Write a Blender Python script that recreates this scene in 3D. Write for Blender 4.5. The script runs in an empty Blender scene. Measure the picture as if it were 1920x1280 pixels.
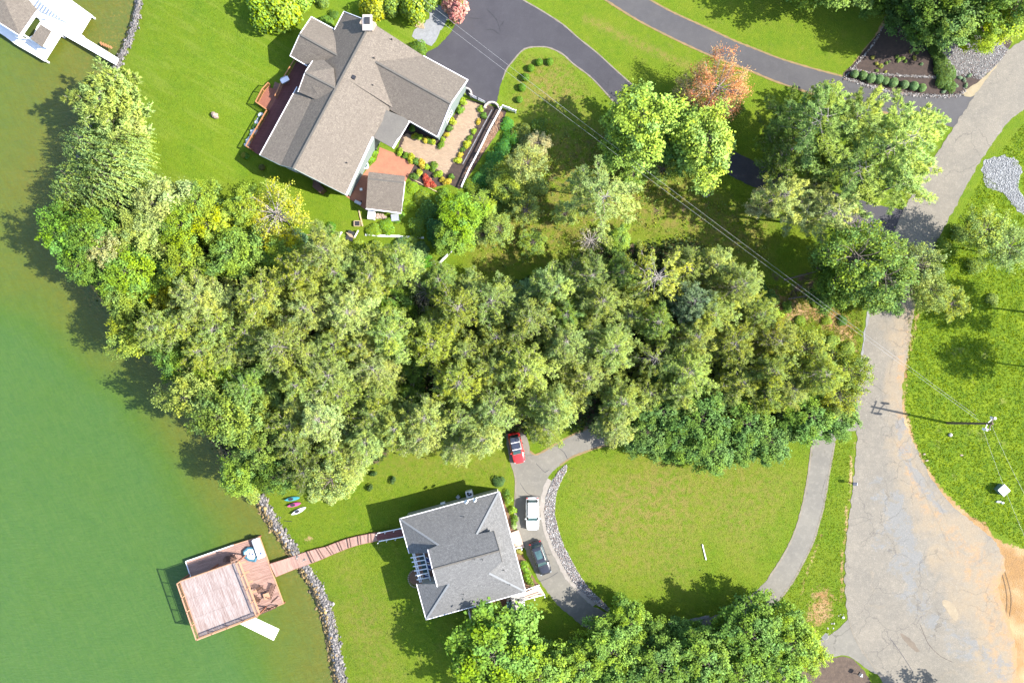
import bpy, bmesh, math, random
import numpy as np
from mathutils import Vector, Matrix

SC = bpy.context.scene
COL = SC.collection
H_CAM = 100.0            # drone height in metres
F_PX = 1300.0            # focal length in photo pixels (photo 1920 wide)

# ------------------------------------------------------------------ camera, sky, sun, exposure
cam_d = bpy.data.cameras.new('camera'); cam = bpy.data.objects.new('camera', cam_d); COL.objects.link(cam)
cam.location = (0, 0, H_CAM); cam.rotation_euler = (0, 0, 0)
cam_d.sensor_width = 36.0; cam_d.lens = 36.0 * F_PX / 1920.0
cam_d.clip_start = 1.0; cam_d.clip_end = 3000.0
SC.camera = cam
SUN_EL = math.radians(41.0)
SUN_DIR = Vector((math.cos(SUN_EL) * 0.9925, -math.cos(SUN_EL) * 0.122, math.sin(SUN_EL)))
world = bpy.data.worlds.new('World'); SC.world = world; world.use_nodes = True
wn = world.node_tree; wn.nodes.clear()
wo = wn.nodes.new('ShaderNodeOutputWorld'); wb = wn.nodes.new('ShaderNodeBackground'); ws = wn.nodes.new('ShaderNodeTexSky')
ws.sky_type = 'NISHITA'; ws.sun_disc = False; ws.sun_elevation = SUN_EL
ws.sun_rotation = math.atan2(SUN_DIR.x, SUN_DIR.y)
wb.inputs['Strength'].default_value = 0.15
wn.links.new(ws.outputs[0], wb.inputs[0]); wn.links.new(wb.outputs[0], wo.inputs[0])
sun_d = bpy.data.lights.new('sun', 'SUN'); sun = bpy.data.objects.new('sun', sun_d); COL.objects.link(sun)
sun_d.energy = 5.0; sun_d.angle = math.radians(0.5); sun_d.color = (1.0, 0.955, 0.87)
sun.rotation_euler = SUN_DIR.to_track_quat('Z', 'Y').to_euler()
SC.view_settings.view_transform = 'Standard'; SC.view_settings.look = 'None'
SC.view_settings.exposure = 1.64; SC.view_settings.gamma = 1.0
SC.view_settings.use_curve_mapping = False
SC.render.engine = 'CYCLES'
SC.cycles.max_bounces = 5; SC.cycles.transparent_max_bounces = 6

# ------------------------------------------------------------------ pixel -> place helpers (used to read positions off the photo)
def smooth(a, b, x):
    t = np.clip((x - a) / (b - a), 0, 1); return t * t * (3 - 2 * t)
def P0(px, py, z=0.0):
    return ((px - 960) / F_PX * (H_CAM - z), (640 - py) / F_PX * (H_CAM - z))
WATER_Z = -2.5
SHORE = [(420,-9500),(270,-900),(258,-300),(247,0),(238,35),(228,65),(213,97),(203,122),(192,148),(170,185),(150,232),(139,280),(128,330),(116,380),(112,430),(126,480),(152,520),(190,575),(238,620),(285,660),(322,715),(360,790),(405,850),(438,895),(470,938),(492,975),(522,1020),(548,1060),(580,1110),(602,1170),(614,1230),(624,1290),(660,1500),(700,1900),(900,9800)]
SH = np.array([P0(x, y, -2.0) for x, y in SHORE])
def seg_dist(X, Y, pts, closed=False):
    n = len(pts); best = np.full(X.shape, 1e9)
    for i in range(n if closed else n - 1):
        a = pts[i]; b = pts[(i + 1) % n]; d = b - a; L = max(d.dot(d), 1e-9)
        t = np.clip(((X - a[0]) * d[0] + (Y - a[1]) * d[1]) / L, 0, 1)
        best = np.minimum(best, (X - a[0] - t * d[0]) ** 2 + (Y - a[1] - t * d[1]) ** 2)
    return np.sqrt(best)
def inside(X, Y, pts):
    r = np.zeros(X.shape, bool); n = len(pts)
    for i in range(n):
        x1, y1 = pts[i]; x2, y2 = pts[(i + 1) % n]
        if y1 == y2: continue
        c = ((y1 > Y) != (y2 > Y)) & (X < (x2 - x1) * (Y - y1) / (y2 - y1) + x1)
        r ^= c
    return r
LAND = np.vstack([SH, [[2000, SH[-1][1]], [2000, SH[0][1]]]])
def shore_d(X, Y):
    d = seg_dist(X, Y, SH)
    return np.where(inside(X, Y, LAND), d, -d)
def gz(X, Y):
    X = np.asarray(X, float); Y = np.asarray(Y, float)
    d = shore_d(X, Y)
    z = np.where(d < 0, -2.6 + 0.30 * np.maximum(d, -12), -2.6 + 0.75 * smooth(0, 1.3, d) * 1.0)
    up = np.clip((d - 1.0) / 20.0, 0, 1)
    z = np.where(d >= 0, z + 1.85 * (1 - (1 - up) ** 1.7), z)
    return z
def gz1(x, y): return float(gz(np.array([x]), np.array([y]))[0])
def P(px, py, z=0.0):
    x, y = P0(px, py, z); return Vector((x, y, z))
def G(px, py, off=0.0):
    z = 0.0
    for _ in range(4):
        x, y = P0(px, py, z + off); z = gz1(x, y)
    x, y = P0(px, py, z + off); return Vector((x, y, z + off))
def plane(a, b, c):
    n = (b - a).cross(c - a).normalized(); return (a, n)
CAM = Vector((0, 0, H_CAM))
def hit(px, py, pl):
    d = Vector(((px - 960) / F_PX, (640 - py) / F_PX, -1.0)); t = (pl[0] - CAM).dot(pl[1]) / d.dot(pl[1])
    return CAM + d * t

def catmull(pts, step=8, closed=False):
    out = []; n = len(pts)
    rng = range(n if closed else n - 1)
    for i in rng:
        if closed: p0, p1, p2, p3 = pts[(i-1) % n], pts[i], pts[(i+1) % n], pts[(i+2) % n]
        else: p0, p1, p2, p3 = pts[max(i-1, 0)], pts[i], pts[i+1], pts[min(i+2, n-1)]
        k = max(1, int(math.hypot(p2[0]-p1[0], p2[1]-p1[1]) / step))
        for j in range(k):
            t = j / k
            out.append(tuple(0.5 * ((2*p1[q]) + (-p0[q]+p2[q])*t + (2*p0[q]-5*p1[q]+4*p2[q]-p3[q])*t*t + (-p0[q]+3*p1[q]-3*p2[q]+p3[q])*t**3) for q in (0, 1)))
    if not closed: out.append(tuple(pts[-1]))
    return out
R0 = random.Random(7)
def wob(x, y, s=1.0):
    return (math.sin(x*1.7*s+y*2.3*s)+math.sin(x*3.1*s-y*1.9*s+1.3)+math.sin(x*6.3*s+y*5.1*s+.4)*.6)/2.6

# ------------------------------------------------------------------ object helpers
def tag(o, label=None, cat=None, group=None, kind=None):
    if label: o['label'] = label
    if cat: o['category'] = cat
    if group: o['group'] = group
    if kind: o['kind'] = kind
    return o
def thing(name, label, cat, loc=(0, 0, 0), rz=0.0, group=None):
    o = bpy.data.objects.new(name, None); COL.objects.link(o)
    o.location = loc; o.rotation_euler = (0, 0, rz); o.empty_display_size = 0.3
    return tag(o, label, cat, group)
def link_mesh(name, me, m=None, parent=None):
    o = bpy.data.objects.new(name, me); COL.objects.link(o)
    if m is not None and not me.materials: me.materials.append(m)
    if parent is not None: o.parent = parent
    return o
class MB:
    """collects faces in one mesh"""
    def __init__(s): s.v = []; s.f = []; s.sm = False
    def add(s, vs, fs):
        b = len(s.v); s.v += [tuple(p) for p in vs]; s.f += [tuple(i + b for i in f) for f in fs]; return s
    def box(s, c, d, rz=0.0, rx=0.0, ry=0.0):
        c = Vector(c); M = Matrix.Rotation(rz, 3, 'Z') @ Matrix.Rotation(ry, 3, 'Y') @ Matrix.Rotation(rx, 3, 'X')
        vs = [c + M @ Vector((d[0]*i/2, d[1]*j/2, d[2]*k/2)) for i in (-1, 1) for j in (-1, 1) for k in (-1, 1)]
        return s.add(vs, [(0,1,3,2),(4,6,7,5),(0,4,5,1),(2,3,7,6),(0,2,6,4),(1,5,7,3)])
    def bar(s, a, b, w, h=None):
        a = Vector(a); b = Vector(b); h = h or w; d = (b - a); L = d.length
        if L < 1e-6: return s
        d.normalize(); up = Vector((0, 0, 1)) if abs(d.z) < .95 else Vector((1, 0, 0))
        sd = d.cross(up).normalized(); u = sd.cross(d).normalized()
        vs = [p + sd * (w/2*i) + u * (h/2*j) for p in (a, b) for i, j in ((-1,-1),(1,-1),(1,1),(-1,1))]
        return s.add(vs, [(3,2,1,0),(4,5,6,7),(0,1,5,4),(1,2,6,5),(2,3,7,6),(3,0,4,7)])
    def prism(s, poly, z0, z1):
        n = len(poly); vs = [(p[0], p[1], z0) for p in poly] + [(p[0], p[1], z1) for p in poly]
        area = sum(poly[i][0]*poly[(i+1) % n][1]-poly[(i+1) % n][0]*poly[i][1] for i in range(n))
        fs = [tuple(range(n, 2*n)), tuple(reversed(range(n)))] + [(i, (i+1) % n, (i+1) % n + n, i + n) for i in range(n)]
        if area < 0: fs = [tuple(reversed(f)) for f in fs]
        return s.add(vs, fs)
    def slab(s, pts, t):
        """sloping polygon with vertical thickness t downwards"""
        n = len(pts); pts = [Vector(p) for p in pts]
        area = sum(pts[i].x*pts[(i+1) % n].y-pts[(i+1) % n].x*pts[i].y for i in range(n))
        if area < 0: pts = pts[::-1]
        vs = pts + [p - Vector((0, 0, t)) for p in pts]
        return s.add(vs, [tuple(range(n)), tuple(reversed(range(n, 2*n)))] + [((i+1) % n, i, i + n, (i+1) % n + n) for i in range(n)])
    def cyl(s, a, b, r0, r1=None, n=10, cap=True):
        a = Vector(a); b = Vector(b); r1 = r0 if r1 is None else r1; d = (b-a).normalized()
        up = Vector((0, 0, 1)) if abs(d.z) < .95 else Vector((1, 0, 0)); sd = d.cross(up).normalized(); u = sd.cross(d)
        vs = [p + (sd*math.cos(2*math.pi*i/n) + u*math.sin(2*math.pi*i/n))*r for p, r in ((a, r0), (b, r1)) for i in range(n)]
        fs = [((i+1) % n, i, i+n, (i+1) % n+n) for i in range(n)]
        if cap: fs += [tuple(range(n)), tuple(reversed(range(n, 2*n)))]
        return s.add(vs, fs)
    def ball(s, c, r, n=10, m=6, jit=0.0, rng=R0):
        vs = []; c = Vector(c); rr = r if hasattr(r, '__len__') else (r, r, r)
        for j in range(1, m):
            for i in range(n):
                a = math.pi*j/m; b = 2*math.pi*i/n; k = 1 + rng.uniform(-jit, jit)
                vs.append((c.x+rr[0]*k*math.sin(a)*math.cos(b), c.y+rr[1]*k*math.sin(a)*math.sin(b), c.z+rr[2]*k*math.cos(a)))
        vs += [(c.x, c.y, c.z+rr[2]), (c.x, c.y, c.z-rr[2])]; t = len(vs)-2
        fs = [(j*n+i, (j+1)*n+i, (j+1)*n+(i+1) % n, j*n+(i+1) % n) for j in range(m-2) for i in range(n)]
        fs += [(t, i, (i+1) % n) for i in range(n)] + [(t+1, (m-2)*n+(i+1) % n, (m-2)*n+i) for i in range(n)]
        return s.add(vs, fs)
    def build(s, name, m, parent=None, local=False, smooth_=False, bevel=0.0):
        off = Vector(parent.location) if (parent is not None and not local) else Vector((0, 0, 0))
        if parent is not None and parent.parent is not None and not local: off = off + Vector(parent.parent.location)
        me = bpy.data.meshes.new(name)
        me.from_pydata([(x-off.x, y-off.y, z-off.z) for x, y, z in s.v], [], s.f)
        if smooth_: me.polygons.foreach_set('use_smooth', [True]*len(me.polygons))
        me.update()
        o = link_mesh(name, me, m, parent)
        if bevel > 0:
            b = o.modifiers.new('bevel', 'BEVEL'); b.width = bevel; b.segments = 2; b.limit_method = 'ANGLE'
        return o
def copy_tree(o, parent=None):
    c = o.copy(); COL.objects.link(c); c.parent = parent
    for ch in list(o.children): copy_tree(ch, c)
    return c
def npmesh(name, V, nper, attrs=None, center=None, fluff=.6):
    """V: (N*nper,3) vertices, N faces of nper corners; leaves get soft normals leaning outward from the crown centre"""
    V = V.reshape(-1, nper, 3); ng = np.cross(V[:, 1]-V[:, 0], V[:, 2]-V[:, 0]); fl = ng[:, 2] < 0; V[fl] = V[fl][:, ::-1]; ng[fl] *= -1
    ng /= np.maximum(np.linalg.norm(ng, axis=1, keepdims=True), 1e-9); ctr = V.mean(1); V = V.reshape(-1, 3)
    me = bpy.data.meshes.new(name); n = len(V); nf = n // nper
    me.vertices.add(n); me.vertices.foreach_set('co', np.ascontiguousarray(V, np.float32).ravel())
    me.loops.add(n); me.loops.foreach_set('vertex_index', np.arange(n, dtype=np.int32))
    me.polygons.add(nf); me.polygons.foreach_set('loop_start', np.arange(0, n, nper, dtype=np.int32))
    me.update(calc_edges=True)
    for k, a in (attrs or {}).items():
        at = me.attributes.new(k, 'FLOAT', 'FACE'); at.data.foreach_set('value', np.ascontiguousarray(a, np.float32))
    if center is not None:
        o = ctr - np.array(center); o /= np.maximum(np.linalg.norm(o, axis=1, keepdims=True), 1e-9); N = o*.75 + ng*fluff + np.array([0, 0, .35]); N /= np.linalg.norm(N, axis=1, keepdims=True)
        me.polygons.foreach_set('use_smooth', np.ones(nf, bool)); me.normals_split_custom_set_from_vertices(np.repeat(N, nper, 0).tolist())
    return me
def join_meshdata(name, parts, mats, attrs=None):
    pass

# ------------------------------------------------------------------ materials
def new_mat(name):
    m = bpy.data.materials.new(name); m.use_nodes = True; nt = m.node_tree; nt.nodes.clear()
    o = nt.nodes.new('ShaderNodeOutputMaterial'); b = nt.nodes.new('ShaderNodeBsdfPrincipled')
    nt.links.new(b.outputs[0], o.inputs[0]); return m, nt, b, o
class NT:
    def __init__(s, nt): s.t = nt; s.co = None
    def n(s, typ, **kw):
        x = s.t.nodes.new(typ)
        for k, v in kw.items(): setattr(x, k, v)
        return x
    def l(s, a, b): s.t.links.new(a, b)
    def obj(s):
        if s.co is None: s.co = s.n('ShaderNodeNewGeometry').outputs['Position']
        return s.co
    def noise(s, scale, detail=3, rough=.55, vec=None, dist=0.0, local=False):
        x = s.n('ShaderNodeTexNoise'); x.inputs['Scale'].default_value = scale; x.inputs['Detail'].default_value = detail
        x.inputs['Roughness'].default_value = rough; x.inputs['Distortion'].default_value = dist
        s.l(vec if vec is not None else s.obj(), x.inputs['Vector']); return x.outputs['Fac']
    def rng(s, v, a, b, c=0.0, d=1.0):
        x = s.n('ShaderNodeMapRange'); x.inputs[1].default_value = a; x.inputs[2].default_value = b
        x.inputs[3].default_value = c; x.inputs[4].default_value = d; s.l(v, x.inputs[0]); return x.outputs[0]
    def mix(s, f, a, b, mode='MIX'):
        x = s.n('ShaderNodeMix', data_type='RGBA', blend_type=mode)
        if isinstance(f, (int, float)): x.inputs[0].default_value = f
        else: s.l(f, x.inputs[0])
        for sock, c in ((x.inputs[6], a), (x.inputs[7], b)):
            if isinstance(c, (tuple, list)): sock.default_value = (*c[:3], 1)
            else: s.l(c, sock)
        return x.outputs[2]
    def math(s, op, a, b=0.0):
        x = s.n('ShaderNodeMath', operation=op)
        for i, q in enumerate((a, b)):
            if isinstance(q, (int, float)): x.inputs[i].default_value = q
            else: s.l(q, x.inputs[i])
        return x.outputs[0]
    def attr(s, name): return s.n('ShaderNodeAttribute', attribute_name=name)
    def bump(s, h, dist, strength, bsdf):
        x = s.n('ShaderNodeBump'); x.inputs['Distance'].default_value = dist; x.inputs['Strength'].default_value = strength
        s.l(h, x.inputs['Height']); s.l(x.outputs[0], bsdf.inputs['Normal'])
    def stretch(s, sx, sy, sz, rot=0.0):
        x = s.n('ShaderNodeMapping'); x.inputs['Scale'].default_value = (sx, sy, sz); x.inputs['Rotation'].default_value = (0, 0, rot)
        s.l(s.obj(), x.inputs[0]); return x.outputs[0]
def simple(name, c, c2=None, scale=3.0, rough=.7, metal=0.0, bump=0.0, fine=None, spec=.4, detail=4):
    m, nt, b, o = new_mat(name); t = NT(nt)
    c2 = c2 or tuple(x*.8 for x in c)
    f = t.rng(t.noise(scale, detail, .6), .3, .7)
    col = t.mix(f, c, c2)
    if fine:
        g = t.rng(t.noise(fine, 2, .6), .25, .75); col = t.mix(t.math('MULTIPLY', g, .45), col, tuple(x*.55 for x in c))
    t.l(col, b.inputs['Base Color']); b.inputs['Roughness'].default_value = rough; b.inputs['Metallic'].default_value = metal
    b.inputs['Specular IOR Level'].default_value = spec
    if bump: t.bump(t.noise(fine or scale*4, 3, .6), bump, .8, b)
    return m
def paint(name, c, rough=.25, coat=.6, metal=0.0):
    m = simple(name, c, tuple(x*.93 for x in c), 1.5, rough, metal); m.node_tree.nodes['Principled BSDF'].inputs['Coat Weight'].default_value = coat
    m.node_tree.nodes['Principled BSDF'].inputs['Coat Roughness'].default_value = .06
    return m
M = {}
M['bark'] = simple('bark', (.17, .14, .12), (.09, .07, .055), 6, .9, bump=.02, fine=25)
M['bark_grey'] = simple('bark_grey', (.36, .32, .30), (.22, .19, .17), 6, .9)
M['white'] = simple('white_paint', (.80, .80, .80), (.74, .75, .76), 2, .5, fine=20)
M['white_trim'] = simple('white_trim', (.78, .76, .78), (.66, .64, .68), 2, .5)
M['metal'] = simple('galvanised_metal', (.42, .44, .46), (.33, .35, .37), 5, .45, .5)
M['dark_metal'] = simple('dark_metal', (.03, .03, .035), (.05, .05, .055), 5, .45, .3)
M['black'] = simple('black_plastic', (.015, .015, .018), (.03, .03, .03), 5, .5)
M['tyre'] = simple('tyre_rubber', (.02, .02, .02), (.03, .03, .03), 9, .85)
M['stone'] = simple('pale_stone', (.42, .40, .38), (.24, .22, .21), 4, .85, fine=14, bump=.02)
M['stone_pink'] = simple('pinkish_stone', (.33, .245, .20), (.25, .185, .155), 5, .8, fine=16)
M['mulch'] = simple('dark_mulch', (.060, .040, .032), (.028, .020, .018), 2.2, .95, bump=.05, fine=9)
M['brownmulch'] = simple('brown_mulch', (.20, .11, .06), (.11, .06, .04), 2.2, .95, bump=.05, fine=9)
M['orange_wood'] = simple('orange_stained_wood', (.36, .17, .07), (.30, .13, .055), 5, .6, fine=20)
M['redwood'] = simple('red_stained_wood', (.24, .095, .06), (.19, .07, .045), 4, .6, fine=25)
M['darkwood'] = simple('dark_brown_furniture', (.06, .035, .025), (.10, .05, .035), 6, .6)
M['blue'] = simple('blue_cushion', (.03, .05, .14), (.05, .08, .20), 6, .8)
M['tube'] = simple('dark_teal_fabric', (.03, .09, .13), (.05, .14, .20), 4, .4)
M['teal'] = simple('turquoise_plastic', (.05, .24, .27), (.04, .18, .21), 4, .35)
M['pink'] = simple('pink_plastic', (.42, .07, .20), (.34, .05, .15), 4, .35)
M['brick_red'] = simple('stamped_concrete', (.33, .14, .08), (.25, .10, .06), 1.2, .7, fine=5, bump=.01)
M['mat_white'] = simple('foam_white', (.72, .76, .66), (.66, .72, .58), 3, .7)
M['green_ink'] = simple('green_print', (.05, .30, .12), (.04, .25, .10), 3, .7)
M['yellow'] = simple('yellow_flower', (.55, .38, .03), (.45, .28, .02), 9, .8)
M['sidingg'] = simple('sage_siding', (.17, .21, .20), (.14, .17, .165), 2, .7, fine=12)
M['sidingw'] = simple('cream_siding', (.52, .50, .46), (.45, .43, .40), 2, .7, fine=12)
M['pallet'] = simple('bare_pallet_wood', (.42, .33, .20), (.30, .22, .13), 8, .8)
M['conc_pink'] = simple('pink_concrete', (.46, .32, .25), (.38, .27, .21), 2, .8, fine=8)
M['gravel_white'] = simple('white_gravel', (.22, .215, .21), (.15, .145, .145), 1.4, .9, fine=7, bump=.05)
M['pebbles'] = simple('pebble_stones', (.50, .47, .45), (.20, .18, .19), 2.6, .85, fine=11)
M['cable'] = simple('cable_aluminium', (.34, .34, .34), (.3, .3, .3), 1, .5, .2)
M['curved_wall'] = simple('curved_wall_cap', (.42, .37, .34), (.34, .30, .28), 3, .8, fine=12)
M['polewood'] = simple('pole_wood', (.14, .10, .075), (.09, .065, .05), 8, .85, fine=20)
def glass_mat():
    m, nt, b, o = new_mat('window_glass'); t = NT(nt)
    t.l(t.mix(t.rng(t.noise(1.6, 2), .3, .7), (.03, .055, .06), (.05, .10, .10)), b.inputs['Base Color'])
    b.inputs['Roughness'].default_value = .08; b.inputs['Coat Weight'].default_value = .5; return m
M['glass'] = glass_mat()

def shingle_mat(name, ca, cb, cdark, stain):
    m, nt, b, o = new_mat(name); t = NT(nt)
    uv = t.n('ShaderNodeUVMap', uv_map='UVMap').outputs[0]
    br = t.n('ShaderNodeTexBrick'); t.l(uv, br.inputs['Vector'])
    br.inputs['Color1'].default_value = (*ca, 1); br.inputs['Color2'].default_value = (*cb, 1); br.inputs['Mortar'].default_value = (*cdark, 1)
    br.inputs['Scale'].default_value = 1.0; br.inputs['Brick Width'].default_value = .30; br.inputs['Row Height'].default_value = .17
    br.inputs['Mortar Size'].default_value = .016; br.inputs['Mortar Smooth'].default_value = .5; br.offset = .5
    f2 = t.rng(t.noise(3.4, 3, .75), .36, .64)
    col = t.mix(t.math('MULTIPLY', f2, .58), br.outputs['Color'], cdark)
    f3 = t.rng(t.noise(11, 2, .7), .45, .75)
    col = t.mix(t.math('MULTIPLY', f3, .45), col, tuple(x*1.5 for x in ca))
    st = t.rng(t.noise(.28, 4, .6), .42, .75)
    col = t.mix(t.math('MULTIPLY', st, .55), col, stain)
    mp = t.n('ShaderNodeMapping'); mp.inputs['Scale'].default_value = (2.2, .22, 1); t.l(uv, mp.inputs[0]); sk = t.rng(t.noise(1.0, 5, .7, vec=mp.outputs[0]), .46, .70); col = t.mix(t.math('MULTIPLY', sk, .38), col, stain)
    t.l(col, b.inputs['Base Color']); b.inputs['Roughness'].default_value = .9; b.inputs['Specular IOR Level'].default_value = .25
    h = t.math('ADD', t.math('MULTIPLY', br.outputs['Fac'], -1.0), t.math('MULTIPLY', f3, .6))
    t.bump(h, .012, .9, b); return m
M['roof_brown'] = shingle_mat('brown_shingles', (.172, .147, .121), (.126, .107, .088), (.062, .052, .044), (.115, .097, .081))
M['roof_grey'] = shingle_mat('grey_shingles', (.158, .156, .154), (.110, .109, .108), (.050, .050, .051), (.096, .095, .095))
M['roof_flat'] = simple('flat_roofing', (.13, .12, .105), (.105, .097, .088), .8, .85, fine=6)

def board_mat(name, ca, cb, gap, w=.14, stain=None, ang=0.0):
    m, nt, b, o = new_mat(name); t = NT(nt)
    r = t.n('ShaderNodeNewGeometry').outputs['Random Per Island']
    rot = t.n('ShaderNodeVectorRotate', rotation_type='Z_AXIS'); rot.inputs['Angle'].default_value = -math.radians(ang); t.l(t.obj(), rot.inputs['Vector'])
    mp = t.n('ShaderNodeMapping'); mp.inputs['Scale'].default_value = (.35, 3.2, 1); t.l(rot.outputs[0], mp.inputs[0]); sv = mp.outputs[0]
    col = t.mix(r, ca, cb)
    g = t.rng(t.noise(1.3, 5, .75, vec=sv), .40, .62)
    col = t.mix(t.math('MULTIPLY', g, .8), col, stain or ca)
    g2 = t.rng(t.noise(3.0, 3, .7, vec=sv), .45, .7)
    col = t.mix(t.math('MULTIPLY', g2, .5), col, gap)
    t.l(col, b.inputs['Base Color']); b.inputs['Roughness'].default_value = .75; return m
M['dock_board'] = board_mat('rosy_deck_boards', (.30, .175, .14), (.20, .115, .09), (.12, .065, .05), stain=(.34, .215, .175), ang=17)
M['walk_board'] = board_mat('rosy_walkway_boards', (.33, .19, .15), (.23, .135, .11), (.14, .08, .06), stain=(.37, .24, .19), ang=-70)
M['peach_rail'] = simple('peach_dock_rail', (.42, .235, .145), (.34, .18, .11), 5, .6, fine=20)
M['faded_board'] = board_mat('bleached_deck_boards', (.235, .185, .17), (.17, .115, .10), (.12, .068, .055), stain=(.31, .275, .265), ang=-71)
M['dark_board'] = board_mat('wine_deck_boards', (.15, .048, .042), (.11, .035, .032), (.06, .02, .02), stain=(.17, .055, .05))
M['brown_board'] = board_mat('brown_deck_boards', (.22, .11, .075), (.17, .085, .06), (.08, .04, .03), stain=(.25, .13, .09))

def leaf_mat(name, transl=.38, hue=.028, vmin=.36, vmax=1.75):
    m, nt, b, o = new_mat(name); t = NT(nt)
    oi = t.n('ShaderNodeObjectInfo'); lf = t.attr('leaf').outputs['Fac']; cl = t.attr('clump').outputs['Fac']
    hs = t.n('ShaderNodeHueSaturation'); t.l(oi.outputs['Color'], hs.inputs['Color'])
    t.l(t.rng(cl, 0, 1, .5 - hue, .5 + hue), hs.inputs['Hue']); t.l(t.rng(lf, 0, 1, vmin, vmax), hs.inputs['Value'])
    t.l(t.rng(cl, 0, 1, 1.1, .85), hs.inputs['Saturation'])
    b.inputs['Roughness'].default_value = .6; b.inputs['Specular IOR Level'].default_value = .12
    t.l(hs.outputs[0], b.inputs['Base Color'])
    tr = t.n('ShaderNodeBsdfTranslucent'); t.l(hs.outputs[0], tr.inputs[0])
    mx = t.n('ShaderNodeMixShader'); mx.inputs[0].default_value = transl
    t.l(b.outputs[0], mx.inputs[1]); t.l(tr.outputs[0], mx.inputs[2]); t.l(mx.outputs[0], o.inputs[0]); return m
M['leaf'] = leaf_mat('leaves'); M['needle'] = leaf_mat('needles', .34, .03, .36, 1.8)
# ------------------------------------------------------------------ ground zones (photo pixels on the ground)
def gp(pts): return np.array([P0(x, y) for x, y in pts])
ROAD = [(1935,40),(1925,70),(1891,94),(1860,135),(1830,176),(1797,226),(1755,290),(1712,360),(1682,420),(1662,470),(1648,520),(1636,570),(1624,620),(1617,680),(1611,730),(1604,765),(1606,800),(1606,830),(1600,900),(1594,950),(1586,1020),(1584,1090),(1586,1130),(1592,1165),(1606,1205),(1628,1240),(1660,1290),(1700,1420),(1960,1420),(1925,1300),(1907,1262),(1906,1220),(1893,1170),(1880,1130),(1872,1100),(1884,1062),(1873,1028),(1848,998),(1822,978),(1796,955),(1768,928),(1745,895),(1722,850),(1704,810),(1693,775),(1692,730),(1697,690),(1706,640),(1714,585),(1728,540),(1748,480),(1768,430),(1795,380),(1822,330),(1850,285),(1885,235),(1925,200),(1990,130),(2080,20),(2020,-40)]
UPPER = [(1100,-25),(1122,-8),(1190,35),(1250,66),(1300,90),(1342,108),(1400,130),(1450,151),(1494,166),(1560,188),(1620,203),(1665,212),(1710,222),(1760,232),(1800,240),(1850,225),(1885,170),(1862,172),(1804,178),(1740,178),(1680,172),(1640,163),(1600,150),(1581,144),(1520,128),(1461,110),(1420,94),(1377,77),(1330,55),(1262,24),(1215,-2),(1195,-25)]
LEFTD = [(870,-20),(870,5),(856,40),(845,62),(820,88),(799,103),(830,130),(868,158),(875,178),(905,190),(930,193),(936,168),(942,150),(950,130),(960,117),(977,97),(990,90),(1010,88),(1030,90),(1055,102),(1075,120),(1110,147),(1150,190),(1200,225),(1260,265),(1330,305),(1380,335),(1440,362),(1530,395),(1590,420),(1650,452),(1672,450),(1700,400),(1640,383),(1570,362),(1500,338),(1430,310),(1370,280),(1310,245),(1250,210),(1200,172),(1155,132),(1120,100),(1085,72),(1055,46),(1015,20),(980,0),(960,-20)]
LOOP_OUT = [(950,812),(957,860),(964,885),(967,902),(966,930),(966,960),(969,990),(987,1035),(1010,1085),(1035,1120),(1062,1148),(1097,1175),(1150,1196),(1230,1206),(1320,1190),(1400,1160),(1460,1125),(1485,1092),(1507,1052),(1525,1015),(1535,982),(1545,945),(1555,885),(1565,830),(1585,810),(1612,800),(1618,740),(1600,745),(1530,775),(1480,790),(1300,795),(1200,797),(1120,799),(1100,804),(1075,814),(1050,827),(1020,845),(1003,852),(994,845),(985,815)]
LOOP_IN = [(1150,832),(1120,839),(1092,849),(1072,857),(1050,872),(1030,892),(1017,920),(1012,950),(1017,985),(1028,1020),(1045,1055),(1060,1084),(1085,1112),(1112,1135),(1150,1153),(1200,1168),(1260,1172),(1330,1157),(1400,1120),(1440,1085),(1468,1042),(1490,997),(1505,945),(1515,892),(1522,835),(1500,822),(1420,818),(1300,822),(1200,826)]
BRANCH = [(1600,1156),(1591,1159),(1575,1175),(1555,1190),(1535,1200),(1490,1222),(1440,1250),(1390,1290),(1440,1310),(1470,1275),(1497,1254),(1515,1247),(1540,1237),(1565,1230),(1592,1230),(1640,1262),(1650,1250)]
GRAVEL = [(1062,870),(1046,884),(1034,905),(1024,930),(1020,960),(1025,990),(1038,1025),(1056,1060),(1072,1088),(1098,1115),(1125,1137),(1150,1150),(1135,1131),(1110,1108),(1090,1083),(1074,1055),(1057,1022),(1046,990),(1040,962),(1042,930),(1050,905),(1062,882)]
SAND_E = [(1692,760),(1700,770),(1716,830),(1738,875),(1764,915),(1795,945),(1822,968),(1850,980),(1862,1005),(1885,1018),(1925,1030),(1990,1080),(2100,1500),(1880,1500),(1870,1290),(1860,1150),(1850,1040),(1800,985),(1750,930),(1715,870),(1690,800)]
FOREST = [(150,530),(100,450),(90,400),(170,330),(300,395),(480,450),(640,470),(760,520),(900,560),(1000,520),(1120,470),(1300,450),(1380,520),(1440,590),(1560,660),(1600,720),(1560,770),(1480,812),(1200,800),(1060,800),(960,810),(860,815),(760,825),(690,870),(600,890),(500,915),(440,900),(350,800),(250,640)]
ROUGHE = [(1712,600),(1700,700),(1700,780),(1730,870),(1775,925),(1830,970),(1930,1030),(2400,1100),(2400,-100),(1960,200),(1840,330),(1760,480)]
BED_TR = [(1581,144),(1640,163),(1680,172),(1740,178),(1800,178),(1815,166),(1836,152),(1880,105),(1900,60),(1900,-60),(1720,-60),(1690,10),(1640,70),(1600,120)]
BED_BOT = [(1497,1256),(1515,1249),(1540,1239),(1565,1232),(1592,1232),(1612,1248),(1632,1275),(1660,1330),(1450,1330)]
DRY = [(1440,540),(1500,560),(1560,575),(1600,600),(1610,660),(1580,640),(1520,600),(1470,610),(1420,560)]
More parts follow.
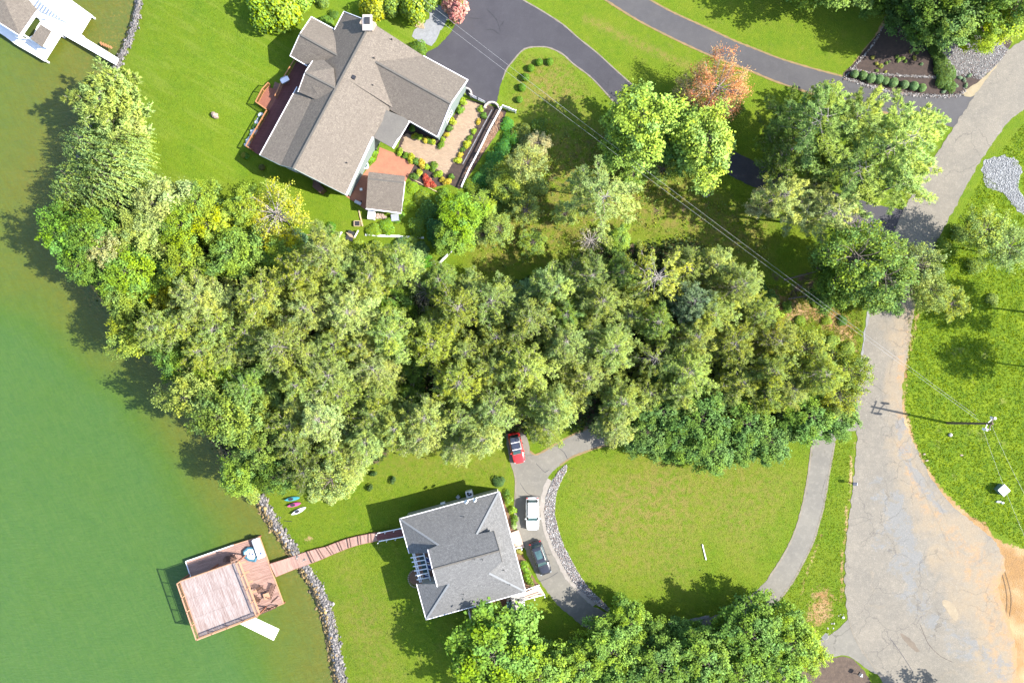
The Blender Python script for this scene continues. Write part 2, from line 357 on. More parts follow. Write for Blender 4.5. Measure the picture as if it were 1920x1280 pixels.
WEST_YARD = [(230,60),(300,-60),(560,-40),(560,200),(520,300),(330,420),(200,300)]
LOOPLAWN = LOOP_IN
zone_cache = {}
def fillmask(X, Y, poly_px, soft):
    p = gp(poly_px); d = seg_dist(X, Y, p, True); s = np.where(inside(X, Y, p), d, -d)
    return smooth(-soft, soft, s)
def ring(X, Y, poly_px, w):
    return 1 - smooth(0, w, seg_dist(X, Y, gp(poly_px), False))
xs = np.concatenate([[-700,-400,-250,-160,-120], np.arange(-95, 95.1, .62), [120,160,250,400,700]])
ys = np.concatenate([[-700,-400,-250,-150,-90], np.arange(-66, 66.1, .62), [90,150,250,400,700]])
GX, GY = np.meshgrid(xs, ys); gx = GX.ravel(); gy = GY.ravel(); gzv = gz(gx, gy)
nx, ny = len(xs), len(ys)
me = bpy.data.meshes.new('grass_ground')
idx = np.arange(nx*ny).reshape(ny, nx)
quads = np.stack([idx[:-1, :-1], idx[:-1, 1:], idx[1:, 1:], idx[1:, :-1]], -1).reshape(-1, 4)
me.vertices.add(nx*ny); me.vertices.foreach_set('co', np.stack([gx, gy, gzv], -1).astype(np.float32).ravel())
me.loops.add(len(quads)*4); me.loops.foreach_set('vertex_index', quads.astype(np.int32).ravel())
me.polygons.add(len(quads)); me.polygons.foreach_set('loop_start', np.arange(0, len(quads)*4, 4, dtype=np.int32))
me.update(calc_edges=True); me.polygons.foreach_set('use_smooth', np.ones(len(quads), bool))
near = (np.abs(gx) < 100) & (np.abs(gy) < 70)
def zone(poly, soft):
    r = np.zeros(len(gx)); r[near] = fillmask(gx[near], gy[near], poly, soft); return r
z_rough = np.maximum(zone(ROUGHE, 1.0), np.where(gx > 75, 1.0, 0))
z_litter = np.maximum.reduce([zone(FOREST, 2.5), zone([(1430,520),(1540,505),(1560,560),(1480,570)], 1.5)*.6, zone([(840,-20),(690,-20),(700,20),(800,20)], 1)*.8, np.where(gy > 62, .5, 0), zone([(975,225),(1150,250),(1440,420),(1440,500),(1200,430),(1000,470),(880,400),(930,330)], 3)*.22])
z_sand = np.maximum.reduce([zone(SAND_E, .5), ring(gx, gy, [(1690,760),(1700,820),(1722,862),(1745,905),(1770,938),(1800,966),(1830,990)], 1.0)*.8,
    ring(gx, gy, [(1722,580),(1706,650),(1698,700),(1694,760)], .9)*.6, ring(gx, gy, [(1600,830),(1594,900),(1587,980),(1580,1050),(1582,1130)], .6)*.7,
    zone([(1583,146),(1600,118),(1640,68),(1664,22),(1676,22),(1648,74),(1606,128),(1590,148)], .3),
    zone(DRY, 2.0)*.8, zone([(1525,1100),(1560,1095),(1570,1130),(1560,1165),(1530,1185),(1505,1160)], 1.6)*.65, ring(gx, gy, [(1500,1120),(1518,1060),(1540,1000)], .7)*.5,
    zone([(560,1000),(585,1010),(580,1030),(560,1025)], 1.0)*.5, ring(gx, gy, [(1640,470),(1620,560),(1605,640)], .5)*.4, zone([(1170,280),(1240,270),(1260,330),(1190,330)], 1.5)*.6])
z_dry = np.maximum.reduce([zone([(1240,850),(1320,900),(1300,1000),(1180,1010),(1100,1050),(1090,960),(1130,900)], 3.5)*.50, zone([(1070,880),(1350,850),(1420,850),(1500,900),(1400,1060),(1330,1000),(1280,1100),(1100,1080)], 4)*.34,
    zone(WEST_YARD, 2)*0, zone([(640,1060),(720,1150),(740,1290),(690,1290),(640,1180)], 4)*.35, zone([(700,840),(960,840),(950,900),(700,900)], 3)*.25, zone([(985,110),(1060,115),(1100,180),(1060,220),(960,205)], 2.5)*.55,
    ring(gx, gy, [(1100,35),(1180,75),(1280,120),(1330,140)], 1.0)*.5, zone([(280,360),(330,350),(320,395),(260,380)], 2)*.6, zone([(975,225),(1150,250),(1440,420),(1440,500),(1200,430),(900,520),(880,400),(930,330)], 3)*.5, zone([(1060,170),(1180,260),(1080,300),(1000,230)], 2)*.3])
z_west = np.maximum(zone(WEST_YARD, 3.0), zone([(480,-60),(960,-60),(1150,200),(700,420),(500,420)], 3))
nz = np.array([wob(a*.9, b*.9) for a, b in zip(gx, gy)])
z_litter = np.clip(z_litter + nz*.15*(z_litter > .05)*(z_litter < .95), 0, 1)
ca = me.color_attributes.new('zone', 'FLOAT_COLOR', 'POINT')
ca.data.foreach_set('color', np.stack([z_rough, z_litter, z_dry, z_sand], -1).astype(np.float32).ravel())
wa = me.attributes.new('west', 'FLOAT', 'POINT'); wa.data.foreach_set('value', z_west.astype(np.float32))
sa = me.attributes.new('shore', 'FLOAT', 'POINT'); sa.data.foreach_set('value', np.clip(shore_d(gx, gy), -50, 50).astype(np.float32))

m, nt, b, o = new_mat('grass_and_soil'); t = NT(nt)
zc = t.attr('zone'); sep = t.n('ShaderNodeSeparateColor'); t.l(zc.outputs['Color'], sep.inputs[0])
za = zc.outputs['Alpha']
n1 = t.rng(t.noise(1.6, 5, .68), .30, .70); n2 = t.rng(t.noise(.2, 5, .65), .36, .64); n3 = t.rng(t.noise(7.5, 3, .7), .3, .72)
n4 = t.rng(t.noise(.55, 5, .65, dist=.4), .38, .68)
lawn = t.mix(n1, (.066, .126, .004), (.114, .170, .006))
lawn = t.mix(t.math('MULTIPLY', n2, .6), lawn, (.150, .172, .012))
west = t.mix(n1, (.076, .144, .005), (.120, .190, .008)); west = t.mix(t.rng(t.noise(.42, 5, .7), .50, .70, 0, .6), west, (.055, .115, .008)); west = t.mix(t.math('MULTIPLY', n2, .6), west, (.135, .175, .008))
lawn = t.mix(t.rng(t.noise(.9, 6, .75), .52, .70, 0, .55), lawn, (.070, .105, .012)); lawn = t.mix(t.rng(t.noise(.6, 6, .75), .55, .72, 0, .45), lawn, (.20, .17, .045)); vrl = t.n('ShaderNodeVectorRotate', rotation_type='Z_AXIS'); vrl.inputs['Angle'].default_value = .52; t.l(t.obj(), vrl.inputs['Vector']); mpl = t.n('ShaderNodeMapping'); mpl.inputs['Scale'].default_value = (.10, 1.1, 1); t.l(vrl.outputs[0], mpl.inputs[0]); mow = t.rng(t.noise(1.0, 4, .6, vec=mpl.outputs[0]), .50, .66); west = t.mix(t.math('MULTIPLY', mow, .42), west, (.19, .225, .035)); lawn = t.mix(t.attr('west').outputs['Fac'], lawn, west)
lawn = t.mix(t.math('MULTIPLY', n3, .62), lawn, (.040, .080, .004)); n5 = t.rng(t.noise(9.5, 3, .75), .52, .72); lawn = t.mix(t.math('MULTIPLY', n5, .55), lawn, (.20, .245, .035))
tan = t.mix(n3, (.21, .14, .055), (.15, .12, .03))
rgh = t.mix(n4, (.080, .135, .006), (.180, .230, .010)); rgh = t.mix(t.math('MULTIPLY', n3, .5), rgh, (.035, .075, .006))
rgh = t.mix(t.rng(t.noise(.32, 5, .7), .60, .74, 0, .6), rgh, (.22, .19, .08))
col = t.mix(sep.outputs[0], lawn, rgh)
dmask = t.math('MULTIPLY', sep.outputs[2], t.rng(t.noise(1.1, 6, .7), .38, .6, 0, 1.5)); dmask = t.rng(dmask, 0, 1)
col = t.mix(dmask, col, tan)
stray = t.rng(t.noise(.75, 5, .75), .66, .80, 0, .45); col = t.mix(stray, col, (.20, .15, .05))
lit = t.mix(n1, (.075, .052, .034), (.16, .11, .075)); lit = t.mix(t.math('MULTIPLY', n3, .6), lit, (.03, .025, .018))
lm = t.rng(t.math('ADD', sep.outputs[1], t.math('MULTIPLY', t.math('SUBTRACT', n4, .5), .7)), .35, .65); col = t.mix(lm, col, lit)
snd = t.mix(n1, (.28, .155, .056), (.19, .11, .05)); snd = t.mix(t.math('MULTIPLY', n3, .35), snd, (.22, .15, .08)); snd = t.mix(t.rng(n2, .2, 1, 0, .5), snd, (.46, .34, .20))
sm = t.rng(t.math('ADD', za, t.math('MULTIPLY', t.math('SUBTRACT', t.noise(1.3, 6, .7), .5), 1.5)), .40, .62); col = t.mix(sm, col, snd)
shr = t.rng(t.math('ADD', t.attr('shore').outputs['Fac'], t.math('MULTIPLY', t.noise(.8, 4), 2.2)), 1.3, 2.0, 1, 0); col = t.mix(shr, col, t.mix(n3, (.26, .17, .07), (.12, .09, .03)))
t.l(col, b.inputs['Base Color']); b.inputs['Roughness'].default_value = .95; b.inputs['Specular IOR Level'].default_value = .15
t.bump(t.math('ADD', t.noise(5.5, 4, .7), t.math('MULTIPLY', n3, .5)), .11, .85, b)
ground = link_mesh('grass_ground', me, m); tag(ground, kind='structure')
M['ground'] = m

# ------------------------------------------------------------------ lake
wx = np.concatenate([[-700,-500,-300,-220,-170,-140], np.arange(-120, 20.1, 1.6)]); wy = np.concatenate([[-700,-500,-350,-250,-180,-140], np.arange(-120, 120.1, 1.6), [140,180,250,350,500,700]]); WX, WY = np.meshgrid(wx, wy); a_, b_ = WX.ravel(), WY.ravel()
sd = -shore_d(a_, b_)
bias = smooth(-2, 28, b_)      # the upper cove is shallower
murk = np.clip(sd / (13 + 24*bias + 2.5*np.sin(b_*.11)), 0, 1)
me = bpy.data.meshes.new('lake_water'); idx = np.arange(len(a_)).reshape(len(wy), len(wx))
q = np.stack([idx[:-1, :-1], idx[:-1, 1:], idx[1:, 1:], idx[1:, :-1]], -1).reshape(-1, 4)
me.from_pydata(np.stack([a_, b_, np.full(len(a_), WATER_Z)], -1).tolist(), [], q.tolist())
at = me.attributes.new('murk', 'FLOAT', 'POINT'); at.data.foreach_set('value', murk.astype(np.float32))
m, nt, b, o = new_mat('murky_lake_water'); t = NT(nt)
mk = t.math('ADD', t.attr('murk').outputs['Fac'], t.math('MULTIPLY', t.math('SUBTRACT', t.noise(.09, 4, .6), .5), .45))
r = t.n('ShaderNodeValToRGB'); t.l(mk, r.inputs[0]); e = r.color_ramp.elements
e[0].position = 0.0; e[0].color = (.076, .080, .014, 1); e[1].position = 1.0; e[1].color = (.042, .090, .018, 1)
for p_, c_ in ((.14, (.084, .082, .009)), (.42, (.070, .087, .008)), (.72, (.046, .088, .009))):
    x = r.color_ramp.elements.new(p_); x.color = (*c_, 1)
wv = t.noise(1.9, 3, .6, vec=t.stretch(.45, 1.5, 1, .9)); f_ = t.rng(wv, .3, .7)
vr = t.n('ShaderNodeVectorRotate', rotation_type='Z_AXIS'); vr.inputs['Angle'].default_value = 1.1; t.l(t.obj(), vr.inputs['Vector']); mpp = t.n('ShaderNodeMapping'); mpp.inputs['Scale'].default_value = (.30, 1.5, 1); t.l(vr.outputs[0], mpp.inputs[0]); rp = t.rng(t.noise(2.2, 5, .8, vec=mpp.outputs[0]), .40, .66); col = t.mix(t.math('MULTIPLY', f_, .22), r.outputs[0], (.025, .062, .016)); col = t.mix(t.math('MULTIPLY', rp, .34), col, (.080, .125, .030)); col = t.mix(t.rng(t.noise(.35, 5, .7), .45, .70, 0, .25), col, (.03, .075, .018))  # bright ripple glints are painted into the water colour as stretched noise
bedn = t.math('MULTIPLY', t.rng(t.noise(2.6, 4, .7), .5, .75), t.rng(mk, .0, .16, .75, 0)); col = t.mix(bedn, col, (.20, .125, .025))
t.l(col, b.inputs['Base Color']); b.inputs['Roughness'].default_value = .16; b.inputs['IOR'].default_value = 1.33
b.inputs['Specular IOR Level'].default_value = .5
t.bump(t.math('ADD', wv, t.math('MULTIPLY', t.noise(6.5, 3, .6, vec=t.stretch(.6, 1.6, 1, .8)), .5)), .16, .8, b)
water = link_mesh('lake_water', me, m); tag(water, kind='structure')

# ------------------------------------------------------------------ road surfaces
def region(name, poly_px, off, mat_, step=1.6, jit=.07, sm=True, hole=None, kind='structure', attrs=None, parent=None, cstep=5, edge=.0):
    pts = catmull(poly_px, cstep, True) if sm else poly_px
    w = [P0(x, y) for x, y in pts]
    w = [(x + jit*wob(x*1.6, y*1.6) + R0.uniform(-.35, .35)*jit, y + jit*wob(y*1.4, x*1.7) + R0.uniform(-.35, .35)*jit) for x, y in w]
    from mathutils.geometry import delaunay_2d_cdt
    W_ = np.array(w); n0 = len(W_); edges = [(i, (i+1) % n0) for i in range(n0)]; allv = [W_]
    hp = None
    if hole:
        hp = np.array([(x + jit*wob(x*1.6, y*1.6), y + jit*wob(y*1.4, x*1.7)) for x, y in (P0(x, y) for x, y in catmull(hole, cstep, True))])
        edges += [(n0+i, n0+(i+1) % len(hp)) for i in range(len(hp))]; allv.append(hp)
    gx_, gy_ = np.meshgrid(np.arange(W_[:, 0].min(), W_[:, 0].max(), step), np.arange(W_[:, 1].min(), W_[:, 1].max(), step)); gx_ = gx_.ravel(); gy_ = gy_.ravel()
    k_ = inside(gx_, gy_, W_) & (seg_dist(gx_, gy_, W_, True) > step*.3)
    if hp is not None: k_ &= ~inside(gx_, gy_, hp)
    allv.append(np.stack([gx_[k_], gy_[k_]], -1)); allv = np.vstack(allv)
    vo, _, fo, _, _, _ = delaunay_2d_cdt([Vector((float(x), float(y))) for x, y in allv], edges, [], 0, 1e-5)
    co = np.array([[v.x, v.y, 0] for v in vo]); F_ = np.array([list(f) for f in fo if len(f) == 3]); ct = co[F_].mean(1)
    kf = inside(ct[:, 0], ct[:, 1], W_)
    if hp is not None: kf &= ~inside(ct[:, 0], ct[:, 1], hp)
    F_ = F_[kf]; a_ = co[F_[:, 0]]; b_ = co[F_[:, 1]]; c_ = co[F_[:, 2]]
    cr_ = (b_[:, 0]-a_[:, 0])*(c_[:, 1]-a_[:, 1])-(b_[:, 1]-a_[:, 1])*(c_[:, 0]-a_[:, 0]); F_[cr_ < 0] = F_[cr_ < 0][:, ::-1]
    co[:, 2] = gz(co[:, 0], co[:, 1]) + off
    me = bpy.data.meshes.new(name); me.from_pydata(co.tolist(), [], F_.tolist())
    for k, fn in (attrs or {}).items():
        at = me.attributes.new(k, 'FLOAT', 'POINT'); at.data.foreach_set('value', np.asarray(fn(co[:, 0], co[:, 1]), np.float32))
    me.polygons.foreach_set('use_smooth', [True]*len(me.polygons))
    o = link_mesh(name, me, mat_); tag(o, kind=kind); return o
def asphalt(name, ca, cb, crack=0.0, fine=9, streak=.45):
    m, nt, b, o = new_mat(name); t = NT(nt)
    col = t.mix(t.rng(t.noise(.22, 5, .65), .35, .68), ca, cb)
    col = t.mix(t.math('MULTIPLY', t.rng(t.noise(fine, 3, .75), .3, .75), .4), col, tuple(x*.55 for x in ca))
    col = t.mix(t.math('MULTIPLY', t.rng(t.noise(1.3, 5, .7), .5, .8), streak), col, tuple(min(1, x*1.5) for x in ca))
    if crack:
        v = t.n('ShaderNodeTexVoronoi', feature='DISTANCE_TO_EDGE'); v.inputs['Scale'].default_value = .13
        nn = t.n('ShaderNodeTexNoise'); nn.inputs['Scale'].default_value = .9; nn.inputs['Detail'].default_value = 5; t.l(t.obj(), nn.inputs['Vector'])
        ad = t.n('ShaderNodeVectorMath', operation='MULTIPLY_ADD'); t.l(nn.outputs['Color'], ad.inputs[0]); ad.inputs[1].default_value = (1.6,)*3; t.l(t.obj(), ad.inputs[2])
        t.l(ad.outputs[0], v.inputs['Vector'])
        ck = t.math('MULTIPLY', t.rng(v.outputs['Distance'], .0, .012, 1, 0), t.rng(t.noise(.12, 2), .52, .6))
        col = t.mix(t.math('MULTIPLY', ck, crack), col, tuple(x*.25 for x in ca))
    t.l(col, b.inputs['Base Color']); b.inputs['Roughness'].default_value = .85; b.inputs['Specular IOR Level'].default_value = .3
    t.bump(t.noise(fine*1.5, 3, .7), .02, .5, b); return m, t, b
M['asphalt_dark'], _, _ = asphalt('dark_sealed_asphalt', (.038, .036, .043), (.050, .048, .055), .8)
M['asphalt_mid'], _, _ = asphalt('grey_asphalt', (.055, .053, .057), (.072, .069, .070), .3)
M['asphalt_loop'], _, _ = asphalt('worn_pale_asphalt', (.155, .143, .120), (.118, .110, .096), .6)
mr, tr_, br_ = asphalt('chip_sealed_road', (.185, .163, .130), (.138, .125, .104), .6)
# sandy and bluish stains over the road
base = br_.inputs['Base Color'].links[0].from_socket
s_at = tr_.attr('sandy').outputs['Fac']
wn_ = tr_.noise(.22, 6, .65, dist=.6)
smk = tr_.rng(tr_.math('ADD', s_at, tr_.math('MULTIPLY', tr_.math('SUBTRACT', wn_, .5), 2.4)), .42, 1.0)
c1 = tr_.mix(tr_.math('MULTIPLY', smk, .62), base, tr_.mix(tr_.rng(tr_.noise(.9, 4), .3, .7), (.27, .195, .112), (.235, .185, .120)))
om = tr_.rng(tr_.math('ADD', s_at, tr_.math('MULTIPLY', tr_.math('SUBTRACT', tr_.noise(.6, 7, .75, dist=.5), .5), 1.1)), .95, 1.2); c1 = tr_.mix(om, c1, (.30, .175, .075)); bl = tr_.attr('bluish').outputs['Fac']
bmk = tr_.math('MULTIPLY', tr_.rng(tr_.math('ADD', bl, tr_.math('MULTIPLY', tr_.math('SUBTRACT', tr_.noise(.45, 8, .8, dist=.4), .5), 2.4)), .55, .72), .75)
c2 = tr_.mix(bmk, c1, (.145, .150, .152))
pit = tr_.math('MULTIPLY', tr_.rng(tr_.noise(.33, 3, .5, dist=1.2), .70, .74), bl)
c3 = tr_.mix(tr_.math('MULTIPLY', pit, .6), c2, (.30, .25, .19))
grit = tr_.rng(tr_.noise(9.0, 3, .8), .35, .68); c3 = tr_.mix(tr_.math('MULTIPLY', grit, .5), c3, (.085, .078, .068)); c3 = tr_.mix(tr_.math('MULTIPLY', tr_.rng(tr_.noise(6.0, 3, .8), .56, .74), .5), c3, (.30, .27, .23))
vv = tr_.n('ShaderNodeTexVoronoi', feature='DISTANCE_TO_EDGE'); vv.inputs['Scale'].default_value = .22; nv = tr_.n('ShaderNodeTexNoise'); nv.inputs['Scale'].default_value = .7; nv.inputs['Detail'].default_value = 6; tr_.l(tr_.obj(), nv.inputs['Vector'])
av = tr_.n('ShaderNodeVectorMath', operation='MULTIPLY_ADD'); tr_.l(nv.outputs['Color'], av.inputs[0]); av.inputs[1].default_value = (2.2,)*3; tr_.l(tr_.obj(), av.inputs[2]); tr_.l(av.outputs[0], vv.inputs['Vector'])
ckk = tr_.math('MULTIPLY', tr_.rng(vv.outputs['Distance'], 0, .018, 1, 0), tr_.rng(tr_.noise(.1, 2), .48, .56)); c3 = tr_.mix(tr_.math('MULTIPLY', ckk, .55), c3, (.06, .055, .05))
tr_.l(c3, br_.inputs['Base Color']); M['road'] = mr

def a_sandy(X, Y):
    line = gp([(1735,520),(1700,600),(1690,700),(1688,780),(1695,850),(1715,920),(1760,970),(1820,1030),(1868,1120),(1890,1200),(1900,1300)])
    d = seg_dist(X, Y, line); r = 1 - smooth(.3, 4.5 + 6*smooth(-20, -35, Y), d)
    l2 = gp([(1640,560),(1660,640),(1662,720),(1670,800),(1685,900)]); r = np.maximum(r, .45*(1 - smooth(.2, 1.6, seg_dist(X, Y, l2))))
    l3 = gp([(1790,1120),(1800,1160),(1830,1170)]); r = np.maximum(r, .7*(1 - smooth(.2, 2.2, seg_dist(X, Y, l3))))
    e_ = gp([(1875,1010),(1890,1040),(1884,1062),(1872,1100),(1880,1130),(1893,1170),(1906,1220),(1907,1262),(1925,1300)]); r = np.clip(r + .12*(Y < -30), 0, 1)
    return np.maximum(r, 1.42*(1 - smooth(-1.0, 3.4, seg_dist(X, Y, e_))))
def a_blue(X, Y):
    l = gp([(1690,790),(1700,860),(1730,915),(1775,965)]); r = .75*(1 - smooth(.4, 1.8, seg_dist(X, Y, l)))
    l = gp([(1650,920),(1665,1000),(1690,1060),(1710,1120),(1760,1180),(1850,1230),(1880,1260)]); r = np.maximum(r, .62*(1 - smooth(.5, 5.5, seg_dist(X, Y, l))))
    l = gp([(1680,940),(1700,1000),(1720,1060)]); return np.maximum(r, .9*(1 - smooth(.3, 2.5, seg_dist(X, Y, l))))
region('upper_driveway', UPPER, .018, M['asphalt_mid'], cstep=4, jit=.07)
region('house_driveway', LEFTD, .018, M['asphalt_dark'], cstep=4, jit=.07)
region('loop_driveway', LOOP_OUT, .022, M['asphalt_loop'], hole=LOOP_IN, cstep=4, jit=.11)
region('side_lane', BRANCH, .030, M['asphalt_loop'], cstep=6, jit=.05)
region('main_road', ROAD, .040, M['road'], attrs={'sandy': a_sandy, 'bluish': a_blue}, jit=.16)
region('gravel_strip', GRAVEL, .030, M['gravel_white'], jit=.12)
region('planting_bed', BED_TR, .012, M['mulch'], jit=.1)
region('planting_bed', BED_BOT, .012, simple('brown_dead_bed', (.10, .07, .05), (.05, .035, .028), 1.5, .95, bump=.06, fine=6), jit=.1)
region('gravel_apron', [(1757,75),(1800,62),(1860,70),(1893,96),(1875,118),(1850,140),(1838,152),(1830,140),(1822,132),(1800,142),(1780,140),(1770,120)], .028, simple('grey_gravel', (.17, .165, .16), (.09, .085, .08), 1.0, .9, fine=6, bump=.06), jit=.25)
m = simple('tan_shoulder', (.28, .22, .14), (.20, .17, .10), .8, .9, fine=7)
region('road_shoulder', [(1802,176),(1815,166),(1836,152),(1860,130),(1893,97),(1900,100),(1870,136),(1840,170),(1818,182)], .034, m, jit=.1)
region('road_shoulder', [(1628,575),(1618,640),(1611,700),(1606,740),(1612,742),(1618,700),(1625,640),(1636,580)], .030, M['gravel_white'], jit=.12)
# low kerb strip of pale concrete along the loop drive
region('pale_edge_strip', [(1012,950),(1017,985),(1028,1020),(1045,1055),(1060,1084),(1085,1112),(1112,1135),(1120,1130),(1096,1106),(1070,1076),(1055,1048),(1037,1012),(1026,980),(1024,935),(1034,900),(1028,895),(1017,920)], .034, simple('pale_fines', (.25, .225, .20), (.20, .175, .15), 1.5, .9, fine=8), jit=.1)
# courtyard ground
region('courtyard_bed', [(874,186),(914,196),(950,208),(938,240),(905,290),(880,330),(862,355),(842,345),(812,352),(775,345),(752,310),(745,285),(755,245),(770,228),(822,255)], .014, M['mulch'], sm=False, jit=.05)
region('courtyard_paving', [(875,188),(911,201),(862,285),(836,327),(751,280),(762,250),(828,277)], .022, simple('paver_joints', (.22, .16, .11), (.17, .13, .09), 2, .9), sm=False, jit=0)
region('red_patio', [(712,276),(737,286),(777,309),(757,347),(690,396),(648,368),(688,318),(706,300)], .030, M['brick_red'], sm=False, jit=.02)
region('gravel_walk', [(944,210),(938,240),(915,272),(892,308),(876,330),(870,326),(886,300),(905,270),(928,236),(938,208)], .020, M['brownmulch'], jit=.15)
M['mulch2'] = simple('red_brown_soil', (.16, .09, .05), (.09, .055, .035), 2.2, .95, bump=.05, fine=9)
region('foundation_bed', [(937,921),(955,965),(968,1000),(985,1050),(1005,1090),(1012,1098),(985,1108),(960,1020)], .014, M['mulch2'], jit=.06)
region('pool_of_gravel', [(1842,318),(1850,300),(1880,292),(1906,300),(1915,320),(1908,350),(1925,385),(1925,402),(1905,390),(1880,362),(1850,350)], .03, simple('blue_grey_gravel', (.24, .245, .25), (.18, .185, .19), .9, .9, fine=6, bump=.06), jit=.3)

def strip(name, line_px, w, off, mat_):
    L = [P0(x, y) for x, y in catmull(line_px, 5)]; vs = []; fs = []
    for i, (x, y) in enumerate(L):
        x2, y2 = L[min(i+1, len(L)-1)]; x1, y1 = L[max(i-1, 0)]; d = Vector((x2-x1, y2-y1)).normalized(); ww = w*(.55+.55*abs(wob(x*1.3, y*1.3))+R0.uniform(0, .25))
        for s in (-1, 1): q = (x-d.y*s*ww/2, y+d.x*s*ww/2); vs.append((*q, gz1(*q)+off))
        if i: fs.append((2*i-2, 2*i-1, 2*i+1, 2*i))
    me = bpy.data.meshes.new(name); me.from_pydata(vs, [], fs); o = link_mesh(name, me, mat_); return tag(o, kind='structure')
M['tan_edge'] = simple('tan_dirt_edge', (.22, .14, .065), (.13, .11, .05), 1.2, .95, fine=7)
M['pale_edge'] = simple('pale_dusty_edge', (.20, .175, .14), (.13, .11, .08), 1.2, .95, fine=7)
strip('driveway_edge', [(1122,-8),(1190,35),(1250,66.5),(1300,90.5),(1342,108.5),(1400,130.5),(1450,151.5),(1494,166.5),(1560,188.5),(1620,203.5),(1665,212.5)], .32, .026, M['tan_edge'])
strip('driveway_edge', [(1215,-2),(1262,23.5),(1330,54.5),(1377,76.5),(1420,93.5),(1461,109.5),(1520,127.5),(1579,143)], .28, .026, M['tan_edge'])
strip('driveway_edge', [(942,150),(950,130),(960,117),(977,97),(990,90),(1010,88),(1030,90),(1055,102),(1075,120),(1110,147),(1150,190)], .22, .026, M['pale_edge'])
strip('driveway_edge', [(1200,172),(1155,132),(1120,100),(1085,72),(1055,46),(1015,20),(980,0)], .2, .026, M['pale_edge'])
strip('driveway_edge', [(1440,1085),(1468,1042),(1490,997),(1505,945),(1515,892),(1522,835)], .3, .034, M['pale_edge'])
strip('driveway_edge', [(1460,1125),(1485,1092),(1507,1052),(1525,1015),(1535,982),(1545,945),(1555,885),(1565,830)], .3, .034, M['pale_edge'])
strip('driveway_edge', [(1050,872),(1072,857),(1092,849),(1120,839),(1150,832)], .3, .034, M['tan_edge'])
strip('driveway_edge', [(950,812),(957,860),(964,885),(967,902),(966,930),(966,960),(969,990)], .3, .034, M['pale_edge'])
strip('driveway_edge', [(994,845),(1003,852),(1020,845),(1050,827),(1075,814),(1100,804)], .3, .034, M['tan_edge'])
strip('road_crack', [(1591,1159),(1600,1190),(1615,1215),(1635,1245),(1665,1285)], .14, .046, M['pale_edge'])
strip('road_crack', [(1725,1170),(1740,1205),(1762,1228),(1785,1240)], .06, .046, M['mulch'])
strip('road_crack', [(1668,1195),(1690,1225),(1712,1260)], .10, .046, M['asphalt_mid'])
region('road_pothole', [(1766,1124),(1780,1126),(1790,1138),(1796,1150),(1792,1163),(1782,1155),(1772,1140)], .047, simple('pothole_dirt', (.26,.21,.14), (.20,.16,.11), 1.2, .95, fine=7), jit=.12)
region('road_pothole', [(1688,1186),(1700,1192),(1715,1205),(1724,1220),(1718,1222),(1704,1210),(1692,1196)], .047, simple('pothole_dark_brown', (.15,.12,.09), (.11,.09,.07), 1.2, .95, fine=7), jit=.1)  # long narrow pothole in a darker brown than the one above

strip('tyre_track', [(1874,1062),(1883,1090),(1888,1120),(1886,1150),(1880,1175)], .16, .03, simple('track_soil', (.16,.10,.05), (.11,.07,.035), 1.5, .95, fine=6))
strip('tyre_track', [(1880,1060),(1890,1090),(1896,1122),(1893,1155)], .12, .03, bpy.data.materials['track_soil'])
region('gravel_tail', [(1150,1153),(1200,1168),(1260,1172),(1330,1157),(1330,1152),(1260,1166),(1203,1161),(1150,1146)], .03, M['gravel_white'], jit=.1)

for L_ in ([(1046,838),(1058,848),(1064,860)], [(1005,868),(1022,885),(1030,880)], [(975,905),(990,925),(1012,930)], [(1010,1090),(1030,1082),(1046,1072)]): strip('driveway_seam', L_, .07, .036, M['asphalt_dark'])
for L_ in ([(913,18),(925,30),(933,42),(938,60)], [(912,57),(924,56),(937,66)], [(880,34),(905,36)], [(938,50),(945,40)]): strip('driveway_crack', L_, .09, .024, M['black'])
# ------------------------------------------------------------------ foliage builders (numpy)
def unit(v): return v / np.maximum(np.linalg.norm(v, axis=-1, keepdims=True), 1e-9)
def leaf_quads(rg, c, nrm, size, asp=1.0):
    """c centres, nrm normals -> quads (N*4,3)"""
    n = len(c); t = unit(np.cross(nrm, rg.normal(size=(n, 3)))); b_ = np.cross(nrm, t)
    s = (size * rg.uniform(.65, 1.35, n))[:, None]; u = t*s; v = b_*s*asp
    k = rg.uniform(-.25, .25, (n, 1))*s*nrm
    V = np.stack([c-u-v*.55+k, c+u*.9-v*.55-k, c+u*.95+v+k, c-u*.45+v*.9-k], 1); return V.reshape(-1, 3)
def tubes(name, paths, n=5):
    V = []; Fc = []
    for pts, rad in paths:
        pts = np.asarray(pts, float); k = len(pts); base = len(V)
        for i in range(k):
            d = pts[min(i+1, k-1)] - pts[max(i-1, 0)]; d /= max(np.linalg.norm(d), 1e-6)
            up = np.array([0, 0, 1.]) if abs(d[2]) < .9 else np.array([1., 0, 0])
            s = np.cross(d, up); s /= np.linalg.norm(s); u = np.cross(s, d)
            for j in range(n):
                a = 2*math.pi*j/n; V.append(pts[i] + (s*math.cos(a)+u*math.sin(a))*rad[i])
        for i in range(k-1):
            for j in range(n):
                Fc.append((base+i*n+j, base+i*n+(j+1) % n, base+(i+1)*n+(j+1) % n, base+(i+1)*n+j))
    me = bpy.data.meshes.new(name); me.from_pydata([tuple(v) for v in V], [], Fc)
    me.polygons.foreach_set('use_smooth', [True]*len(me.polygons)); return me
def bend(a, b_, sag, rg, k=4):
    a = np.array(a, float); b_ = np.array(b_, float); out = []
    j = rg.normal(size=3)*np.linalg.norm(b_-a)*.06
    for i in range(k+1):
        t_ = i/k; out.append(a*(1-t_)+b_*t_ + np.array([0, 0, sag*math.sin(math.pi*t_)]) + j*math.sin(math.pi*t_))
    return out
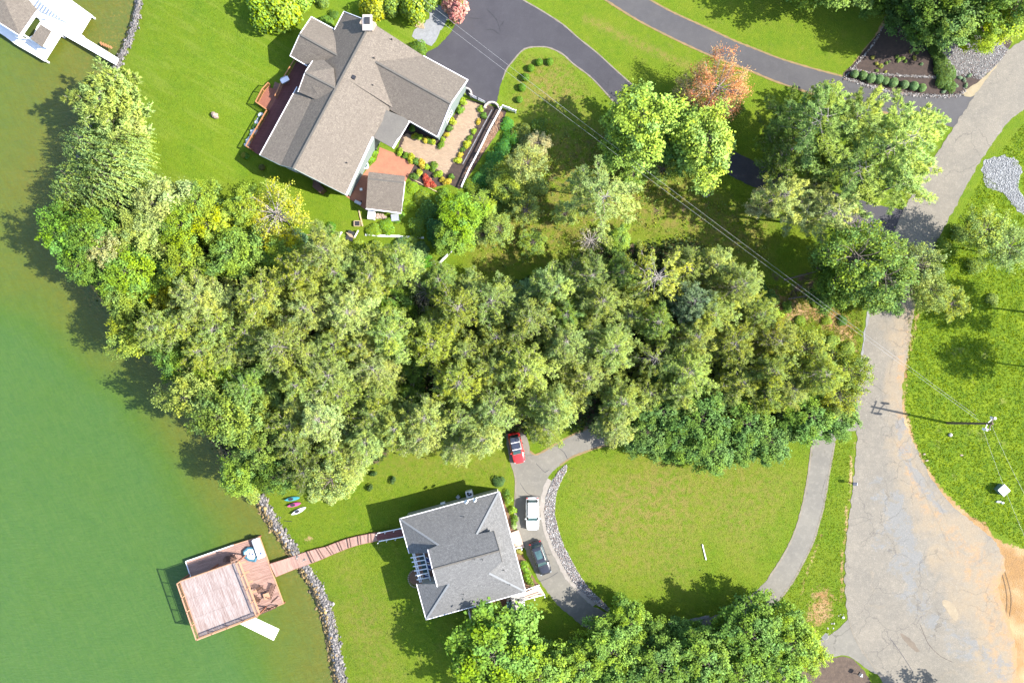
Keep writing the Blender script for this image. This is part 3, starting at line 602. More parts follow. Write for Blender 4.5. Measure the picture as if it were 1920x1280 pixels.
def gen_broad(seed, R=4.5, H=10.5, lobes=11, clumps=230, per=74, leaf=.125, lobr=.40, flat=.75, lean=(0, 0), gap=1.0):
    rg = np.random.default_rng(seed); zc = H*.62
    L = []
    for i in range(lobes):
        a = 2*math.pi*(i*.618 + rg.uniform(-.08, .08)); rr = R*(.66*math.sqrt((i+.3)/lobes)) * rg.uniform(.85, 1.15)
        z = zc + (H-zc-R*.28)*(1-(rr/R)**2)*rg.uniform(.7, 1.05) - .12*R*rg.uniform(0, 1)
        L.append((rr*math.cos(a)+lean[0]*z, rr*math.sin(a)+lean[1]*z, z, R*lobr*rg.uniform(.72, 1.15)))
    L = np.array(L); paths = []
    top = np.array([lean[0]*H*.8, lean[1]*H*.8, H*.8])
    paths.append((bend((0, 0, -1.0), top, 0, rg, 6), [R*.055*(1-i/7.5) for i in range(7)]))
    for l in L:
        z0 = rg.uniform(.3, .62)*H; paths.append((bend((lean[0]*z0, lean[1]*z0, z0), l[:3], .3, rg, 4), [R*.022, R*.017, R*.013, R*.009, R*.006]))
    C_ = []; N_ = []; LI = []
    tries = 0
    while len(C_) < clumps and tries < clumps*20:
        tries += 1; i = rg.integers(lobes); d = unit(rg.normal(size=3)); d[2] = d[2] if d[2] > -.35 else -d[2]
        p = L[i, :3] + d*L[i, 3]*np.array([1, 1, flat])*(rg.uniform(.72, 1.04)+abs(rg.normal())*.11)
        dd = np.linalg.norm((p - L[:, :3])/np.array([1, 1, flat]), axis=1)/L[:, 3]; dd[i] = 9
        if dd.min() < .68: continue
        C_.append(p); N_.append(d); LI.append(i)
    C_ = np.array(C_); N_ = np.array(N_)
    for j in range(0, len(C_), 3):
        l = L[LI[j], :3]; paths.append((bend(l*.8+C_[j]*.2 - np.array([0, 0, .2]), C_[j], .1, rg, 2), [R*.006, R*.004, R*.002]))
    nC = len(C_); cid = np.repeat(np.arange(nC), per); sz = rg.uniform(.7, 1.25, nC)*R*.092
    off = rg.normal(size=(nC*per, 3))*sz[cid][:, None]*np.array([1, 1, .62])
    # leafy sprays reach outward from the lobe
    c = C_[cid] + off + N_[cid]*np.abs(rg.normal(size=(nC*per, 1)))*sz[cid][:, None]*.55
    nr = unit(N_[cid]*.45 + np.array([0, 0, .65]) + rg.normal(size=c.shape)*.62)
    V = leaf_quads(rg, c, nr, leaf*rg.uniform(.6, 1.25, len(c)))
    lf = np.clip(rg.normal(.5, .22, len(c)), 0, 1); cl = rg.uniform(0, 1, nC)[cid]*.75 + rg.uniform(0, .25, len(c))
    return npmesh('crown', V, 4, {'leaf': lf, 'clump': cl}, (0, 0, H*.4), .6), tubes('trunk', paths), zc + (H-zc)*.25, R
def gen_pine(seed, R=3.6, H=12.0, nb=70, per=44, tri=9, ln=.29, wd=.048, low=.40, droop=.0, up=.35, spread=.55, twigs=True, tip=.8, power=.55, quad=False, tuftr=.20, thick=1.0):
    rg = np.random.default_rng(seed); paths = [([(0, 0, -1.5), (rg.uniform(-.2, .2), rg.uniform(-.2, .2), H*.5), (0, 0, H*.97)], [R*.05, R*.034, R*.008])]
    TC = []; TD = []; CL = []
    ecc = rg.uniform(.75, 1.2, 7)
    for i in range(nb):
        f = (i+.5)/nb; z = H*(low + (1-low)*f**.9) ; a = i*2.399 + rg.uniform(-.4, .4)
        e = ecc[int((a % 6.283)/6.284*7)]
        Lb = R*(1-(f)**2.2)**power*e*rg.uniform(.66, 1.12) + .35
        rise = Lb*(up*(.4+f) - droop); tipp = np.array([math.cos(a)*Lb, math.sin(a)*Lb, z + rise]); tipp[2] = min(tipp[2], H*1.02)
        pth = bend((0, 0, z), tipp, -.12*Lb, rg, 4); paths.append((pth, [.045*(1-f*.5), .035, .025, .016, .008]))
        pth = np.array(pth); k = max(6, int(per*Lb/R)); s = rg.uniform(.22, 1.03, k)**tip; q = s*4; i0 = np.clip(q.astype(int), 0, 3); fr = (q-i0)[:, None]
        pp = pth[i0]*(1-fr)+pth[i0+1]*fr; dr = unit(pth[-1]-pth[0]); sd = unit(np.cross(dr, [0, 0, 1.]))
        side = rg.normal(size=(k, 1))*spread*Lb*.33*(1.1-s[:, None]*.75); pc = pp + sd*side + rg.normal(size=(k, 3))*.10*np.array([1, 1, .8])
        pc[:, 2] += rg.uniform(-.12, .16, k)
        TC.append(pc); TD.append(unit(dr*.8 + sd*np.sign(side)*.5 + np.array([0, 0, .45])+rg.normal(size=(k, 3))*.25)); CL.append(np.full(k, rg.uniform()))
        if twigs:
            for j in range(0, k, 3): paths.append(([pp[j]-dr*.25, pc[j]], [.016, .006]))
    TC = np.vstack(TC); TD = np.vstack(TD); CL = np.concatenate(CL); n = len(TC); cid = np.repeat(np.arange(n), tri)
    lf = np.clip(rg.normal(.5, .24, n*tri), 0, 1); cl = np.clip(CL[cid]*.7+rg.uniform(0, .3, n*tri), 0, 1)
    if quad:
        tr_ = tuftr*rg.uniform(.6, 1.4, n)[cid][:, None]
        c = TC[cid] + rg.normal(size=(n*tri, 3))*tr_*np.array([1, 1, .6]) + TD[cid]*np.abs(rg.normal(size=(n*tri, 1)))*tr_*.7
        nr = unit(TD[cid]*.35 + np.array([0, 0, .7]) + rg.normal(size=c.shape)*.55); V = leaf_quads(rg, c, nr, ln*rg.uniform(.65, 1.3, len(c)))
        return npmesh('crown', V, 4, {'leaf': lf, 'clump': cl}, (0, 0, H*.42), .55), tubes('trunk', paths, 4), H*.72, R
    d = unit(TD[cid]*.75 + rg.normal(size=(n*tri, 3))*.62 + np.array([0, 0, .25])); sdv = unit(np.cross(d, rg.normal(size=d.shape)))
    l = ln*rg.uniform(.6, 1.3, (n*tri, 1)); b0 = TC[cid] + rg.normal(size=(n*tri, 3))*.08
    V = np.stack([b0 - sdv*wd, b0 + sdv*wd, b0 + d*l + sdv*wd*.5], 1).reshape(-1, 3)
    return npmesh('crown', V, 3, {'leaf': lf, 'clump': cl}, (0, 0, H*.52), .45), tubes('trunk', paths, 4), H*.72, R
def gen_willow(seed, R=5.2, H=9.5, n=620, lv=20):
    rg = np.random.default_rng(seed); paths = [(bend((0, 0, -1), (0, 0, H*.7), 0, rg, 4), [.38, .32, .26, .2, .1])]
    V = []; nn = []
    heads = []
    for i in range(26):
        a = i*2.399; rr = R*math.sqrt((i+.5)/26)*.86; z = H*(.97-.30*(rr/R)**2)*rg.uniform(.9, 1.03); h = np.array([rr*math.cos(a), rr*math.sin(a), z]); heads.append(h)
        paths.append((bend((0, 0, H*.45), h, .5, rg, 4), [.1, .08, .06, .04, .02]))
    cs = []; ds = []; cl = []
    for i in range(n):
        h = heads[rg.integers(26)]; p = h + rg.normal(size=3)*np.array([.75, .75, .22]); L_ = rg.uniform(1.6, 3.4)
        out = unit(np.array([p[0], p[1], 0.0])+1e-6)*.5 + rg.normal(size=3)*.12
        s = np.linspace(0, 1, lv); q = p + out*(1-(1-s[:, None])**2)*.8 + np.array([0, 0, -1.])*(L_*s[:, None]**1.25)
        q += rg.normal(size=q.shape)*.05; cs.append(q); cl.append(np.full(lv, rg.uniform()))
        dd = np.gradient(q, axis=0); ds.append(unit(dd + rg.normal(size=q.shape)*.18*np.linalg.norm(dd, axis=1, keepdims=True)))
    c = np.vstack(cs); d = np.vstack(ds); cl = np.concatenate(cl); sd_ = unit(np.cross(d, rg.normal(size=d.shape))); w = .055; l = .26
    V = np.stack([c-sd_*w, c+sd_*w, c+d*l+sd_*w*.5, c+d*l-sd_*w*.5], 1).reshape(-1, 3)
    return npmesh('crown', V, 4, {'leaf': np.clip(rg.normal(.55, .2, len(c)), 0, 1), 'clump': cl}, (0, 0, H*.45), .5), tubes('trunk', paths), H*.68, R
def gen_sparse(seed, R=4.5, H=9, nb=46, tw=7, leaves=3600, leaf=.10, fine=False, zb=.25):
    rg = np.random.default_rng(seed); paths = [(bend((0, 0, -1), (.2, .1, H*.75), 0, rg, 4), [.22, .18, .15, .1, .05])]; tips = []
    for i in range(nb):
        a = i*2.399+rg.uniform(-.3, .3); f = (i+.5)/nb; z0 = H*(zb+.42*f); L_ = R*rg.uniform(.6, 1.05)*(1.05-.45*f)
        e = np.array([math.cos(a)*L_, math.sin(a)*L_, min(H*1.03, z0 + L_*rg.uniform(.35, .9))])
        p = np.array(bend((0, 0, z0), e, .1, rg, 4)); paths.append((p, [.065, .05, .036, .022, .01]))
        for j in range(tw):
            s = rg.uniform(.35, 1)*4; k = min(3, int(s)); q = p[k]*(1-(s-k))+p[k+1]*(s-k)
            t_ = q + unit(e-p[0]+rg.normal(size=3)*L_*.45)*rg.uniform(.5, 1.3)*R/4.5; paths.append(([q, (q+t_)/2+rg.normal(size=3)*.05, t_], [.022, .015, .007])); tips.append(t_)
    tips = np.array(tips); k = rg.integers(len(tips), size=leaves); c = tips[k] + rg.normal(size=(leaves, 3))*.30*R/4.5
    nr = unit(rg.normal(size=c.shape)*.8+np.array([0, 0, .6])); cl = rg.uniform(0, 1, len(tips))[k]
    return npmesh('crown', leaf_quads(rg, c, nr, leaf, .45 if fine else .8), 4, {'leaf': np.clip(rg.normal(.5, .24, leaves), 0, 1), 'clump': cl}, (0, 0, H*.35), .9), tubes('trunk', paths, 4), H*.7, R
def gen_bush(seed, R=1.0, H=1.1, n=1500, leaf=.06, dense=.85, lob=5, up=.5):
    rg = np.random.default_rng(seed); 
    lc = rg.normal(size=(lob, 3))*np.array([R*.33, R*.33, H*.08])+np.array([0, 0, H*.45]); lr = rg.uniform(.5, .75, lob)*R
    i = rg.integers(lob, size=n); d = unit(rg.normal(size=(n, 3))); d[:, 2] = np.abs(d[:, 2])*1.1-.25
    c = lc[i] + d*lr[i][:, None]*np.array([1, 1, H/R*.75])*rg.uniform(dense, 1.05, (n, 1)); nr = unit(d + rg.normal(size=c.shape)*.6 + np.array([0, 0, up]))
    paths = [([(0, 0, -.1), tuple(lc[j])], [.03*R, .012*R]) for j in range(lob)]
    return npmesh('crown', leaf_quads(rg, c, nr, leaf), 4, {'leaf': np.clip(rg.normal(.5, .2, n), 0, 1), 'clump': rg.uniform(0, 1, n)}, (0, 0, 0), .6), tubes('stem', paths, 4), H*.5, R
def gen_ball(seed, R=.6, n=1500, leaf=.045):
    rg = np.random.default_rng(seed); d = unit(rg.normal(size=(n, 3))); d[:, 2] = np.where(d[:, 2] < -.4, -d[:, 2], d[:, 2])
    c = d*R*rg.uniform(.82, 1.02, (n, 1))*np.array([1, 1, .9]) + np.array([0, 0, R*.62]); nr = unit(d+rg.normal(size=c.shape)*.45)
    return npmesh('crown', leaf_quads(rg, c, nr, leaf), 4, {'leaf': np.clip(rg.normal(.5, .2, n), 0, 1), 'clump': rg.uniform(0, 1, n)}, (0, 0, .2*R), .5), tubes('stem', [([(0, 0, -.05), (0, 0, R*.6)], [.04, .03])], 5), R*.6, R
KINDS = {}
for i in range(4): KINDS['broad%d' % i] = (*gen_pine(11+i, R=4.4, H=10.0, nb=44+3*i, per=26, tri=13, ln=.115, low=.26, up=.55, spread=.62, tip=.62, power=.5, quad=True, tuftr=.26), 'leaf', 'bark')
for i in range(3): KINDS['lush%d' % i] = (*gen_pine(31+i, R=5, H=10.0, nb=54, per=30, tri=15, ln=.125, low=.24, up=.5, spread=.5, tip=.6, power=.45, quad=True, tuftr=.25), 'leaf', 'bark')
for i in range(6): KINDS['pine%d' % i] = (*gen_pine(51+i, R=3.6+.1*i), 'needle', 'bark_grey')
for i in range(2): KINDS['star%d' % i] = (*gen_pine(71+i, R=4.0, H=12, nb=42, per=26, spread=.34, tip=.6), 'needle', 'bark_grey')
for i in range(2): KINDS['wpine%d' % i] = (*gen_pine(81+i, R=6.2, H=16, nb=40, per=64, tri=12, ln=.42, wd=.06, low=.34, droop=.10, up=.2, spread=.36, power=.42), 'needle', 'bark_grey')
for i in range(2): KINDS['feather%d' % i] = (*gen_pine(91+i, R=4.6, H=14, nb=28, per=48, tri=11, ln=.38, wd=.055, low=.58, droop=.05, up=.25, spread=.36), 'needle', 'bark_grey')
KINDS['willow0'] = (*gen_willow(101), 'leaf', 'bark'); KINDS['willow1'] = (*gen_willow(102, R=4.2, H=8.5, n=420), 'leaf', 'bark')
KINDS['sparse0'] = (*gen_sparse(111, leaves=4200), 'leaf', 'bark_grey')
KINDS['rust0'] = (*gen_sparse(112, R=4.4, H=9.5, nb=52, tw=9, leaves=9000, leaf=.10, fine=True), 'leaf', 'bark_grey')
KINDS['dead0'] = (*gen_sparse(113, R=3.5, H=8.5, nb=34, tw=6, leaves=350, leaf=.09), 'leaf', 'bark_grey')
for i in range(3): KINDS['thin%d' % i] = (*gen_sparse(121+i, R=4.4, H=12.5, nb=44, tw=8, leaves=6500, leaf=.125, zb=.5), 'leaf', 'bark')
for i in range(2): KINDS['bush%d' % i] = (*gen_bush(131+i, R=1.4, H=1.5, n=2600, leaf=.085, lob=9), 'leaf', 'bark')
for i in range(2): KINDS['small%d' % i] = (*gen_bush(141+i, R=.5, H=.55, n=380, leaf=.06), 'leaf', 'bark')
KINDS['ball0'] = (*gen_ball(151), 'leaf', 'bark')
KINDS['juniper0'] = (*gen_pine(161, R=4.2, H=6.5, nb=80, per=26, tri=14, ln=.42, wd=.085, low=.18, up=.75, spread=.7, tip=.55), 'needle', 'bark_grey')
for k, (cr, tr, zc_, R_, lm_, bm_) in KINDS.items(): cr.materials.append(M[lm_]); tr.materials.append(M[bm_])

LANDMARKS = [('the red car', 968, 840), ('the shed', 722, 362), ('the kayaks', 553, 945), ('the pole', 1850, 792), ('the mailbox', 1593, 903), ('the roadside gravel', 1880, 330), ('the boat dock', 480, 1060), ('the white dock', 90, 60), ('the chimney', 682, 28), ('the pallet', 785, 44)]
used_labels = set()
NUM = ['zero','one','two','three','four','five','six','seven','eight','nine','ten','eleven','twelve','thirteen','fourteen','fifteen','sixteen']
FR = {0.0: '', .25: '-and-a-quarter', .5: '-and-a-half', .75: '-and-three-quarters'}
def numw(v):
    v = abs(v); i = int(v); f = round((v-i)*4)/4
    if i == 0: return {.25: 'quarter', .5: 'half', .75: 'three-quarter'}.get(f, 'zero')
    return NUM[min(i, 16)] + FR[f]
def where(px, py, st=2.0, L=None):
    q = 62.0; L = L or sorted(LANDMARKS, key=lambda l: (l[1]-px)**2+(l[2]-py)**2)[0]
    dx = round((px-L[1])/q*st)/st; dy = round((py-L[2])/q*st)/st
    v = 'above' if dy < 0 else 'below'; h = 'right' if dx > 0 else 'left'
    if not dy and not dx: return 'right beside ' + L[0]
    if not dx: return '%s car lengths %s %s' % (numw(dy), v, L[0])
    if not dy: return '%s car lengths %s of %s' % (numw(dx), h, L[0])
    return '%s car lengths %s, %s %s of %s' % (numw(dy), v, numw(dx), h, L[0])
def auto_label(desc, px, py):
    Ls = sorted(LANDMARKS, key=lambda l: (l[1]-px)**2+(l[2]-py)**2)
    for st, k in ((2.0, 0), (4.0, 0), (2.0, 1), (4.0, 1), (4.0, 2), (4.0, 3)):
        s = '%s, %s' % (desc, where(px, py, st, Ls[k]))
        if s not in used_labels: break
    used_labels.add(s)
    if len(s.split()) > 16: s = s.replace(' in the wood', ' in wood').replace(' car lengths', ' cars')
    return s
RT = random.Random(99)
KH = lambda k: k[:4] in ('broa', 'pine', 'thin', 'star')
FOL = 1.56
def tree(kind, px, py, rpx, desc, color, name='tree', cat='tree', group=None, hs=None, rz=None, label=None, on=None):
    cr, tr, zc_, R_, lm_, bm_ = KINDS[kind]
    s = 1.0; z0 = 0.0
    for _ in range(5):
        z = z0 + zc_*s*(hs or 1); x, y = P0(px, py, z); s = rpx/F_PX*(H_CAM-z)/R_; z0 = gz1(x, y) if on is None else on
    if on is None and KH(kind) and 0 < shore_d(np.array([P0(px, py, 6.0)[0]]), np.array([P0(px, py, 6.0)[1]]))[0] < 9: hs = (hs or 1)*1.3
    z = z0 + zc_*s*(hs or 1); x, y = P0(px, py, z)
    root = bpy.data.objects.new(name, None); COL.objects.link(root); root.location = (x, y, z0); root.empty_display_size = .3
    root.rotation_euler = (0, 0, RT.uniform(0, 6.28) if rz is None else rz); root.scale = (s, s, s*(hs or 1))
    tag(root, label or auto_label(desc, px, py), cat, group)
    for nm, me_ in (('crown', cr), ('trunk' if R_ > 2 else 'stem', tr)):
        o_ = bpy.data.objects.new(nm, me_); COL.objects.link(o_); o_.parent = root
        v = RT.uniform(.88, 1.12); v *= FOL; o_.color = (color[0]*v*RT.uniform(.92, 1.05), color[1]*v*1.03, color[2]*v*RT.uniform(.62, .88), 1)
    return root
# leaf albedos
OLIVE = (.150, .182, .045); OLIVE2 = (.172, .208, .062); PALE = (.205, .232, .088); BRIGHT = (.135, .205, .028); DARK = (.070, .118, .022)
YELLOW = (.138, .195, .030); MAPLE = (.080, .135, .030); LIME = (.150, .215, .045); GREEN = (.115, .165, .035); BLUE = (.11, .16, .085); RUST = (.34, .17, .10); LTPINE = (.205, .255, .072); GREY = (.24, .23, .13)
W = 'trees packed in the wood between the two houses'
forest = [
 # px, py, r, kind, colour, description
 (301,387,50,'broad0',PALE,'pale olive tree'),(267,432,46,'broad1',OLIVE2,'olive tree'),(377,385,38,'broad2',YELLOW,'yellow-green tree'),(350,428,40,'broad3',YELLOW,'yellow-green tree'),
 (400,425,42,'broad0',(.17,.215,.02),'yellow-green tree'),(462,392,34,'broad1',YELLOW,'yellow-green tree'),(438,478,50,'broad2',GREEN,'mid-green tree'),(252,510,50,'broad3',BRIGHT,'bright green tree'),(352,500,46,'broad1',YELLOW,'yellowing tree'),
 (207,470,34,'thin0',GREY,'grey twiggy tree'),(307,552,34,'broad0',(.21,.22,.02),'golden-green tree'),(230,560,38,'broad2',GREEN,'green tree'),(175,437,42,'broad3',DARK,'dark green tree'),(128,445,46,'broad0',(.085,.155,.02),'fresh green tree'),
 (120,400,26,'broad2',DARK,'dark green tree'),(165,500,36,'broad1',DARK,'dark green tree'),(385,562,50,'pine0',OLIVE2,'olive pine'),(492,562,52,'pine1',OLIVE,'olive pine'),(567,515,46,'pine2',(.14,.155,.025),'dark olive pine'),
 (580,580,46,'pine3',OLIVE2,'olive pine'),(247,622,42,'broad0',(.14,.175,.03),'light olive tree'),(300,615,40,'pine4',OLIVE2,'olive pine'),(350,612,40,'pine1',OLIVE,'olive pine'),(412,618,44,'pine5',OLIVE2,'olive pine'),(470,625,40,'pine2',OLIVE,'olive pine'),
 (610,470,44,'pine0',OLIVE,'olive pine'),(530,487,36,'broad3',YELLOW,'yellow-green tree'),(385,660,42,'pine3',OLIVE,'olive pine'),(322,668,36,'broad2',DARK,'dark green tree'),(440,650,40,'pine4',OLIVE2,'olive pine'),
 (525,650,52,'pine5',OLIVE,'olive pine'),(412,690,38,'broad1',BRIGHT,'bright green tree'),(362,742,48,'broad0',OLIVE2,'olive tree'),(430,778,50,'broad3',(.12,.165,.035),'olive-green tree'),(470,722,38,'pine0',GREEN,'green pine'),
 (507,728,40,'broad2',(.12,.16,.04),'green tree'),(495,775,38,'broad1',OLIVE,'green tree'),(605,780,50,'pine1',PALE,'pale olive pine'),(548,795,42,'pine2',OLIVE,'olive pine'),(565,720,42,'pine3',OLIVE,'olive pine'),(625,702,48,'pine4',OLIVE2,'olive pine'),
 (705,690,46,'pine5',OLIVE2,'olive pine'),(705,775,44,'pine0',OLIVE,'olive pine'),(692,822,42,'pine1',OLIVE2,'olive pine'),(497,838,44,'broad0',(.10,.15,.035),'green tree'),(560,840,40,'pine5',OLIVE,'olive pine'),(630,842,42,'pine3',OLIVE2,'olive pine'),
 (578,880,42,'pine2',(.09,.12,.035),'dark olive pine'),(452,893,36,'broad1',GREEN,'green tree'),(520,890,34,'broad3',DARK,'dark green tree'),(628,895,42,'thin1',PALE,'pale thin tree'),(655,872,34,'pine4',OLIVE2,'olive pine'),
 (660,587,50,'pine2',PALE,'pale olive pine'),(632,512,44,'pine3',OLIVE,'olive pine'),(700,520,44,'pine1',OLIVE,'olive pine'),(755,505,42,'pine4',OLIVE2,'olive pine'),(735,630,46,'pine0',OLIVE2,'olive pine'),(632,645,44,'pine5',OLIVE,'olive pine'),
 (682,648,36,'pine3',OLIVE2,'olive pine'),(800,545,40,'dead0',GREY,'bare grey-twigged tree'),(825,525,36,'pine1',(.10,.135,.035),'dark olive pine'),(742,560,34,'broad2',DARK,'dark green tree'),(815,645,46,'pine2',(.16,.19,.035),'olive pine'),(862,580,50,'pine4',(.16,.19,.035),'olive pine'),(922,566,50,'pine5',OLIVE2,'olive pine'),
 (992,600,44,'pine0',OLIVE,'olive pine'),(932,632,44,'pine3',OLIVE,'olive pine'),(860,720,52,'pine1',(.17,.195,.04),'olive pine'),(875,660,38,'pine5',OLIVE,'olive pine'),(985,690,50,'pine2',OLIVE2,'olive pine'),(1050,660,44,'pine4',OLIVE2,'olive pine'),
 (925,690,38,'pine0',OLIVE,'olive pine'),(1002,745,46,'pine3',OLIVE,'olive pine'),(925,765,46,'pine5',OLIVE2,'olive pine'),(865,785,44,'pine0',OLIVE,'olive pine'),(800,780,44,'pine4',OLIVE2,'olive pine'),(642,740,44,'pine2',OLIVE,'olive pine'),(745,800,42,'pine3',OLIVE2,'olive pine'),(790,820,38,'pine1',OLIVE2,'olive pine'),
 (905,820,40,'pine1',OLIVE2,'olive pine'),(855,835,34,'pine5',PALE,'pale pine'),(1040,765,46,'pine1',OLIVE2,'olive pine'),(1025,800,34,'pine4',OLIVE,'olive pine'),(985,560,38,'broad1',BLUE,'blue-green tree'),
 (1043,540,44,'pine0',LTPINE,'light green pine'),(1107,520,44,'pine5',OLIVE,'olive pine'),(1127,565,44,'pine2',OLIVE2,'olive pine'),(1060,590,40,'pine3',GREEN,'green pine'),(1227,522,62,'star0',(.19,.21,.05),'star-shaped olive pine'),(1292,565,44,'pine4',BLUE,'blue-green pine'),
 (1180,592,44,'pine3',OLIVE2,'olive pine'),(1165,512,38,'pine1',GREEN,'green pine'),(1383,535,48,'pine5',(.155,.195,.05),'light olive pine'),(1330,590,46,'pine0',OLIVE,'olive pine'),(1290,508,40,'pine2',OLIVE,'olive pine'),(1335,500,40,'pine3',OLIVE2,'light olive pine'),
 (1060,640,44,'pine1',OLIVE2,'olive pine'),(1150,655,48,'pine4',OLIVE2,'olive pine'),(1100,708,44,'pine5',OLIVE,'olive pine'),(1225,672,46,'star1',OLIVE,'olive pine'),(1105,620,38,'pine0',OLIVE,'olive pine'),(1230,605,42,'pine1',GREEN,'green pine'),(1287,695,48,'pine2',OLIVE2,'olive pine'),(1300,632,44,'pine3',OLIVE,'olive pine'),
 (1367,645,48,'pine4',(.145,.165,.03),'olive pine'),(1450,640,46,'pine5',(.15,.17,.03),'olive pine'),(1420,590,40,'pine1',OLIVE,'olive pine'),(1443,695,42,'pine0',(.15,.165,.03),'olive pine'),(1385,715,42,'pine2',OLIVE,'olive pine'),(1167,752,46,'pine3',OLIVE2,'olive pine'),(1215,735,38,'pine5',OLIVE,'olive pine'),(1150,800,34,'pine0',OLIVE2,'olive pine'),
 (1500,655,44,'thin2',(.15,.17,.03),'thin olive tree'),(1535,700,46,'pine1',(.15,.175,.03),'olive pine'),(1585,697,40,'thin0',(.14,.17,.03),'thin olive tree'),(1480,728,40,'pine4',OLIVE,'olive pine'),(1565,745,38,'thin1',(.15,.18,.03),'thin olive tree'),(1340,745,38,'pine5',OLIVE,'olive pine'),(1435,745,36,'pine3',(.16,.19,.03),'olive pine'),
 (1070,735,36,'pine2',OLIVE,'olive pine'),(1270,740,34,'pine0',OLIVE,'olive pine'),(540,600,30,'pine5',OLIVE,'olive pine'),(585,665,36,'pine4',OLIVE2,'olive pine'),(765,745,26,'broad2',DARK,'low dark green tree'),(1195,560,30,'pine5',OLIVE2,'olive pine'),(560,760,32,'pine0',OLIVE2,'olive pine'),(655,810,34,'pine5',OLIVE,'olive pine'),
 (775,690,28,'broad1',DARK,'low dark green tree'),(1380,770,30,'pine1',OLIVE,'olive pine'),(810,600,30,'pine4',OLIVE,'olive pine'),(720,735,32,'pine2',OLIVE,'olive pine'),(880,535,30,'pine3',OLIVE2,'olive pine'),(1085,670,28,'broad2',DARK,'low dark green tree'),
]
for (px, py, r, k, c, d) in forest:
    nm = 'pine_tree' if k[:4] in ('pine', 'star') else 'broadleaf_tree'
    tree(k, px, py, r*1.05, d+' in the wood', c, nm, 'tree', W, hs=RT.uniform(.85, 1.15) if k[:4] == 'pine' else RT.uniform(.9, 1.05))
mg = 'dark green maples along the round lawn'
for (px, py, r, k) in [(1240,770,50,'lush0'),(1312,785,56,'lush1'),(1210,808,44,'lush1'),(1268,826,44,'lush0'),(1330,842,44,'lush1'),(1398,792,52,'lush0'),(1440,826,40,'lush1'),(1517,780,50,'lush0'),(1567,782,36,'lush1'),(1385,840,32,'lush1')]:
    tree(k, px, py, r*1.06, 'dark green maple', MAPLE, 'maple_tree', 'tree', mg, hs=.9)
bg = 'trees along the bottom edge'
for (px, py, r, k, c) in [(925,1215,88,'lush0',(.120,.190,.024)),(1010,1262,54,'lush1',(.12,.18,.024)),(1152,1215,52,'lush1',(.12,.18,.03)),(1092,1245,46,'lush0',(.105,.165,.028)),(1182,1170,42,'lush0',(.125,.19,.03)),(1235,1245,58,'lush1',(.09,.15,.035)),
    (1322,1232,60,'lush0',(.10,.165,.03)),(1405,1185,58,'lush1',(.085,.15,.03)),(1478,1205,54,'lush0',(.105,.17,.025)),(1385,1262,52,'lush1',(.09,.15,.03)),(1460,1262,48,'broad1',(.10,.16,.03)),(1290,1200,34,'lush1',(.08,.14,.03)),(1512,1222,34,'broad3',(.14,.19,.02)),(1290,1290,50,'lush0',(.09,.15,.03)),(1180,1290,50,'lush1',(.09,.15,.03))]:
    tree(k, px, py, r*1.04, 'leafy green tree', c, 'broadleaf_tree', 'tree', bg, hs=.62 if r > 80 else .85)
rg_ = 'trees around the upper driveways'
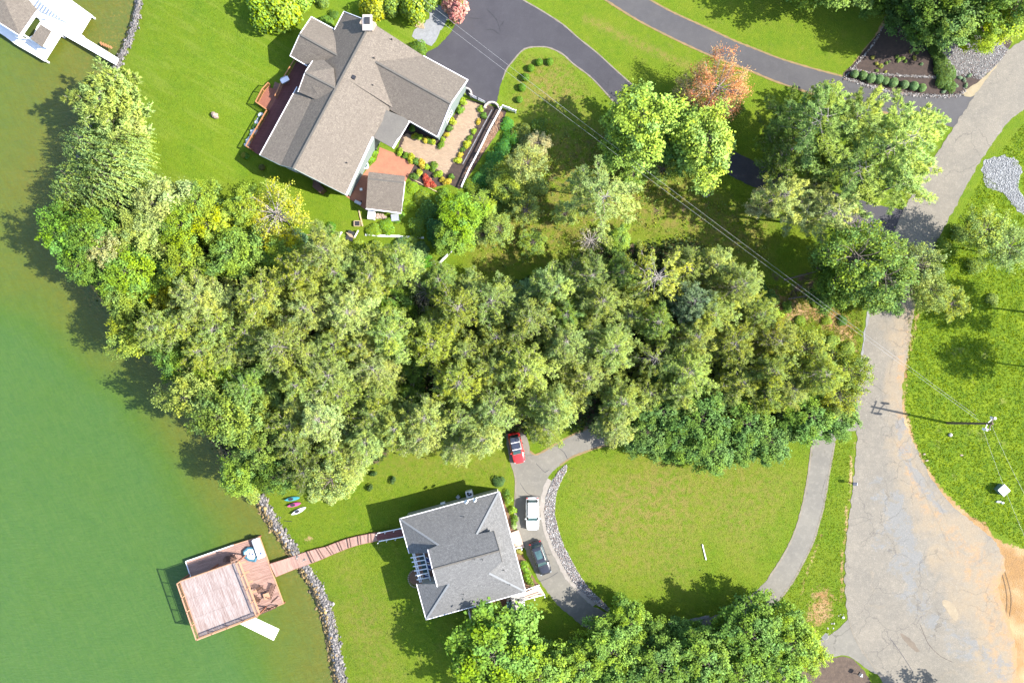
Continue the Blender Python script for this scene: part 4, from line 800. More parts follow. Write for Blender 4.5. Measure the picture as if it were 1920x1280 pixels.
for (px, py, r, k, c, d, nm, hs) in [(1200,228,66,'broad1',LIME,'lime green tree','broadleaf_tree',1.0),(1178,268,50,'broad0',(.13,.19,.04),'green tree','broadleaf_tree',.9),(1318,270,64,'broad2',(.17,.225,.045),'light green tree','broadleaf_tree',1.0),(1255,270,36,'broad3',(.09,.15,.04),'green tree','broadleaf_tree',.9),
    (1350,160,62,'rust0',RUST,'rust-red dying tree','dying_tree',1.0),(1300,170,36,'rust0',(.26,.2,.11),'greyish thin tree','dying_tree',.8),(988,310,36,'thin0',(.19,.22,.08),'pale grey-green tree','broadleaf_tree',.7),(1130,375,62,'feather0',(.20,.245,.08),'pale feathery pine','pine_tree',.9),(1085,350,32,'feather1',LTPINE,'pale pine','pine_tree',.9),
    (1162,448,24,'broad2',(.13,.18,.03),'yellow shrub-like tree','broadleaf_tree',.8),(1108,450,28,'dead0',GREY,'leafless twiggy tree','bare_tree',.7),
    (1525,235,86,'wpine0',(.14,.195,.05),'big green white pine','pine_tree',1.0),(1685,270,88,'wpine1',LTPINE,'big light green white pine','pine_tree',1.0),(1600,325,74,'wpine0',(.15,.20,.055),'big green white pine','pine_tree',.92),(1600,225,62,'feather1',LTPINE,'light green pine','pine_tree',1.1),(1470,290,42,'pine2',GREEN,'dark green pine','pine_tree',1.0),(1690,345,52,'feather0',LTPINE,'light green pine','pine_tree',1.0),
    (1462,370,52,'feather1',PALE,'pale open pine','pine_tree',1.0),(1555,400,50,'feather0',PALE,'pale bare-twigged pine','pine_tree',1.0),(1425,385,30,'thin1',GREY,'grey thin tree','broadleaf_tree',.9),(1612,415,30,'dead0',(.3,.28,.2),'bare pale-twigged tree','bare_tree',1.2),
    (1590,485,66,'thin1',(.11,.16,.03),'open green tree over road','broadleaf_tree',1.0),(1640,520,60,'thin2',(.10,.15,.03),'open green tree over the road','broadleaf_tree',1.0),(1575,530,46,'broad2',(.09,.14,.025),'green tree','broadleaf_tree',.95),(1640,475,46,'thin0',(.12,.17,.035),'thin green tree','broadleaf_tree',1.0),(1712,500,44,'thin1',(.15,.18,.06),'thin olive roadside tree','broadleaf_tree',1.0),(1730,545,38,'thin2',(.14,.18,.04),'thin tree over the road','broadleaf_tree',1.0),(1650,555,36,'broad0',(.09,.14,.03),'green tree','broadleaf_tree',.9),
    (1835,435,44,'thin0',(.16,.20,.05),'thin olive tree','broadleaf_tree',.75),(1880,465,42,'thin2',(.16,.21,.06),'pale thin tree','broadleaf_tree',.75),(1775,570,34,'thin1',(.16,.20,.03),'thin yellow-green tree','broadleaf_tree',.7),
    (862,405,42,'broad1',(.125,.195,.02),'bright green tree','broadleaf_tree',.8),(850,440,34,'broad3',(.12,.185,.03),'green tree','broadleaf_tree',.8),(905,395,28,'broad0',YELLOW,'yellow-green tree','broadleaf_tree',.7),(950,355,30,'broad2',(.17,.20,.04),'olive tree','broadleaf_tree',.6),(935,430,30,'thin2',(.14,.18,.05),'thin green tree','broadleaf_tree',.6),(985,395,30,'thin1',(.15,.18,.05),'thin grey-green tree','broadleaf_tree',.6),
    (1010,270,24,'thin1',GREY,'grey-green thin tree','broadleaf_tree',.5),(1060,400,24,'thin2',LTPINE,'pale thin tree','broadleaf_tree',.5),(1185,330,26,'thin0',LIME,'light green thin tree','broadleaf_tree',.7),(1240,320,30,'thin1',(.15,.20,.04),'light thin tree','broadleaf_tree',.7),
    (1500,400,40,'feather0',PALE,'pale open pine','pine_tree',1.0),(1520,350,34,'feather1',PALE,'pale open pine','pine_tree',1.0),(1745,235,36,'wpine0',LTPINE,'light green white pine','pine_tree',1.1),(1470,235,40,'wpine1',GREEN,'green white pine','pine_tree',1.0),(1560,180,34,'wpine1',LTPINE,'light green white pine','pine_tree',1.0),(1540,480,30,'thin1',GREEN,'thin green tree','broadleaf_tree',.8),
    (880,440,22,'broad2',(.14,.20,.03),'small green tree','broadleaf_tree',.5),(905,440,20,'thin1',PALE,'small pale tree','broadleaf_tree',.5),(1000,455,26,'thin0',GREEN,'thin green tree','broadleaf_tree',.5),(965,335,22,'broad1',(.18,.22,.05),'small olive tree','broadleaf_tree',.5),
    (1735,20,48,'broad0',DARK,'dark green tree','broadleaf_tree',1.1),(1705,-5,44,'broad1',(.06,.10,.03),'dark green tree','broadleaf_tree',1.1),(1790,35,52,'broad2',(.10,.15,.045),'green tree','broadleaf_tree',1.1),(1780,-15,50,'broad3',DARK,'dark green tree','broadleaf_tree',1.2),(1855,45,42,'broad3',(.17,.21,.015),'yellow-green tree','broadleaf_tree',1.1),(1850,-10,54,'broad0',DARK,'dark green tree','broadleaf_tree',1.3),(1905,10,44,'thin2',DARK,'dark thin tree','broadleaf_tree',1.2),(1650,-8,34,'broad1',DARK,'dark green tree','broadleaf_tree',.9),(1890,50,30,'dead0',GREY,'bare grey tree','bare_tree',1.2),(1380,205,16,'thin2',GREEN,'small thin green tree','broadleaf_tree',.8)]:
    tree(k, px, py, r*1.05, d, c, nm, 'tree', rg_, hs=hs)
# willow and neighbours on the shore, sparse tree below the left house
tree('juniper0', 205, 195, 62, '', (.20, .235, .075), 'juniper_tree', 'tree', label='pale feathery evergreen at the lake edge, topmost of the shoreline trees', hs=1.1)
tree('juniper0', 235, 245, 42, '', (.19, .215, .085), 'juniper_tree', 'tree', label='greyish feathery evergreen just below and right of the topmost shoreline tree', hs=.9)
tree('willow0', 215, 335, 72, '', (.165, .220, .065), 'willow_tree', 'tree', label='largest weeping willow with hanging strands at the lake edge')
tree('willow1', 145, 350, 48, '', (.165, .220, .065), 'willow_tree', 'tree', label='weeping willow reaching farthest out over the water')
tree('willow1', 165, 275, 44, '', (.15, .20, .065), 'willow_tree', 'tree', label='small upper willow between the feathery evergreen and the big willow')
tree('willow1', 245, 285, 42, '', (.165, .225, .055), 'willow_tree', 'tree', label='small willow on the lawn side of the big willow')
tree('sparse0', 515, 400, 62, '', (.25, .26, .03), 'sparse_tree', 'tree', label='sparse yellow-leaved tree with bare grey branches below the brown-roofed house', hs=.85)
tree('broad2', 535, 470, 40, '', (.22, .225, .02), 'broadleaf_tree', 'tree', label='yellow-green tree just below the sparse bare-branched tree', hs=.8)
tree('dead0', 430, 868, 22, '', GREY, 'fallen_bare_tree', 'tree', label='bare grey tree leaning over the water at the foot of the wood', hs=.5)
# shrubs on the top edge
for (px, py, r, c, lb) in [(492,20,30,BRIGHT,'green shrub at the top edge, leftmost of the row beside the shaded lawn'),(528,14,32,(.15,.20,.02),'lime shrub at the top edge, second of the row left of the chimney'),(562,-2,24,BRIGHT,'green shrub at the top edge, third of the row left of the chimney'),(604,-4,15,GREEN,'small green shrub at the top edge nearest the left gable'),
    (703,14,24,(.19,.21,.02),'yellow-green shrub at the top edge just right of the chimney'),(733,6,22,GREEN,'dark green shrub at the top edge between two yellow-green ones'),(775,10,30,(.16,.20,.02),'yellow-green shrub at the top edge above the gravel pile'),(805,0,22,GREEN,'green shrub at the top edge beside the pink bush'),
    (856,14,22,(.36,.16,.17),'pink-flowering bush at the corner of the dark driveway'),(612,40,13,(.07,.13,.02),'small green bush in the notch between the two roof gables'),(626,28,9,(.06,.11,.02),'tiny dark bush tucked beside the upper gable wall'),(784,88,14,(.07,.13,.02),'green shrub against the long wall near the driveway corner')]:
    tree('bush%d' % RT.randint(0, 1), px, py, r, '', c, 'shrub', 'shrub', 'shrubs near the brown-roofed house', label=lb, hs=1.7 if r > 16 else .9)
# trees just outside the frame whose shade falls into it
for (px, py, r) in [(1560,-70,70),(1640,-95,70),(1480,-75,50),(1720,-110,70),(2030,585,60),(2000,690,46),(1850,1390,60),(1770,1385,50),(520,-85,50),(1140,-110,40)]:
    tree(('thin%d' % RT.randint(0, 2)) if px > 1990 and py > 500 else 'broad%d' % RT.randint(0, 3), px, py, r, 'leafy tree beyond picture edge', GREEN, 'broadleaf_tree', 'tree', 'trees beyond the picture edge')
# hedge-like shrubs, rough shrubs around fence and wood margin
hb = 'bushes beside the white fence'
for (px, py, r, c) in [(952,232,11,(.05,.14,.02)),(960,255,12,(.04,.12,.02)),(945,275,13,(.04,.12,.025)),(930,295,13,(.05,.13,.03)),(915,315,12,(.06,.13,.03)),(900,335,13,(.04,.11,.03)),(885,350,12,(.10,.15,.02)),(925,325,13,(.12,.16,.03)),(980,250,16,(.09,.11,.03)),(985,275,18,(.08,.10,.035)),(940,320,14,(.16,.19,.03)),(905,370,13,(.05,.12,.03)),(880,375,13,(.12,.16,.03)),(935,345,13,(.17,.19,.03)),
    (1010,240,14,(.08,.12,.02)),(1000,345,20,(.15,.18,.06)),(960,385,18,(.13,.16,.04)),(930,390,14,(.10,.14,.03))]:
    tree('bush%d' % RT.randint(0, 1), px, py, r*1.15, 'bush beside the white fence', c, 'bush', 'bush', hb, hs=.7)
for (px, py, r, c) in [(800,395,16,(.05,.10,.02)),(815,430,16,(.04,.09,.03)),(780,425,14,(.08,.13,.02)),(835,375,14,(.09,.15,.02)),(770,455,12,(.12,.16,.03)),(725,425,11,(.10,.17,.02)),(745,405,9,(.08,.15,.02)),(700,430,10,(.12,.17,.02)),(560,450,16,(.07,.12,.06)),(620,430,9,(.07,.15,.02)),(600,452,14,(.08,.13,.05)),(700,470,16,(.12,.16,.03)),(760,465,15,(.08,.13,.05)),(790,470,14,(.06,.11,.04)),(650,478,16,(.13,.17,.03)),(800,490,10,(.06,.16,.02)),(785,487,9,(.06,.16,.02)),(640,452,10,(.14,.18,.03)),(670,462,10,(.15,.18,.02)),(825,455,12,(.04,.09,.03)),(765,385,10,(.16,.23,.01)),(775,350,9,(.14,.21,.01)),(790,370,12,(.13,.18,.02))]:
    tree('bush%d' % RT.randint(0, 1), px, py, r*1.2, 'low garden bush', c, 'bush', 'bush', 'low bushes around the garden shed', hs=.6)
for (px, py, r, c) in [(1408,588,12,(.13,.20,.02)),(1440,560,14,(.07,.12,.03)),(1455,590,10,(.14,.21,.015)),(1425,545,14,(.05,.10,.02)),(1475,575,8,(.07,.12,.02)),(1530,570,7,(.10,.15,.02)),(1580,600,8,(.05,.10,.02)),(1500,600,8,(.12,.17,.02)),(1560,640,10,(.14,.18,.03)),(1520,640,9,(.13,.17,.03)),(1590,650,9,(.12,.17,.03)),(1550,600,7,(.12,.16,.02)),
    (470,925,14,(.15,.19,.04)),(500,905,14,(.08,.12,.03)),(590,925,12,PALE),(625,925,14,PALE),(650,915,10,GREEN),(440,915,11,GREEN),(660,900,12,PALE),(936,903,9,(.05,.09,.03)),(1830,500,14,(.11,.15,.03)),(1800,440,14,(.10,.14,.03)),(1770,460,11,(.12,.17,.03)),(1860,560,10,(.13,.17,.03)),
    (1415,560,10,(.06,.12,.02)),(1390,640,12,(.1,.14,.02))]:
    tree('bush%d' % RT.randint(0, 1), px, py, r*1.2, 'low wild bush', c, 'bush', 'bush', 'wild bushes on the wood margin', hs=.7)
# rows of clipped shrubs
ords = ['first', 'second', 'third', 'fourth', 'fifth', 'sixth', 'seventh', 'eighth', 'ninth', 'tenth']
for i, (px, py, r) in enumerate([(1602,139,7.5),(1618,142,8),(1632.6,147,9),(1648,148.5,8.5),(1660,152,7.5),(1674.5,155,9),(1695.5,159,8),(1713,161.5,8.5),(1728,165,8)]):
    tree('ball0', px, py, r, '', (.095, .15, .075), 'boxwood', 'shrub', 'round shrubs in the dark bed by the upper driveway', label='%s round clipped shrub from the left in the row along the upper driveway' % ords[i])
for i, (px, py, r) in enumerate([(1031,116,7),(1011,117,7),(995,128,7),(985,145,7.5),(979,164,7.5),(974,187,6.5)]):
    tree('ball0', px, py, r, '', (.07, .14, .015), 'boxwood', 'shrub', 'round shrubs curving across the lawn by the dark driveway', label='%s round shrub, counted from the top right, curving beside the dark driveway' % ords[i])
bedp = [(867,190),(862,206),(847,227),(842,240),(837,252),(830,262),(826,272),(812,267),(804,264),(797,262),(784,256),(772,242),(777,255),(907,215),(897,228),(887,246),(880,258),(874,270),(868,280),(862,290),(750,285),(762,292),(770,297),(780,301),(790,307),(800,312),(810,318),(787,323),(776,330),(830,337),(821,326),(815,310),(858,300),(846,330),(838,340),(900,205)]
bedc = [(.15,.21,.02),(.09,.15,.02),(.22,.24,.02),(.06,.11,.02),(.28,.22,.03)]
for i, (px, py) in enumerate(bedp):
    tree('small%d' % (i % 2), px, py, RT.uniform(5, 8.5), 'small courtyard bed plant', bedc[i % 5], 'bed_plant', 'plant', 'small plants around the paved courtyard')
for i, (px, py) in enumerate([(797,334),(804,338),(810,346),(800,345)]):
    tree('small%d' % (i % 2), px, py, 7, '', (.26, .05, .03), 'red_flower_plant', 'plant', 'red-flowering plants below the courtyard', label='%s of four red-flowering plants below the paved courtyard' % ['topmost', 'second from top', 'lowest', 'leftmost low'][i])
for i in range(34):
    px = 1625 + RT.uniform(-10, 135); py = 100 + RT.uniform(-12, 40)
    if py > 128 - (px-1740)*.1 or px < 1640 - (py-80)*.7 + 10: continue
    tree('small%d' % (i % 2), px, py, RT.uniform(2.2, 4.5), 'tiny plant in dark mulch', RT.choice([(.12,.17,.04),(.20,.19,.05),(.10,.15,.08)]), 'bed_plant', 'plant', 'tiny plants dotted in the dark mulch bed')
for (px, py, r) in [(1752,92,10),(1758,105,11),(1764,118,12),(1772,132,13),(1770,148,12),(1780,160,10),(1745,78,10),(1740,66,10),(1783,140,10)]:
    tree('bush%d' % RT.randint(0, 1), px, py, r*1.2, 'dark shrub beside gravel', (.06, .10, .022), 'shrub', 'shrub', 'dark shrubs dividing the mulch bed from the gravel', hs=.8)
for (px, py) in [(1800,145),(1808,150),(1818,142),(1793,160),(1785,168),(1770,172),(1812,160)]:
    tree('small0', px, py, 4, 'small blue-green plant', (.12,.17,.12), 'bed_plant', 'plant', 'blue-green plants in the bed corner')
for (px, py, r, c) in [(955,935,9,(.10,.16,.02)),(961,955,8,(.11,.17,.02)),(964,975,8,(.08,.14,.03)),(965,985,6,(.20,.25,.13)),(974,1030,8,(.18,.16,.05)),(983,1062,9,(.10,.17,.02)),(988,1078,9,(.10,.17,.02)),(993,1090,8,(.10,.16,.02)),(950,925,7,(.06,.11,.02))]:
    tree('small%d' % RT.randint(0, 1), px, py, r, 'shrub beside grey-roofed house', c, 'shrub', 'shrub', 'shrubs in the bed along the grey-roofed house front')
for i, (px, py) in enumerate([(700, 888), (694, 914), (736, 900)]):
    tree('small0', px, py, 6, '', (.04, .07, .03), 'seedling', 'plant', 'dark seedlings on the lawn', label=['dark seedling on the lawn, nearest the wood', 'dark seedling on the lawn, lowest of three', 'dark seedling on the lawn, rightmost of three'][i], hs=1.4)
tree('small0', 207, 131, 5, '', (.06, .12, .02), 'shrub', 'shrub', label='tiny round shrub on the shore wall by the white dock walkway')
for (px, py, r) in [(690,272,8),(700,285,8),(694,298,8),(706,272,6),(712,262,5)]:
    tree('small1', px, py, r, 'bright plant beside red patio', (.10,.19,.015), 'plant', 'plant', 'plants in the nook beside the red patio')

# ------------------------------------------------------------------ stuff: undergrowth, grass tufts, rocks
def scatter(poly, n, rg):
    p = gp(poly); lo = p.min(0); hi = p.max(0); out = []
    while sum(len(o_) for o_ in out) < n:
        q = rg.uniform(lo, hi, (n, 2)); out.append(q[inside(q[:, 0], q[:, 1], p)])
    q = np.vstack(out)[:n]; return q
def leaf_stuff(name, poly, n, leaf, hmax, color, label, seed, matn='leaf', tuft=6, spread=.16, avoid=None):
    rg = np.random.default_rng(seed); q = scatter(poly, n, rg)
    if avoid:
        for a_ in avoid: q = q[~inside(q[:, 0], q[:, 1], gp(a_))]
    z = gz(q[:, 0], q[:, 1]); d = shore_d(q[:, 0], q[:, 1]); k_ = d > 1.2; q = q[k_]; z = z[k_]; n = len(q)
    cid = np.repeat(np.arange(n), tuft); c = np.stack([q[cid, 0], q[cid, 1], z[cid]], -1) + rg.normal(size=(n*tuft, 3))*spread; c[:, 2] = z[cid] + rg.uniform(.03, hmax, n*tuft)*(.4+.6*rg.uniform(size=n)[cid])
    nr = unit(rg.normal(size=c.shape)*.6+np.array([0, 0, .8])); V = leaf_quads(rg, c, nr, leaf)
    me_ = npmesh(name, V, 4, {'leaf': np.clip(rg.normal(.5, .24, len(c)), 0, 1), 'clump': rg.uniform(0, 1, n)[cid]}); me_.materials.append(M[matn])
    o_ = link_mesh(name, me_); o_.color = (*color, 1); tag(o_, label, kind='stuff', cat='undergrowth'); return o_
leaf_stuff('undergrowth', FOREST, 13000, .15, 1.4, (.055, .085, .022), 'dark leafy undergrowth on the floor of the wood', 5, spread=.5)
leaf_stuff('weeds', [(975,225),(1150,250),(1440,420),(1440,500),(1200,430),(900,520),(880,400),(930,330)], 700, .09, .4, (.17, .23, .03), 'scattered low weeds under the open trees by the power lines', 15, spread=.22, avoid=[LEFTD])
def blades(name, poly, n, h, color, label, seed, w=.03, avoid=(), cat='grass', per=4):
    rg = np.random.default_rng(seed); q = scatter(poly, n, rg)
    for a_ in avoid: q = q[~inside(q[:, 0], q[:, 1], gp(a_))]
    z = gz(q[:, 0], q[:, 1]); n = len(q); cid = np.repeat(np.arange(n), per); b0 = np.stack([q[cid, 0], q[cid, 1], z[cid]], -1) + rg.normal(size=(n*per, 3))*np.array([.05, .05, 0])
    d = rg.normal(size=(n*per, 3))*.7; d[:, 2] = .8; d = unit(d); s = unit(np.cross(d, rg.normal(size=d.shape))); L_ = h*rg.uniform(.5, 1.4, (n*per, 1))*(rg.uniform(.5, 1.5, n)[cid])[:, None]
    V = np.stack([b0-s*w, b0+s*w, b0+d*L_], 1).reshape(-1, 3)
    me_ = npmesh(name, V, 3, {'leaf': np.clip(rg.normal(.5, .22, len(d)), 0, 1), 'clump': rg.uniform(0, 1, n)[cid]}); me_.materials.append(M['leaf'])
    o_ = link_mesh(name, me_); o_.color = (*color, 1); tag(o_, label, kind='stuff', cat=cat); return o_
VIS_E = [(1702,600),(1700,700),(1697,775),(1728,865),(1775,922),(1830,975),(1935,1035),(1960,1030),(1960,180),(1850,320),(1775,450),(1725,540)]
blades('rough_grass', VIS_E, 24000, .15, (.20, .29, .012), 'rough tussocky grass on the field right of the road', 6, w=.045, avoid=[[(1842,318),(1850,300),(1880,292),(1915,320),(1925,402),(1880,362)]])
blades('verge_grass', [(1522,835),(1600,830),(1588,1000),(1585,1150),(1560,1185),(1500,1190),(1440,1140),(1500,1050),(1550,900)], 5000, .12, (.20, .28, .015), 'tufted grass on the verge between loop drive and road', 7, w=.03, avoid=[LOOP_OUT])
blades('lawn_grass', LOOP_IN, 17000, .05, (.15, .20, .008), 'short mown grass inside the loop drive', 8, w=.028, avoid=[GRAVEL])
blades('lawn_grass', [(500,990),(560,1080),(625,1200),(660,1300),(830,1300),(900,1140),(780,1150),(740,980),(950,900),(945,840),(700,850),(600,930),(490,930)], 14000, .05, (.14, .20, .008), 'mown lawn running down to the rocky shore', 9, w=.028)
blades('lawn_grass', [(260,-20),(480,-20),(560,60),(540,110),(470,200),(440,280),(560,340),(640,380),(640,430),(420,380),(300,330),(280,200),(225,140)], 14000, .045, (.13, .20, .008), 'smooth green lawn left of the brown-roofed house', 10, w=.028)
blades('wild_grass', [(1400,520),(1620,580),(1605,760),(1560,700),(1450,620)], 5000, .2, (.26, .28, .04), 'dry wild grass between the wood and the road', 12, w=.035, avoid=[ROAD])
blades('driveway_verge_grass', [(950,100),(1060,110),(1150,200),(1400,370),(1560,430),(1440,520),(1200,440),(900,500),(860,540),(840,500),(900,440),(1000,330),(960,210),(940,190)], 16000, .07, (.16, .22, .012), 'uneven grass under the scattered trees by the power lines', 13, w=.03, avoid=[LEFTD])

def rocks(name, poly, n, smin, smax, mats, label, seed, zoff=0.0, cat='rocks', parent=None, line=None, width=1.0):
    rg = np.random.default_rng(seed)
    if line is not None:
        L = gp(catmull(line, 6)); seg = np.linalg.norm(np.diff(L, axis=0), axis=1); cs = np.concatenate([[0], np.cumsum(seg)]); u = rg.uniform(0, cs[-1], n)
        i = np.clip(np.searchsorted(cs, u)-1, 0, len(seg)-1); f = ((u-cs[i])/seg[i])[:, None]; q = L[i]*(1-f)+L[i+1]*f
        d = (L[i+1]-L[i])/seg[i][:, None]; q = q + np.stack([d[:, 1], -d[:, 0]], -1)*(rg.normal(size=(n, 1))*width*.45)
    else: q = scatter(poly, n, rg)
    z = np.maximum(gz(q[:, 0], q[:, 1]), -2.75) + zoff
    base = np.array([[1,0,0],[-1,0,0],[0,1,0],[0,-1,0],[0,0,1],[.62,.62,.45],[-.62,.62,.45],[.62,-.62,.45],[-.62,-.62,.45]], float)
    fcs = [(0,5,7),(2,6,5),(1,8,6),(3,7,8),(4,6,8),(4,5,6),(4,7,5),(4,8,7),(0,2,5),(2,1,6),(1,3,8),(3,0,7)]
    s = (smin + (smax-smin)*rg.uniform(0, 1, n)**3.2)[:, None, None]; a = rg.uniform(0, 6.28, n); ca_, sa_ = np.cos(a), np.sin(a)
    B = base[None]*s*rg.uniform(.65, 1.3, (n, 9, 1))*np.stack([rg.uniform(.8, 1.3, n), rg.uniform(.7, 1, n), rg.uniform(.5, .9, n)], -1)[:, None, :]
    X = B[..., 0]*ca_[:, None]-B[..., 1]*sa_[:, None]; Y = B[..., 0]*sa_[:, None]+B[..., 1]*ca_[:, None]
    V = np.stack([X+q[:, 0:1], Y+q[:, 1:2], B[..., 2]+z[:, None]], -1).reshape(-1, 3); Fc = (np.array(fcs)[None]+9*np.arange(n)[:, None, None]).reshape(-1, 3)
    me_ = bpy.data.meshes.new(name); me_.vertices.add(len(V)); me_.vertices.foreach_set('co', V.astype(np.float32).ravel()); me_.loops.add(Fc.size); me_.loops.foreach_set('vertex_index', Fc.astype(np.int32).ravel())
    me_.polygons.add(len(Fc)); me_.polygons.foreach_set('loop_start', np.arange(0, Fc.size, 3, dtype=np.int32)); me_.update(calc_edges=True)
    o_ = link_mesh(name, me_, mats); tag(o_, label, kind='stuff', cat=cat); return o_
def rockmat(name, cols):
    m, nt, b, o = new_mat(name); t = NT(nt); r = t.n('ShaderNodeValToRGB'); t.l(t.n('ShaderNodeNewGeometry').outputs['Random Per Island'], r.inputs[0])
    r.color_ramp.interpolation = 'CONSTANT'; e = r.color_ramp.elements; e[0].color = (*cols[0], 1); e[1].position = 1-1/len(cols); e[1].color = (*cols[-1], 1)
    for i, c in enumerate(cols[1:-1]): x = e.new((i+1)/len(cols)); x.color = (*c, 1)
    t.l(t.mix(t.math('MULTIPLY', t.rng(t.noise(9, 3), .3, .7), .4), r.outputs[0], (.15, .13, .12)), b.inputs['Base Color']); b.inputs['Roughness'].default_value = .85; return m
M['riprap'] = rockmat('riprap_rock', [(.17,.16,.15),(.12,.115,.112),(.085,.08,.078),(.23,.21,.20),(.14,.12,.105),(.065,.06,.058)])
M['wetrock'] = rockmat('wet_algae_rock', [(.24,.15,.04),(.17,.11,.03),(.30,.20,.06),(.11,.08,.03)])
M['strip'] = rockmat('strip_stone', [(.25,.24,.23),(.09,.085,.085),(.20,.14,.115),(.38,.37,.36),(.06,.055,.06),(.15,.14,.14)])
low = [(472,938),(494,975),(524,1022),(551,1062),(584,1112),(606,1170),(618,1235),(630,1300)]
rocks('shore_rocks', None, 3900, .07, .32, M['riprap'], 'grey riprap rocks lining the lower shore beside the boardwalk', 21, .05, line=[(x+6, y-2) for x, y in low], width=.85)
rocks('wet_rocks', None, 1100, .08, .36, M['wetrock'], 'brown wet rocks along the waterline below the riprap', 22, .10, line=[(x-5, y+1) for x, y in low], width=.8)
rocks('shore_rocks', None, 1100, .08, .24, M['riprap'], 'pale rocks edging the upper shore beside the white dock', 23, .15, line=[(250,-20),(242,30),(231,65),(217,97),(206,122),(193,150)], width=.7)
rocks('shore_rocks', None, 260, .15, .40, M['riprap'], 'rocks on the shore under the willows', 24, .1, line=[(168,190),(150,235),(139,285),(130,335)], width=.9)
rocks('strip_stones', GRAVEL, 6500, .04, .12, M['strip'], 'mixed stones in the curved strip inside the loop drive', 25, .05, cat='stones')
rocks('driveway_edge_stones', None, 1100, .05, .12, M['strip'], 'edging stones along the mulch bed above the upper driveway', 26, .08, line=[(1581,146),(1600,152),(1640,165),(1680,174),(1740,180),(1790,180),(1810,170)], width=.3, cat='stones')
rocks('bed_edge_stones', None, 600, .05, .11, M['strip'], 'stones of the low inner wall across the mulch bed', 27, .10, line=[(1592,128),(1630,137),(1680,142),(1720,144),(1758,146)], width=.22, cat='stones')
rocks('bed_edge_stones', None, 300, .05, .12, M['strip'], 'stones along the slanting upper edge of the mulch bed', 30, .08, line=[(1585,143),(1610,115),(1640,78),(1668,25)], width=.2, cat='stones')
rocks('apron_gravel', [(1765,95),(1800,66),(1860,72),(1890,97),(1850,140),(1838,150),(1800,142),(1785,132)], 4500, .03, .11, M['strip'], 'grey gravel heaped between the dark bed and the road', 28, .04, cat='gravel')
rocks('pile_gravel', [(1842,318),(1850,300),(1880,292),(1906,300),(1915,320),(1908,350),(1925,385),(1925,402),(1905,390),(1880,362),(1850,350)], 5000, .03, .10, rockmat('bluegrey_stone', [(.30,.31,.32),(.22,.23,.235),(.36,.37,.38),(.14,.145,.15)]), 'blue-grey gravel pile on the grass right of the road', 29, .06, cat='gravel')
rocks('fence_mulch', [(944,212),(938,240),(892,308),(870,326),(905,270),(938,208)], 700, .04, .1, rockmat('mulch_chip', [(.28,.16,.09),(.18,.10,.06),(.34,.22,.13)]), 'brown mulch chips along the white fence', 31, .03, cat='mulch')
rocks('field_stones', [(1560,1150),(1590,1150),(1570,1190),(1545,1190)], 10, .08, .2, M['stone'], 'few loose stones at the corner of the grass verge', 32, .0, cat='stones')
# ------------------------------------------------------------------ buildings
def roof_face(pts, mat_, parent, name='roof_slope', t=.16, label=None):
    pts = [Vector(p) for p in pts]; n = len(pts)
    area = sum(pts[i].x*pts[(i+1) % n].y-pts[(i+1) % n].x*pts[i].y for i in range(n))
    if area < 0: pts = pts[::-1]
    nrm = Vector((0, 0, 0))
    for i in range(n):
        a, b_ = pts[i], pts[(i+1) % n]; nrm += a.cross(b_)
    nrm.normalize(); hz = Vector((0, 0, 1)).cross(nrm); hz = hz.normalized() if hz.length > 1e-4 else Vector((1, 0, 0)); sl = nrm.cross(hz).normalized()
    off = Vector(parent.location); loc = [p-off for p in pts]
    vs = loc + [p - Vector((0, 0, t)) for p in loc]
    fs = [tuple(range(n)), tuple(reversed(range(n, 2*n)))] + [((i+1) % n, i, i+n, (i+1) % n+n) for i in range(n)]
    me = bpy.data.meshes.new(name); me.from_pydata([tuple(v) for v in vs], [], fs); uv = me.uv_layers.new(name='UVMap')
    for lp in me.loops:
        p = Vector(vs[lp.vertex_index]) + off; uv.data[lp.index].uv = (p.dot(hz), p.dot(sl))
    o = link_mesh(name, me, mat_, parent)
    if label: o['label'] = label
    return o
def fascia(name, pts, parent, w=.10, h=.2, mat_=None, dz=.03):
    mb = MB()
    for a, b_ in zip(pts[:-1], pts[1:]):
        a = Vector(a); b_ = Vector(b_); mb.bar(a+Vector((0, 0, dz-h*.4)), b_+Vector((0, 0, dz-h*.4)), w, h)
    return mb.build(name, mat_ or M['white_trim'], parent)
def gable_block(mb, c, ridge, zb):
    """c: four eave corners (Vector) in order a,b,c,d; ridge r0 (between d-a side) and r1 (between b-c side)"""
    a, b_, cc, d = c; r0, r1 = ridge
    vs = [(p.x, p.y, zb) for p in c] + [tuple(p) for p in c] + [tuple(r0), tuple(r1)]
    mb.add(vs, [(0, 3, 2, 1), (0, 1, 5, 4), (1, 2, 6, 9, 5), (2, 3, 7, 6), (3, 0, 4, 8, 7), (4, 5, 9, 8), (6, 7, 8, 9)])
def lerp(a, b_, t): return a*(1-t)+b_*t
def shrink(c, k):
    ctr = sum(c, Vector((0, 0, 0)))/len(c); out = []
    for p in c:
        d = Vector((p.x-ctr.x, p.y-ctr.y, 0)); out.append(p - d.normalized()*k)
    return out
